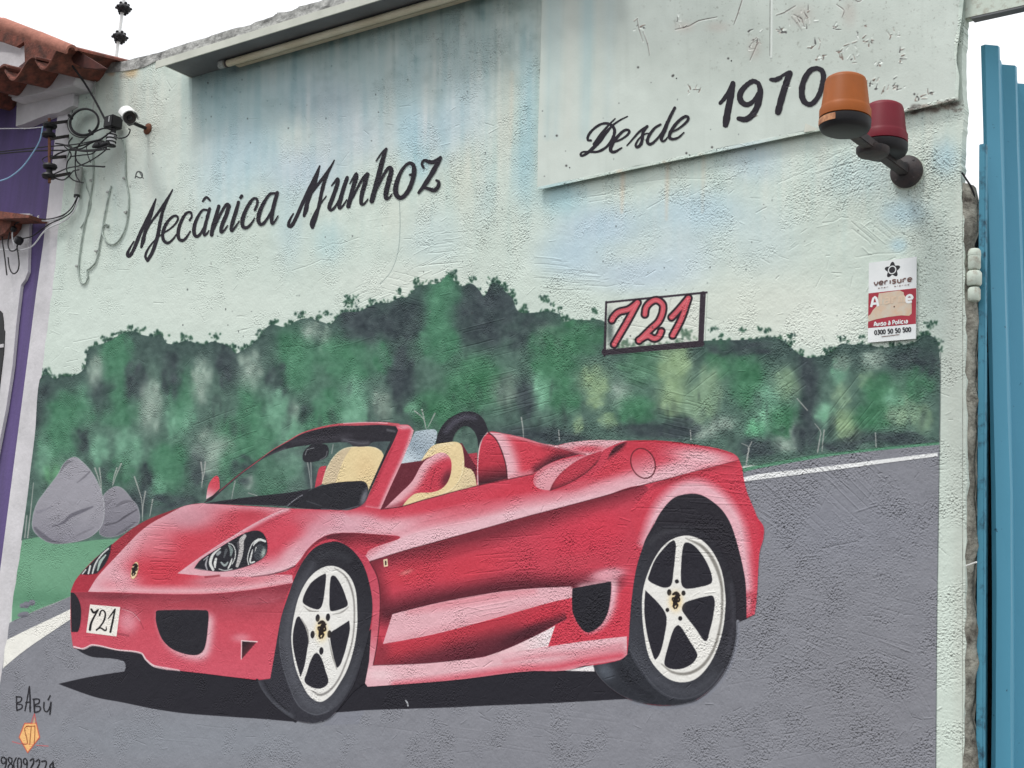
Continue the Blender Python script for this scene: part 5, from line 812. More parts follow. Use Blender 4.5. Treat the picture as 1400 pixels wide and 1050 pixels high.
film('windscreen', gl_px, .0021, car); film('mirror', [(420, 613), (415, 620), (415, 629), (420, 632), (436, 630), (448, 624), (450, 614), (446, 608), (430, 607)], .0026, car, 'dark painted inside mirror'); film('mirror', [(282, 683, 1), (284, 668), (288, 658), (296, 650.4), (300, 654), (301, 668, 1), (292, 677, 1)], .0024, car, 'red painted wing mirror')
film('seat', [(441, 662, 1), (446, 644), (456, 626), (470, 614), (490, 610.6), (512, 611.6), (522, 617), (525, 625), (518, 644), (505, 670, 1), (499, 659), (486, 658), (460, 660)], .0026, car, 'tan painted seat behind the windscreen')
film('seat', [(526, 695.5, 1), (546, 676), (564, 658), (578, 634), (594, 608.6), (620, 604), (630, 607), (634, 618), (635, 640), (628, 658), (620, 668), (608, 676), (580, 683), (550, 692.5, 1)], .0024, car, 'red and tan painted seat behind the open door frame')
film('air_intake', [(97.4, 810, 1), (102, 811), (109, 822), (111.6, 836), (110, 856), (107, 864, 1), (98, 864, 1)], .0024, car, 'black painted intake at the far corner of the bumper'); film('air_intake', [(213.6, 840), (214, 836), (218, 834.4), (282, 834.4), (285.4, 837), (285, 856), (281, 884), (275, 893), (266, 895.6), (250, 893), (234, 886), (223, 875), (217, 862), (213.6, 848)], .0024, car, 'large black painted intake in the bumper'); film('air_intake', [(783, 804.4, 1), (836, 795, 1), (836, 810), (832, 836), (824, 852), (814, 861), (804, 864.6), (796, 860), (788, 848), (783, 834)], .0024, car, 'black painted intake before the rear wheel')
film('fuel_cap', [tuple(p) for p in ell(879.6, 633.6, 16, 21, -22, 24)], .0024, car); film('badge', [tuple(p) for p in ell(184.6, 780, 4.6, 12, 14, 18)], .0024, car, 'small pale badge with a black horse'); film('roll_hoop', [(596, 607, 1), (600, 591), (610, 576), (624, 566.5), (638, 562.5), (652, 565), (662, 574), (668, 589, 1), (660, 600), (654, 612, 1), (653, 600), (648, 589), (640, 583), (632, 584), (623, 593), (619, 604, 1)], .0024, car)
film('house_number', [(828, 412, 1), (967, 398, 1), (963, 476, 1), (823, 487, 1)], .0016, wall, 'black framed box with red digits 721', False)
film('artist_emblem', [(34, 988, 1), (46.6, 975, 1), (51, 988, 1), (55, 1008, 1), (38, 1030, 1), (25.6, 1008, 1)], .0012, wall, 'small orange pentagon emblem', False)

# ---- lettering: brush strokes of black paint, thin at the ends
def strokes(name, ST, parent, mat, off=.0012, k=1.0, rag=.05):
    b = MB(); base = off
    for si_, (pts, wd) in enumerate(ST):
        q = sm(pts, False, 6); n = len(q); ws = np.interp(np.linspace(0, 1, n), np.linspace(0, 1, len(wd)) if hasattr(wd, '__len__') else [0, 1], wd if hasattr(wd, '__len__') else [wd, wd]) * k / 2
        t = np.gradient(q, axis=0); t /= np.maximum(np.linalg.norm(t, axis=1)[:, None], 1e-9); nn = np.stack([-t[:, 1], t[:, 0]], 1)
        ys = off + si_ * .00012 + np.linspace(0, .0001, n)
        L, R = [], []
        for i in range(n):
            j = 1 + random.gauss(0, rag)
            L.append(tuple(q[i] + nn[i] * ws[i] * j)); R.append(tuple(q[i] - nn[i] * ws[i] * j))
        # round ends
        c0 = [tuple(q[0] + ws[0] * (-nn[0] * math.cos(a) - t[0] * math.sin(a))) for a in (math.pi * .25, math.pi * .5, math.pi * .75)]
        c1 = [tuple(q[-1] + ws[-1] * (nn[-1] * math.cos(a) + t[-1] * math.sin(a))) for a in (math.pi * .25, math.pi * .5, math.pi * .75)]
        vs = [WV(*p, -y) for p, y in zip(L, ys)] + [WV(*p, -y) for p, y in zip(R, ys)]; fs = [(i, i + 1, n + i + 1, n + i) for i in range(n - 1)]
        o = len(vs); vs += [WV(*p, -ys[0]) for p in c0]; fs.append((n, o, o + 1, o + 2, 0)); o = len(vs); vs += [WV(*p, -ys[-1]) for p in c1]; fs.append((n - 1, o, o + 1, o + 2, 2 * n - 1))
        good = []
        for f in fs:
            a, c, d = vs[f[0]], vs[f[1]], vs[f[2]]
            good.append(f if (Vector(c) - Vector(a)).cross(Vector(d) - Vector(a)).y < 0 else tuple(reversed(f)))
        b.add(vs, good)
    return b.obj(name, M[mat], parent, uv=True)
M1 = [([(183, 330), (177, 340), (174, 348), (177, 350), (184, 338), (192, 318), (202, 298), (208, 284), (213, 272)], [2, 3, 4.6, 4.6, 5, 5, 5, 3.6, 2]), ([(213, 272), (207, 292), (200, 312), (195, 328), (193, 338)], [2, 4.4, 4.6, 4.4, 3]), ([(193, 338), (197, 330), (199, 319), (205, 306), (216, 291), (227, 274), (236, 259)], [3, 2.4, 2.4, 3, 3.6, 3, 1.6]), ([(235, 261), (224, 284), (219, 303), (215, 324), (208, 345), (201.5, 356)], [2, 4, 4.8, 5, 5, 4.4]), ([(201.5, 356), (198.6, 350), (203, 339), (211, 329), (221, 320)], [4, 3.4, 2.6, 2, 1.6]),
      ([(222, 319), (232, 313), (241, 304), (243, 297), (238, 295), (229, 303), (223, 316), (223, 327), (229, 332), (237, 326), (241, 320)], [2.2, 2.2, 2.6, 3, 3.2, 4, 4.6, 4.6, 3.8, 2.6, 1.8]), ([(259, 301), (262, 296), (260, 290), (254, 292), (247, 304), (243.5, 317), (245, 327), (251, 328), (257, 321), (260, 316)], [2.8, 3, 3.2, 3.4, 4.4, 5, 4.8, 3.8, 2.6, 1.8]),
      ([(283, 287), (277, 287), (270, 297), (265.6, 309), (265.6, 320), (270, 323), (277, 314), (283, 300), (286, 287)], [3, 3, 4, 5, 5, 4, 3, 3, 3]), ([(286.6, 285), (283, 298), (280, 310), (279, 321), (282, 320), (285.6, 315)], [4, 4.4, 4.6, 4, 2.6, 1.6]), ([(277, 275), (282, 269.6), (287, 274)], [2.6, 3.4, 2.6]), ([(299, 281.6), (295, 296), (291, 309), (289, 321)], [4.6, 5, 5.2, 5]), ([(289.6, 319), (296, 304), (303, 289), (310, 279), (313, 281)], [2.4, 3, 3.4, 4, 4.6]), ([(313, 281), (309, 294), (304, 306), (302, 317), (306, 315), (311, 308)], [5, 5.2, 5.2, 4.4, 2.6, 1.6]),
      ([(326, 276), (322, 290), (318, 303), (316, 315), (320, 312), (327, 302)], [4, 4.8, 5, 4.2, 2.6, 1.6]), ([(330.4, 267.6), (328.6, 270)], [4.2, 4]), ([(348, 287), (351.4, 279), (351, 272), (346, 271.5), (339, 281), (333, 294), (331, 304), (333, 310.6), (339, 310), (345, 303), (348, 298)], [3, 3.2, 3.2, 3.4, 4.4, 5.2, 5.4, 4.8, 3.6, 2.4, 1.6]), ([(376, 264), (369, 265), (361, 276), (355, 289), (353, 301), (357, 306.6), (364, 300), (371, 288), (377, 268)], [3, 3.4, 4.4, 5.4, 5.6, 4.4, 3.2, 3, 3]), ([(379, 263), (375, 277), (372, 291), (371.4, 305), (375, 303), (380, 295)], [4.4, 5, 5.2, 4.4, 2.8, 1.6])]
M2w = [([(401, 292), (396, 301), (394.6, 308), (398, 309), (405, 297), (413, 279), (421, 262), (430, 243), (437, 227)], [2, 3.4, 5, 5, 5, 5, 5.2, 4.4, 2.4]), ([(437, 227), (431, 247), (424, 266), (418, 284), (415.6, 295)], [2.4, 5.4, 5.6, 5.2, 4]), ([(415.6, 295), (420, 286), (422, 271), (430, 258), (440, 245), (450, 231), (457, 219)], [4, 3, 3, 4, 4, 3, 1.6]), ([(456, 221), (446, 241), (440, 261), (436, 281), (430, 302), (427, 311)], [2, 4.6, 5, 5, 4.8, 4.4]), ([(427, 311), (425, 306), (429, 294), (437, 280), (446, 268)], [4.2, 3.6, 2.6, 2.2, 1.6]),
       ([(453, 254), (458, 248), (462, 245), (459, 258), (454, 272), (450, 284), (453, 287), (459, 281), (466, 268), (474.6, 243)], [1.6, 3, 5, 5.6, 5.6, 5.4, 4.2, 3, 3, 3]), ([(474.6, 242.6), (470, 256), (466, 270), (463.6, 284), (467, 283), (474, 273)], [4.8, 5.6, 5.6, 4.8, 2.8, 1.6]), ([(478, 251), (483, 243), (487.4, 238), (483, 255), (479, 270), (476, 282)], [1.6, 3, 5, 6, 6.2, 6]), ([(477, 279), (484, 266), (491, 252), (498, 241), (503, 238)], [2.4, 3, 3.4, 4, 4.6]), ([(502, 238), (499, 250), (495, 264), (493.6, 278), (497, 279), (503, 272)], [5.4, 6, 6, 5, 3, 1.6]),
       ([(514, 220), (521, 210), (528, 203.6)], [1.6, 2.4, 4]), ([(527, 205), (522, 222), (516, 246), (511, 264), (508, 275)], [4.6, 6.6, 7, 7, 6.4]), ([(511, 266), (519, 250), (526, 236), (532, 229), (535, 231), (532, 245), (528, 261), (527.6, 271), (531, 271), (536, 265)], [2.6, 3, 3.6, 4.6, 5.6, 6.6, 6.6, 5.4, 3, 1.6]), ([(556, 224), (549, 233), (543, 247), (540.6, 260), (543, 268), (549, 270), (557, 262), (563, 249), (566, 236), (565, 226), (560, 222.6), (555, 226)], [3, 4.4, 6, 7, 6.6, 5.4, 5.6, 6, 6.2, 5.6, 4.4, 3]), ([(566, 230), (564, 238), (560, 239)], [3, 4, 3]),
       ([(579, 229), (576.6, 224), (580, 219), (586, 221), (593, 221), (602, 215)], [3.4, 3.2, 3.4, 5.4, 5.4, 3]), ([(602, 215.4), (592, 234), (582, 250), (572, 263.6)], [5, 6.4, 6, 3.4]), ([(572, 263.6), (579, 257), (586, 258), (593, 260), (598, 256), (600, 249), (596.6, 246.6)], [2.4, 3, 4.6, 5.6, 5, 4.4, 3.6])]
DES = [([(858, 159), (848, 164), (838, 171), (829, 181), (820, 193), (810, 203), (800, 211), (794, 212.4), (796, 208), (806, 207.6), (818, 207), (830, 200), (838, 188), (840, 177), (834, 170), (824, 169), (813, 175), (805, 184), (803.6, 191), (808, 192)], [1.6, 2.4, 3, 4, 5, 4.8, 3.8, 3, 2.4, 3, 3.6, 3.8, 4.4, 4.4, 4, 3.4, 3.4, 3.6, 3.4, 3]), ([(841, 162), (832, 171), (823, 182), (812, 197)], [1.6, 2.6, 4.4, 4]), ([(837, 195), (848, 191), (858, 184), (860, 178.6), (854, 178), (844, 187), (836, 199), (835, 206), (840, 207.6), (850, 202)], [2.4, 2.8, 3.4, 3.6, 3.6, 4.4, 5, 4.8, 3.8, 2]),
       ([(857, 199), (865, 190), (874, 180), (885, 172.4)], [1.8, 2.6, 3.4, 3.6]), ([(885, 172.4), (879, 181), (878, 190), (876, 197), (871, 201), (869, 198), (874, 189), (882, 183), (889, 182)], [3.4, 4, 4.4, 4.4, 4, 3, 2.4, 2, 1.6]), ([(903, 170), (895, 175), (887, 186), (885, 194), (889, 197), (897, 191), (905, 181), (912, 166)], [3, 3.4, 4.2, 4.4, 4, 3.2, 3, 3]), ([(922.6, 147), (915, 162), (909, 178), (904, 190), (907, 193), (913, 187)], [3.6, 4.4, 4.6, 4.4, 3, 1.6]), ([(917, 181), (927, 176), (938, 167), (941, 161), (937, 159), (927, 166), (918, 178), (915, 187), (919, 190), (927, 188), (935, 181)], [2.2, 2.8, 3.6, 3.8, 3.8, 4.2, 4.6, 4.6, 4, 3, 1.8])]
Y70 = [([(984.6, 141), (990, 135), (996, 126), (1002, 114)], [5, 6, 6, 6]), ([(1002, 114), (999, 132), (995, 152), (992, 170)], [7.4, 9, 9.4, 9.4]), ([(1037, 114), (1030, 111), (1020, 117), (1012, 128), (1013, 138), (1021, 143), (1030, 138), (1037, 127)], [6, 6.6, 7, 8, 8, 7, 6, 5]), ([(1037, 114), (1039.4, 124), (1037, 140), (1030, 155), (1020, 163), (1009.6, 162)], [6, 8, 8.6, 8.6, 8, 6]), ([(1053.6, 108.6), (1060, 109), (1067, 106)], [4.6, 7, 6]), ([(1066, 105), (1074, 101), (1079, 99)], [3, 5, 6]), ([(1079.6, 100), (1074, 116), (1068, 136), (1063.6, 153)], [8.4, 9, 9.4, 9]), ([(1117, 93), (1108, 96), (1099, 110), (1096, 126), (1099, 138), (1107, 142.6), (1115, 137), (1122, 124), (1125.6, 108), (1124, 97), (1117, 93)], [6, 7, 8, 8.4, 8, 7, 7, 7.4, 7.6, 7, 6])]
strokes('painted_word', M1, wall, 'ink')['label'] = 'black script word of nine letters beginning with M, at left'
strokes('painted_word', M2w, wall, 'ink')['label'] = 'black script word of six letters ending in z'
BAB = [([(22.4, 952), (22.6, 962), (23, 971)], 1.9), ([(22, 953), (29, 953.6), (28, 959), (23, 961.6), (29.6, 963.6), (29.6, 968), (23, 971.4)], 1.7), ([(34, 971.6), (37, 956), (40, 938.6)], 1.8), ([(40, 938.6), (41, 955), (41, 973)], 2), ([(35, 960.6), (41, 959.6)], 1.6), ([(46, 956), (46.6, 965), (47, 973.6)], 1.9), ([(45, 956), (53, 956), (53, 961), (47.6, 964.4), (54.6, 966.4), (54, 971.6), (47, 974)], 1.7), ([(60, 960), (60, 969), (63, 973), (67, 969), (69.6, 960)], 1.7), ([(69.6, 960), (69, 968), (68, 976.6)], 1.8), ([(65.6, 956.6), (68.6, 951)], 1.8)]
strokes('artist_signature', BAB, wall, 'thin_ink', .0014, rag=.1)['label'] = 'thin black hand-written signature above the orange emblem'
PH = [([(8, 1038), (4, 1035), (1.6, 1039), (4, 1044), (8, 1041), (8.6, 1037), (8, 1046), (4, 1056)], 1.9), ([(16, 1037), (12, 1036), (12, 1041), (17, 1047), (14, 1053), (11, 1048), (16, 1042), (16, 1037)], 1.8), ([(22, 1036), (18.6, 1044), (20, 1054)], 1.8), ([(28.6, 1038), (25, 1037), (24, 1045), (26, 1053), (29, 1047), (28.6, 1038)], 1.8), ([(37, 1040), (33.6, 1037), (32, 1042), (35, 1045), (37, 1041), (36, 1054)], 1.8), ([(41, 1040), (45, 1037.6), (45.6, 1043), (41, 1054), (47, 1053)], 1.9), ([(49, 1041), (53, 1038.6), (53.6, 1044), (50, 1054), (55, 1054)], 1.9), ([(57, 1041), (63, 1041), (60, 1054)], 1.9), ([(72, 1042), (68, 1049), (75, 1049.6)], 1.8), ([(72.6, 1042), (72, 1058)], 1.9)]
strokes('phone_number', PH, wall, 'thin_ink', .0014, rag=.1)['label'] = 'black hand-painted telephone number at the foot of the mural'

# ================================================================== the metal sheet with the founding year
sheet = thing('sign_board', 'pale grey-mint metal sheet with flaking paint and a founding year, screwed high on the wall', 'sign', W(735, 259))
edge = [(734.5, 259.5), (736, 180), (740, 40), (745, -60), (1060, -60), (1323, -60), (1315, 22), (1313, 36), (1309, 60), (1307, 80), (1311, 104), (1309.5, 136), (1236, 153), (1180, 166), (1120, 178.5), (1098, 183), (1000, 203.5), (880, 228)]
b = MB(); b.prism([WV(x, y, -.022) for x, y in jit(edge + [edge[0]], .25, 4)[:-1]], (0, .004, 0)); b.obj('metal_sheet', M['sheet'], sheet, uv=True)
b = MB(); b.prism([WV(x, y, -.018) for x, y in [(770, 200), (775, -60), (1060, -60), (1280, -60), (1286, 90), (1100, 130)]], (0, .018, 0)); b.obj('batten', M['plaster'], sheet)
b = MB(); b.add([WV(1099, 181, -.0235), WV(1101, 168.5, -.025), WV(1120, 177, -.040)], [(0, 1, 2)]); b.obj('peeling_flap', M['cream'], sheet)
for o, ST in (('painted_word', DES), ('painted_year', Y70)):
    q = strokes(o, ST, sheet, 'ink', .0228)
for x, y in [(1000, 83), (779, 229), (943, 212), (1033, 204), (1254, 132), (925, 107)]:
    MB().lathe([(.0022, 0), (.0022, .0012), (.001, .002)], WV(x, y, -.022), (0, -1, 0), 8).obj('rivet', M['iron'], sheet)

# ================================================================== canopy with its lamp
can = thing('canopy', 'narrow grey-bottomed metal canopy under the coping of the painted wall', 'canopy', W(263, 108))
zt = W(263, 108)[2]; xl = W(263, 108)[0]; zf = zt + .006
b = MB(); b.box((xl, -.152, zf), (.35, -.002, zf + .018)); b.obj('underside_panel', M['dark_metal'], can)  # underside in a darker grey than the fascia
b = MB(); b.box((xl - .06, -.158, zf - .004), (.35, -.153, zf + .03)); b.obj('front_fascia', M['cream'], can)
b = MB(); b.box((xl - .005, -.1525, zf - .002), (xl - .001, -.002, zf + .022)); b.obj('end_plate', M['cream'], can)
b = MB(); b.box((xl - .03, -.152, zf + .0185), (.35, 0, zf + .045)); b.obj('top_slab', M['concrete'], can)
lamp = thing('tube_lamp', 'long cream fluorescent tube lamp fixed under the grey canopy', 'lamp', W(304, 86, -.06))
p0 = W(309, 86.5, -.06); zl = min(p0[2], zf - .02)
b = MB(); b.tube([(p0[0], -.06, zl), (.3, -.06, zl)], .015, 14); b.obj('tube', M['tube'], lamp, smooth=True)
b = MB(); b.box((p0[0] - .045, -.072, zl - .012), (p0[0] - .004, -.048, zf - .001)); b.obj('lamp_holder', M['pipe'], lamp, bevel=.005)
b = MB(); b.lathe([(.0165, 0), (.0165, .012)], (p0[0] + .003, -.06, zl), (1, 0, 0), 14); b.obj('end_cap', M['iron'], lamp, smooth=True)
b = MB(); b.box((p0[0] + .02, -.025, zl + .002), (.3, -.003, zf - .001)); b.obj('batten', M['tube'], lamp)

# ================================================================== beam over the gateway
zb = 3.519
beam = thing('gateway_beam', 'mint painted beam bridging the gateway from the top of the wall', 'beam', (1.6, 0, zb))
MB().box((1.575, 0, zb), (4.6, .032, zb + .42)).obj('beam_body', M['mint'], beam)
MB().box((1.592, .001, zb - .006), (4.6, .031, zb - .0005)).obj('soffit', M['dark_metal'], beam)  # thin grey sheet beneath the mint beam

# ================================================================== gate
gate = thing('metal_gate', 'light blue corrugated metal gate standing open beside the wall', 'gate', (1.61, .08, 0))
prof = [(1.583, .104), (1.5955, .1)]
y = .10; x = 1.596
for i in range(9):
    prof += [(x, y), (x + .030, y + .026), (x + .031, y + .04), (x + .004, y + .07), (x + .001, y + .135)]
    y += .16; x -= .006
b = MB(); zt_, zb_ = 3.472, .04; n = len(prof); rows = 14
for r in range(rows):
    z = zt_ - (zt_ - zb_) * r / (rows - 1)
    for i, (px, py) in enumerate(prof): b.v.append((px + min(.0277 * (zt_ - z), .0385) + .0012 * math.sin(r * 2.1 + i), py, z))
for r in range(rows - 1):
    for i in range(n - 1): o = r * n + i; b.f.append((o, o + 1, o + n + 1, o + n))
g = b.obj('corrugated_panel', M['blue'], gate); so = g.modifiers.new('thickness', 'SOLIDIFY'); so.thickness = .0012
for z in (): MB().box((1.585 + .0277 * (zt_ - z) - .03, .115, z), (1.59 + .0277 * (zt_ - z) - .006, 1.45, z + .04)).obj('rail', M['blue2'], gate)
post = thing('gate_post', 'narrow blue flat bar post with chipped paint between wall and gate', 'post', (1.61, .05, 0))
MB().box((1.6045, .035, 0), (1.6235, .055, W(1344, 198, .045)[2])).obj('flat_bar', M['blue2'], post, bevel=.002)
MB().box((1.588, .10, 0), (1.604, .12, 2.55)).obj('back_bar', M['blue2'], post)
hinge = thing('barrel_hinge', 'chunky mint painted barrel hinge fixed to the wall end', 'hardware', W(1332, 376, .02))
hx = W(1332, 376, .012)[0]
for (y0, y1, r) in ((341, 369, .0175), (371, 391, .0205), (393.5, 411.5, .0175)):
    z1, z0 = W(1332, y0, .012)[2], W(1332, y1, .012)[2]
    MB().lathe([(r * .8, z0), (r, z0 + .006), (r, z1 - .006), (r * .8, z1)], (hx, .012, 0), (0, 0, 1), 18).obj('hinge_barrel', M['mint'], hinge, smooth=True)
MB().lathe([(.0182, W(1332, 350, .012)[2]), (.0182, W(1332, 347, .012)[2])], (hx, .012, 0), (0, 0, 1), 18).obj('hinge_ring', M['mint'], hinge, smooth=True)
MB().box((hx - .01, .012, W(1332, 391, .012)[2]), (hx - .001, .09, W(1332, 371, .012)[2])).obj('hinge_leaf', M['mint'], hinge)
yw = thing('gap_filler_wall', 'added rough wall, coloured dark for the shaded gap, running back behind the end of the painted wall', 'wall', (1.5, 1.2, 0))
MB().box((1.30, .10, 0), (1.485, 3.2, zc_ - .02)).obj('masonry', M['yard'], yw)  # added to close the gap; its dark colour stands for the gap's shade
tag(MB().tube(cable_pts([(1315, 236), (1321, 245), (1328, 256), (1332, 268), (1334, 300)], [.0, .01, .02, .03, .05]), .0028).obj('gate_cable', M['cable']), 'short black cable arching from the wall edge down beside the blue post', 'cable')

# ================================================================== beacons on their bracket
fl = W(1241, 236); fx, fz = float(fl[0]), float(fl[2])
br = thing('lamp_bracket', 'black iron arm with a round bolted flange carrying the two beacons', 'bracket', (fx, 0, fz))
MB().lathe([(.048, 0), (.048, .012), (.043, .018), (.03, .022), (.022, .03)], (fx, -.003, fz), (0, -1, 0), 32).obj('flange', M['iron'], br, smooth=True)
MB().lathe([(.051, 0), (.051, .003)], (fx, 0, fz - .001), (0, -1, 0), 32).obj('gasket', M['mint'], br)
for k in range(4):
    a = math.pi / 4 + k * math.pi / 2; MB().lathe([(.0055, 0), (.0055, .004), (.003, .006)], (fx + .036 * math.cos(a), -.0175, fz + .036 * math.sin(a)), (0, -1, 0), 8).obj('bolt', M['iron'], br)
MB().box((fx - .016, -.435, fz - .016), (fx + .016, -.02, fz + .012)).obj('arm', M['iron'], br, bevel=.003)
MB().lathe([(.024, 0), (.04, .004), (.046, .012), (.046, .024), (.03, .028)], (fx - .004, -.232, fz - .026), (0, 0, 1), 28).obj('mounting_plate', M['iron'], br, smooth=True)
def beacon(L, mat, label, dz, k):
    o = (fx, -L, fz + dz)
    t = thing('warning_beacon', label, 'beacon', o, 'warning beacons on the wall bracket')
    sc_ = lambda pr: [(r * k, h * k) for r, h in pr]
    MB().lathe(sc_([(.058, 0), (.066, .004), (.071, .014), (.072, .034), (.066, .038)]), o, (0, 0, 1), 36).obj('base', M['black'], t, smooth=True)
    MB().lathe(sc_([(.066, .036), (.0715, .038), (.0715, .062), (.0685, .068), (.0665, .074), (.058, .146), (.0545, .155), (.046, .1605), (.03, .163), (.001, .164)]), o, (0, 0, 1), 40).obj('lens', M[mat], t, smooth=True)
    return t, o
tb, o = beacon(.17, 'red', 'dark red warning beacon, the one nearer the wall on the bracket', -.003, .93)
to, o = beacon(.42, 'orange', 'amber warning beacon with a gold label at the outer end of the bracket', -.018, .96)
b = MB(); R_ = .0728 * .96                                              # curved label on the base, facing the street
for k in range(13):
    a = math.radians(200 + k * 6.2); b.v += [(o[0] + R_ * math.cos(a), o[1] + R_ * math.sin(a), o[2] + .013), (o[0] + R_ * math.cos(a), o[1] + R_ * math.sin(a), o[2] + .031)]
b.f = [(2 * k, 2 * k + 2, 2 * k + 3, 2 * k + 1) for k in range(12)]; b.obj('label_strip', M['gold'], to)

# ================================================================== alarm notice
plq = thing('alarm_notice', 'small white and red alarm notice with a faded middle, by the gate', 'sign', W(1220, 415))
def SQ(u, v, y=-.0085):                     # u, v in 0..1 over the plaque
    a, b_, c, d = W(1188, 359.4, y), W(1253, 351, y), W(1252, 463, y), W(1186.4, 468.4, y)
    top, bot = a + (b_ - a) * u, d + (c - d) * u; return Vector(top + (bot - top) * v)
MB().prism([SQ(0, 0), SQ(1, 0), SQ(1, 1), SQ(0, 1)], (0, .0035, 0)).obj('plate', M['sign'], plq)
def spoly(name, uv_, mat, y, dep=.0003): return MB().prism([SQ(u, v, y) for u, v in uv_], (0, dep, 0)).obj(name, M[mat], plq)
spoly('red_panel', [(0, .385), (1, .385), (1, .82), (0, .82)], 'sign_red', -.0088)
spoly('faded_patch', [(.22, .40), (.66, .392), (.74, .42), (.76, .50), (.90, .53), (.91, .6), (.91, .69), (.86, .715), (.7, .70), (.4, .705), (.16, .72), (.0, .74), (.0, .67), (.05, .65), (.10, .60), (.17, .56), (.20, .48)], 'sign_tan', -.0091)
fl5 = []
for k in range(40):
    a = 2 * math.pi * k / 40; r = .135 + .034 * math.cos(5 * (a + math.pi / 2)); fl5.append((.50 + r * math.cos(a), .125 + r * math.sin(a) * .60))
spoly('flower_logo', fl5, 'sign_black', -.0089)
spoly('flower_logo', [(.495 + .088 * math.cos(a), .125 + .053 * math.sin(a)) for a in np.linspace(0, 2 * np.pi, 24, endpoint=False)], 'sign', -.0092)
spoly('flower_logo', [(.495 + .066 * math.cos(a), .125 + .040 * math.sin(a)) for a in np.linspace(0, 2 * np.pi, 24, endpoint=False)], 'sign_black', -.0095)
def sstroke(name, ST, wd, mat, y):
    """printed letters on the plaque, built as narrow ribbons; wd in plaque widths"""
    b = MB()
    for i_, pts in enumerate(ST):
        q = sm(pts, False, 4) * np.array([1, 1.0]); asp = 1.7; m = q * np.array([1, asp]); t = np.gradient(m, axis=0); t /= np.maximum(np.linalg.norm(t, axis=1)[:, None], 1e-9); nn = np.stack([-t[:, 1], t[:, 0] ], 1) * wd / 2
        nn[:, 1] /= asp; n = len(q); dy = y - i_ * .000012
        b.add([SQ(*(p + d), dy - k * .000004) for k, (p, d) in enumerate(zip(q, nn))] + [SQ(*(p - d), dy - k * .000004) for k, (p, d) in enumerate(zip(q, nn))], [(k, k + 1, n + k + 1, n + k) for k in range(n - 1)])
    return b.obj(name, M[mat], plq)
GL = {'v': [[(0, .3), (.5, 1), (1, .3)]], 'e': [[(.08, .62), (.95, .62), (.85, .38), (.5, .28), (.1, .45), (.05, .75), (.3, .98), (.9, .93)]], 'r': [[(.15, 1), (.15, .32)], [(.15, .55), (.4, .33), (.85, .32)]], 'i': [[(.5, 1), (.5, .3)]], 's': [[(.9, .34), (.4, .28), (.1, .42), (.4, .6), (.8, .72), (.8, .92), (.3, 1), (.05, .94)]], 'u': [[(.08, .3), (.1, .8), (.4, 1), (.8, .9), (.9, .3)], [(.9, .3), (.9, 1)]],
      'A': [[(0, 1), (.5, 0), (1, 1)], [(.2, .68), (.8, .68)]], 'l': [[(.5, 0), (.5, 1)]], 'a': [[(.15, .4), (.5, .3), (.85, .42), (.85, 1)], [(.85, .6), (.3, .62), (.1, .85), (.4, 1), (.85, .88)]], 'm': [[(.05, 1), (.05, .32)], [(.05, .5), (.25, .32), (.45, .45), (.47, 1)], [(.47, .5), (.7, .32), (.92, .45), (.95, 1)]], 'o': [[(.5, .3), (.1, .5), (.1, .82), (.5, 1), (.9, .82), (.9, .5), (.5, .3)]], 'à': [[(.15, .4), (.5, .3), (.85, .42), (.85, 1)], [(.85, .6), (.3, .62), (.1, .85), (.4, 1), (.85, .88)], [(.3, .02), (.6, .18)]],
      'P': [[(.1, 1), (.1, 0)], [(.1, .02), (.7, .05), (.9, .27), (.7, .5), (.1, .54)]], 'í': [[(.5, 1), (.5, .32)], [(.4, .18), (.7, 0)]], 'c': [[(.9, .38), (.5, .29), (.1, .5), (.1, .82), (.5, 1), (.9, .92)]], '0': [[(.5, 0), (.1, .25), (.1, .75), (.5, 1), (.9, .75), (.9, .25), (.5, 0)]], '3': [[(.1, .08), (.5, 0), (.85, .2), (.5, .45), (.9, .7), (.5, 1), (.05, .92)]], '5': [[(.85, .02), (.2, .02), (.15, .45)], [(.15, .45), (.6, .38), (.9, .68), (.6, 1), (.08, .92)]], 'n': [[(.1, 1), (.1, .32)], [(.1, .5), (.5, .3), (.85, .45), (.88, 1)]]}
def text(name, s, u0, v0, w, h, mat, wd, y=-.0096, gap=.25):
    ST = []; u = u0; cw = w / (len(s) * (1 + gap))
    for ch in s:
        k = .45 if ch in 'ilí' else (.5 if ch == ' ' else 1.0)
        for st in GL.get(ch, []): ST.append([(u + (px if k == 1 else px * .45) * cw, v0 + py * h) for px, py in st])
        u += cw * (k + gap)
    return sstroke(name, ST, wd, mat, y)
text('printed_word', 'verisure', .115, .232, .86, .062, 'sign_brown', .026)
text('printed_word', 'smart alarms', .2, .325, .72, .014, 'sign_brown', .006, gap=.5)
text('printed_word', 'A', .06, .44, .19, .12, 'sign', .05); text('printed_word', 'larm', .245, .43, .62, .11, 'sign_faint', .04); text('printed_word', 'e', .79, .43, .17, .12, 'sign', .05)
text('printed_word', 'Aviso à Polícia', .13, .752, .86, .05, 'sign', .02)
text('printed_number', '0300 50 50 500', .14, .855, .84, .052, 'sign_black', .02)
sstroke('printed_line', [[(.29, .94), (.45, .938), (.66, .932)]], .014, 'sign_brown', -.0096)
MB().lathe([(.0022, 0), (.0022, .001), (.001, .002)], SQ(.55, .585), (0, -1, 0), 8).obj('screw', M['rust'], plq)
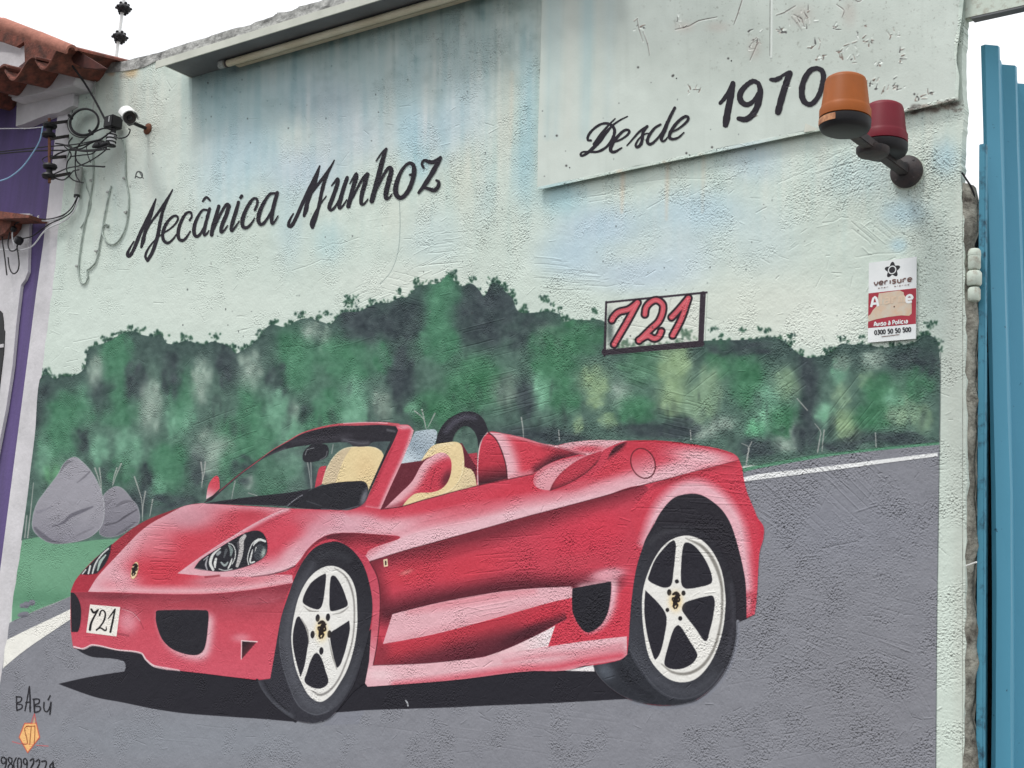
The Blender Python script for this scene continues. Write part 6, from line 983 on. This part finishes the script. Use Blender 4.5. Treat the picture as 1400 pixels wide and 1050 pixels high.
# ================================================================== the house next door
house = thing('neighbour_house', 'purple house with white trim and clay tiled eave joined to the painted wall', 'house', (-3.6, .1, 0))
xr0 = left_w[0][0]
pts = [(-6.5, 0), (-2.72, 0)] + [(p[0] - .004, p[1]) for p in left_w[::-1]] + [(-6.5, 4.22)]
MB().prism([Vector((x, .02, z)) for x, z in pts], (0, .3, 0)).obj('purple_facade', M['purple'], house)
pil_px = [(79.6, 154), (69, 248), (67, 270), (60, 330), (50, 400), (37, 500), (24, 600), (11, 700), (-2, 800), (-28, 1010)]
pr = [(p[0] - .006 + random.gauss(0, .0012), p[1]) for p in left_w[::-1] if p[1] > 1.2]
pl_w = [tuple(W(x, y, .008)[[0, 2]]) for x, y in pil_px]
MB().prism([Vector((x, .006, z)) for x, z in [(-2.74, 0)] + pr + [tuple(W(99, 140, .006)[[0, 2]])] + pl_w + [(-2.92, 0)]], (0, .014, 0)).obj('corner_pilaster', M['white'], house)
lower = [(23, 140), (60, 128), (101, 115), (100, 144), (80, 153.6), (66, 156), (48, 163), (34, 169), (21.6, 172.6)]
MB().prism([WV(x, y, -.03) for x, y in lower], (0, .05, 0)).obj('cornice_frieze', M['white'], house)
upper = [(15, 136.5), (100, 116.5), (112, 84), (22, 100)]
r0, r1 = WV(-60, 108, -.05), WV(-60, 84, -.05)
b = MB(); b.prism([WV(x, y, -.10) for x, y in upper], (0, .11, 0)); b.obj('cornice_moulding', M['white'], house, bevel=.004)
MB().prism([Vector((-6.4, -.05, r1.z)), r1] + [WV(x, y, -.05) for x, y in [(24, 100), (24, 113), (15.6, 132), (0, 127.4)]] + [r0, Vector((-6.4, -.05, r0.z))], (0, .06, 0)).obj('cornice_return', M['white'], house)
# white window surround and its dark opening
sur = [(40.6, 292), (38, 372), (34, 382), (28.4, 390), (22, 445), (17, 500), (8, 560), (0, 600), (-30, 760), (-80, 760), (-60, 292)]
MB().prism([WV(x, y, .002) for x, y in sur], (0, .016, 0)).obj('window_surround', M['white'], house)
win = MB().prism([WV(x, y, -.002) for x, y in [(-40, 424), (0, 424.5), (3, 428), (4.6, 440), (4.8, 450), (6.4, 453), (5, 480), (2, 505), (-2, 540), (-40, 540)]], (0, .004, 0)).obj('window', M['black'], house)
MB().prism([WV(x, y, -.006) for x, y in [(-40, 478), (4.4, 470), (4.2, 474.6), (-40, 483)]], (0, .004, 0)).obj('glazing_bar', M['white'], win)
hood = MB().prism([WV(x, y, -.10) for x, y in [(-60, 272), (0, 288.6), (41, 294), (39, 297.6), (0, 299), (-60, 290)]], (0, .10, 0)).obj('window_hood', M['clay'], house)
MB().prism([WV(x, y, -.06) for x, y in [(-30, 300), (0, 299.6), (16, 300), (14, 309), (7, 318), (0, 322), (-30, 326)]], (0, .06, 0)).obj('hood_bracket', M['clay'], house)
# eave tiles, S-shaped, each its own
roof = MB().box((-6.4, -.04, 4.39), (-3.02, 2.2, 4.42)).obj('roof', M['clay'], house)
ez = float(W(60, 100, -.28)[2])
def tile_mesh(ph):
    b = MB(); n = 15; wv = .26; th = .011
    for s_ in (0, 1):
        for yy_ in (0, 1):
            for k in range(n):
                t = k / (n - 1); x = (t - .5) * wv; z = .042 * math.sin(t * 2 * math.pi * .98 + ph) - s_ * th
                b.v.append((x, yy_ * .34 - .02, z + yy_ * .05))
    for k in range(n - 1):
        b.f += [(k, k + 1, n + k + 1, n + k), (2 * n + k + 1, 2 * n + k, 3 * n + k, 3 * n + k + 1), (k + 1, k, 2 * n + k, 2 * n + k + 1), (n + k, n + k + 1, 3 * n + k + 1, 3 * n + k)]
    b.f += [(0, n, 3 * n, 2 * n), (n - 1, 3 * n - 1, 4 * n - 1, 2 * n - 1)]
    return b
first = None
t0 = WV(74, 79, -.26)
for i in range(14):
    p = t0 + Vector((-.237 * i, 0, 0))
    if first is None: first = tile_mesh(2.6).obj('roof_tile', M['clay'], roof, smooth=True); o = first
    else: o = first.copy(); COL.objects.link(o); o.parent = roof
    o.matrix_parent_inverse = roof.matrix_world.inverted(); o.location = p + Vector((0, 0, random.uniform(-.008, .008))); o.rotation_euler = (0, random.uniform(-.06, .06), random.uniform(-.05, .05))
def cap_tile(a, b_, r0, r1):
    b = MB(); n = 11; A, B = Vector(a), Vector(b_); ax = (B - A).normalized(); up_ = Vector((0, -.55, .83)); up_ = (up_ - ax * up_.dot(ax)).normalized(); sd_ = ax.cross(up_)
    for P, r in ((A, r0), (B, r1)):
        for rr in (r, r - .011):
            for k in range(n): t = math.pi * k / (n - 1) * 1.06 - .1; b.v.append(P + sd_ * rr * math.cos(t) + up_ * rr * math.sin(t))
    for k in range(n - 1): b.f += [(k, k + 1, 2 * n + k + 1, 2 * n + k), (n + k + 1, n + k, 3 * n + k, 3 * n + k + 1), (k + 1, k, n + k, n + k + 1), (2 * n + k, 2 * n + k + 1, 3 * n + k + 1, 3 * n + k)]
    b.f += [(0, 2 * n, 3 * n, n), (n - 1, 2 * n - 1, 4 * n - 1, 3 * n - 1)]
    return b
for (a, b_) in [((-50, 18), (10, 36)), ((4, 35), (58, 54)), ((52, 53.5), (98, 70.5))]: cap_tile(WV(*a, -.30), WV(*b_, -.28), .038, .031).obj('ridge_tile', M['clay_cap'], roof, smooth=True)
MB().prism([WV(x, y, -.20) for x, y in [(94, 70), (101, 67), (122, 79), (144, 93), (132, 94), (112, 92), (100, 86)]], (0, .015, 0)).obj('verge_board', M['clay_dark'], roof)
q0 = WV(-50, 18, -.30)
for k in range(8): cap_tile(q0 + Vector((-.36 * k - .37, 0, -.012)), q0 + Vector((-.36 * k + .01, 0, 0)), .052, .046).obj('ridge_tile', M['clay_cap'], roof, smooth=True)
e0, e1 = WV(-60, 30, -.12), WV(-60, 124, -.12)
MB().prism([Vector((-6.4, -.12, e0.z)), e0] + [WV(x, y, -.12) for x, y in [(96, 72), (110, 88), (66, 100)]] + [e1, Vector((-6.4, -.12, e1.z))], (0, .05, 0)).obj('eave_board', M['white'], roof)
MB().prism([WV(x, y, -.17) for x, y in [(-60, 20), (0, 39), (60, 59), (99, 72), (96, 88), (34, 86), (33, 57), (22, 64), (0, 56), (-60, 42)]], (0, .02, 0)).obj('tile_bed', M['clay'], roof)
MB().prism([WV(x, y, -.15) for x, y in [(-40, 70), (24, 72), (34, 58), (34, 84), (20, 96), (-40, 92)]], (0, .05, 0)).obj('eave_mortar', M['white'], roof)

# ================================================================== electric fence post on the coping
ep = thing('fence_post', 'thin clear rod with lumpy black insulators standing on the wall top', 'post', W(158, 90, .1))
MB().tube([WV(157, 92, .10), WV(171, -12, .10)], .008, 10).obj('rod', M['whiteplastic'], ep, smooth=True)
for (x, y) in ((169, 11.5), (164, 51), (157.6, 87)):
    c = WV(x, y, .10); b = MB(); b.lathe([(.008, -.022), (.024, -.016), (.034, -.004), (.034, .006), (.024, .017), (.008, .022)], c, (.09, 0, 1), 16)
    for ring, (rr, zz) in enumerate(((.034, 0), (.02, .021), (.02, -.022))):
        for k in range(8 if ring == 0 else 5):
            a = k * 2 * math.pi / (8 if ring == 0 else 5) + ring; b.lathe([(.003, -.006), (.0075, -.003), (.0075, .003), (.003, .007)], c + Vector((rr * math.cos(a), rr * math.sin(a), zz)), (math.cos(a) * (1 if ring == 0 else .4), math.sin(a) * (1 if ring == 0 else .4), zz * 40), 6)
    b.obj('insulator', M['black'], ep, smooth=True)

# ================================================================== insulator rack, wires, camera
rack = thing('insulator_rack', 'iron rack with two black spool insulators on the white corner of the house', 'bracket', W(69, 250, -.10))
MB().tube([WV(67.4, 162, -.12), WV(67.6, 250, -.12)], .007, 10).obj('rod', M['rust'], rack, smooth=True)
for y0, x1, y1 in ((169, 91, 166), (190, 93, 186), (216, 89, 214), (242, 96, 237)):
    a, b_ = WV(69, y0, -.12), WV(x1, y1, .004); MB().tube([a, b_], .0105, 4).obj('arm', M['iron'], rack)
for yc0 in (178, 234):
    c = WV(67.5, yc0, -.12); MB().lathe([(.012, -.036), (.028, -.034), (.033, -.024), (.028, -.014), (.014, -.008), (.014, .006), (.029, .012), (.034, .022), (.03, .032), (.014, .036)], c, (0, 0, 1), 22).obj('spool_insulator', M['black'], rack, smooth=True)
coil = thing('cable_coil', 'round coil of grey cable hanging at the top corner of the wall', 'cable', W(114, 168, -.05))
for k in range(4):
    cx_, cy_, rx_, ry_ = 114 + k * .5, 168 - k * .4, 21.5 - k * .7, 19 - k * .6; q = ell(cx_, cy_, rx_, ry_, -22, 40); q = np.vstack([q, q[:2]])
    MB().tube([WV(px, py, -.05 - k * .006) for px, py in q], .0046, 7, False).obj('loop', M['pipe' if k == 1 else 'cable'], coil, smooth=True)
for x, y in ((96, 160), (124, 181)): MB().tube([WV(x - 2, y - 2.5, -.068), WV(x + 2.4, y + 2.4, -.068)], .007, 6).obj('cable_tie', M['black'], coil)
jb = thing('junction_box', 'small black box hanging among the wires left of the camera', 'box', W(155, 170, -.05))
c = WV(155, 168.5, -.05); MB().box(c + Vector((-.034, -.03, -.026)), c + Vector((.03, .03, .03))).obj('case', M['black'], jb, bevel=.004)
MB().box(c + Vector((.004, -.0315, -.004)), c + Vector((.010, -.0302, .022))).obj('reflective_strip', M['white_cable'], jb)
MB().lathe([(.012, 0), (.012, .03), (.006, .034)], c + Vector((.008, 0, -.026)), (0, 0, -1), 10).obj('gland', M['black'], jb, smooth=True)
cl = thing('cable_clamp', 'white ribbed clamp wrapped with black cable under the junction box', 'clamp', W(152, 191, -.05))
a, b_ = WV(153, 183, -.06), WV(151, 200, -.06)
MB().tube([a, b_], .02, 12).obj('body', M['white_cable'], cl, smooth=True)
for t in (.1, .38, .66, .94): MB().lathe([(.019, -.004), (.0245, -.002), (.0245, .002), (.019, .004)], a.lerp(b_, t), (b_ - a), 14).obj('winding', M['cable'], cl, smooth=True)
cm = thing('security_camera', 'white bullet camera with a rust ringed wall mount above the lettering', 'camera', W(202.5, 176, 0))
base = WV(202.5, 176.5, 0); eye = WV(177, 161, -.15)
look = Vector((.80, -.42, -.43)).normalized()
MB().lathe([(.026, 0), (.026, .005), (.018, .010), (.010, .014)], base, (0, -1, 0), 24).obj('mount_plate', M['rust'], cm, smooth=True)
back = eye - look * .07
MB().tube([base + Vector((0, -.012, 0)), base + Vector((-.005, -.05, .002)), back + Vector((.02, 0, -.03))], [.008, .009, .008], 10).obj('arm', M['black'], cm, smooth=True)
MB().lathe([(.012, -.014), (.019, -.008), (.019, .008), (.012, .014)], back + Vector((.02, 0, -.03)), (1, 0, .2), 12).obj('swivel', M['black'], cm, smooth=True)
MB().lathe([(.02, -.115), (.029, -.105), (.0295, 0), (.029, .004)], eye, look, 28).obj('housing', M['pipe'], cm, smooth=True)
MB().lathe([(.0275, 0), (.026, .004), (.0165, .0045), (.016, .002)], eye + look * .0042, look, 28).obj('face_ring', M['iron'], cm, smooth=True)
MB().lathe([(.0125, 0), (.011, .004), (.004, .006)], eye + look * .0065, look, 20).obj('lens', M['lens'], cm, smooth=True)
b = MB(); n = 13; sdv = look.cross(Vector((0, 0, 1))).normalized(); upv = sdv.cross(look)
for s_ in (-.12, .03):
    for rr in (.0335, .0365):
        for k in range(n): t = math.pi * k / (n - 1); b.v.append(eye + look * (s_ + .012 * math.sin(t) * (s_ > 0)) + sdv * rr * math.cos(t) * 1.0 + upv * (rr * math.sin(t) + .002))
for k in range(n - 1): b.f += [(k, k + 1, 2 * n + k + 1, 2 * n + k), (n + k + 1, n + k, 3 * n + k, 3 * n + k + 1), (k + 1, k, n + k, n + k + 1), (2 * n + k, 2 * n + k + 1, 3 * n + k + 1, 3 * n + k)]
b.obj('sun_visor', M['whiteplastic'], cm, smooth=True)

def cable(name, label, pts, Y, r, mat, group=None, clips=None):
    if clips:
        t = thing(name, label, 'cable', W(*pts[0], Y if not hasattr(Y, '__len__') else Y[0]), group); MB().tube(cable_pts(pts, Y), r * .92, 7).obj('run', M[mat], t, smooth=True)
        for x, y in clips: p = WV(x, y, 0); MB().box(p + Vector((-.011, -.012, -.004)), p + Vector((.009, 0, .004))).obj('clip', M['pipe'], t)
        return t
    return tag(MB().tube(cable_pts(pts, Y), r * random.uniform(.85, 1.2), 7).obj(name, M[mat], smooth=True), label, 'cable', group)
cable('wall_cable', 'long mint painted cable looping down the wall to its lowest bend left of the lettering', [(127, 208), (127, 246), (122, 276), (113, 320), (108, 356), (108, 378), (114, 388), (120, 380), (119, 370), (124, 366), (131, 358), (137, 330), (142, 300), (148, 270), (152, 254)], -.006, .0042, 'grey_cable', None, [(127, 247), (107.4, 364), (133.6, 343.6), (149.6, 263)])
cable('wall_cable', 'mint painted cable hanging in a wide U from the camera wires, nearest the lettering', [(163, 186), (168, 192), (171, 204), (172, 244), (176, 270), (174, 300), (168, 320), (158, 333), (148, 333), (141, 322), (140, 312), (144, 307), (148, 308), (146, 311)], -.006, .0042, 'grey_cable', None, [(172, 244), (174, 290.6)])
cable('wall_cable', 'thin faint cable beside the long loop on the mint wall', [(115, 240), (118, 255), (122, 266), (124, 280), (117, 300), (110, 312)], -.004, .0022, 'grey_cable')
con = thing('conduit', 'short grey conduit pipe on the wall edge with cables leaving its mouth', 'pipe', W(105, 269, -.02))
MB().tube([WV(109.6, 229, -.02), WV(107.6, 248, -.02), WV(105, 269, -.02)], .0135, 14).obj('pipe', M['pipe'], con, smooth=True)
MB().tube([WV(105.2, 266.5, -.02), WV(104.9, 269.6, -.02)], .0145, 14).obj('mouth', M['black'], con, smooth=True)
G = 'cables between the wall and the house'
cable('service_cable', 'white cable from the conduit ending in a small hook over the purple stripe', [(105, 269), (100, 280), (92, 290), (80, 299), (66, 302), (56, 301), (51.6, 297), (53, 295)], -.03, .0036, 'white_cable', G)
cable('service_cable', 'black cable from the conduit running level to the clay window hood', [(106, 269), (98, 284), (88, 293), (70, 299), (50, 299.4), (20, 300), (0, 303)], -.035, .003, 'cable', G)
cable('service_cable', 'black cable from the conduit down to the black splice on the house', [(107, 269), (99, 288), (86, 298), (70, 305), (58, 313), (44, 323), (31, 326)], -.03, .0034, 'cable', G)
cable('service_cable', 'white cable drooping lowest from the conduit across the purple stripe', [(108, 270), (100, 290), (88, 302), (68, 311), (58, 319), (50, 330), (42, 338), (28, 342), (12, 341.6), (-8, 341)], -.03, .0036, 'white_cable', G)
B = 'wires strung to the insulator rack'
for lab, p, Y, r, mt in [('upper of two parallel black wires crossing the purple wall', [(-10, 208.6), (30, 204), (70, 200), (105, 197), (140, 190)], -.10, .0034, 'cable'), ('lower of two parallel black wires crossing the purple wall', [(-10, 211), (40, 206.6), (90, 205.4), (130, 204.6), (150, 199)], -.10, .0034, 'cable'),
                         ('black wire sagging from the rack up to the clamp past the coil', [(74, 238), (92, 230), (110, 226), (130, 216), (146, 204)], -.09, .0034, 'cable'), ('thick black wire arching over from the junction box and curling down', [(152, 176), (140, 176), (124, 184), (110, 196), (104, 206), (104, 218), (112, 226), (126, 227), (143, 228)], -.07, .004, 'cable'), ('black wire running from the box down the wall edge', [(152, 180), (138, 190), (118, 197), (96, 204), (80, 210), (70, 216)], -.08, .0036, 'cable'),
                         ('short black wire bent beside the wall edge', [(88, 200), (96, 208), (97, 214), (92, 222), (92, 236), (100, 246), (114, 250)], -.06, .0036, 'cable'), ('short black wire dropping to the conduit top', [(104, 208), (103, 220), (104, 240), (109, 248)], -.05, .003, 'cable'), ('thin black wire looping under the coil', [(96, 214), (112, 212), (126, 210), (134, 204), (146, 200)], -.07, .003, 'cable'), ('thin black lead from the box to the camera', [(156, 186), (164, 189), (174, 186), (178, 178), (176, 176)], -.09, .003, 'cable'), ('thin slanting wire hanging below the clamp', [(118, 200), (120, 212), (124, 222)], -.05, .002, 'cable')]:
    cable('strung_wire', lab, p, Y, r, mt, B)
for lab, p, Y, r in [('black wire winding from the clamp round below the coil', [(148, 196), (136, 192), (124, 196), (112, 203), (100, 203), (94, 196), (99, 188)], -.09, .003), ('black wire running level behind the clamp into the dark tangle', [(150, 204), (138, 205), (120, 207), (104, 205), (88, 198), (76, 196)], -.11, .0032), ('thin black wire curling beside the lower spool', [(72, 232), (66, 226), (60, 222), (58, 218), (64, 214), (72, 212)], -.12, .0024), ('black wire crossing from the lower spool to the conduit', [(76, 244), (86, 246), (94, 241), (100, 234), (108, 232)], -.09, .003)]:
    cable('strung_wire', lab, p, Y, r, 'cable', B)
tn = thing('wire_joint', 'black taped wire joint lying among the wires left of the clamp', 'cable', W(137, 199, -.09))
MB().tube([WV(127, 201, -.09), WV(133, 198, -.092), WV(141, 199, -.09), WV(149, 195, -.085)], [.006, .017, .015, .007], 10).obj('taped_sleeve', M['black'], tn, smooth=True)
MB().tube([WV(130, 194, -.08), WV(137, 196, -.10), WV(146, 203, -.08)], [.004, .012, .004], 8).obj('taped_sleeve', M['black'], tn, smooth=True)
cable('guy_wire', 'pale blue wire curving down across the purple wall', [(58.6, 173), (57.4, 180), (54, 193), (45, 209), (30, 229), (12, 243), (-6, 249)], -.13, .0034, 'blue_cable')
cable('guy_wire', 'thin twisted white wire level across the purple wall', [(-10, 176), (20, 175.6), (40, 175.4), (60, 173.4)], -.13, .002, 'white_cable')
cable('drop_cable', 'black and white cable slanting down from the roof tiles to the junction box', [(82, 71), (86, 69.4), (91, 74), (97, 87), (112, 108), (128, 134), (144, 164)], [-.24, -.24, -.22, -.18, -.12, -.09, -.06], .0042, 'cable')
cable('drop_cable', 'grey cable hooked over the wall top and dropping behind the coil', [(120, 80), (121, 76), (124, 78), (129, 92), (130, 110), (130, 130), (127, 150)], [-.05, -.05, -.04, -.02, -.01, -.01, -.02], .0036, 'pipe')
cable('drop_cable', 'small white loop of cable at the top corner of the wall', [(113, 104), (110, 98), (113, 90), (120, 88), (128, 89)], -.04, .003, 'white_cable')
sp = thing('cable_splice', 'black cable splice with hanging loops in front of the white window surround', 'cable', W(22, 326, -.04))
c = WV(26, 329, -.04); MB().lathe([(.006, -.022), (.019, -.014), (.021, 0), (.019, .014), (.006, .02)], c, (.6, 0, .8), 14).obj('splice_block', M['black'], sp, smooth=True)
c = WV(18.6, 313, -.04); MB().lathe([(.005, -.016), (.013, -.010), (.014, .008), (.005, .014)], c, (.5, 0, .9), 12).obj('splice_block', M['black'], sp, smooth=True)
for p, mt in (([(18, 311), (20, 307), (28, 302.6), (40, 302), (48, 301)], 'cable'), ([(14, 314), (11, 330), (11.6, 338), (15, 343), (22, 341), (24, 334)], 'cable'), ([(23, 336), (25, 350), (26, 362), (23.6, 371), (18, 374), (13, 366), (11, 352)], 'cable'), ([(17, 316), (17, 326), (20, 336)], 'white_cable'), ([(2, 302), (3.4, 330), (6, 348), (9.4, 376)], 'cable')):
    MB().tube(cable_pts(p, -.04), .0034, 7).obj('hanging_loop', M[mt], sp, smooth=True)
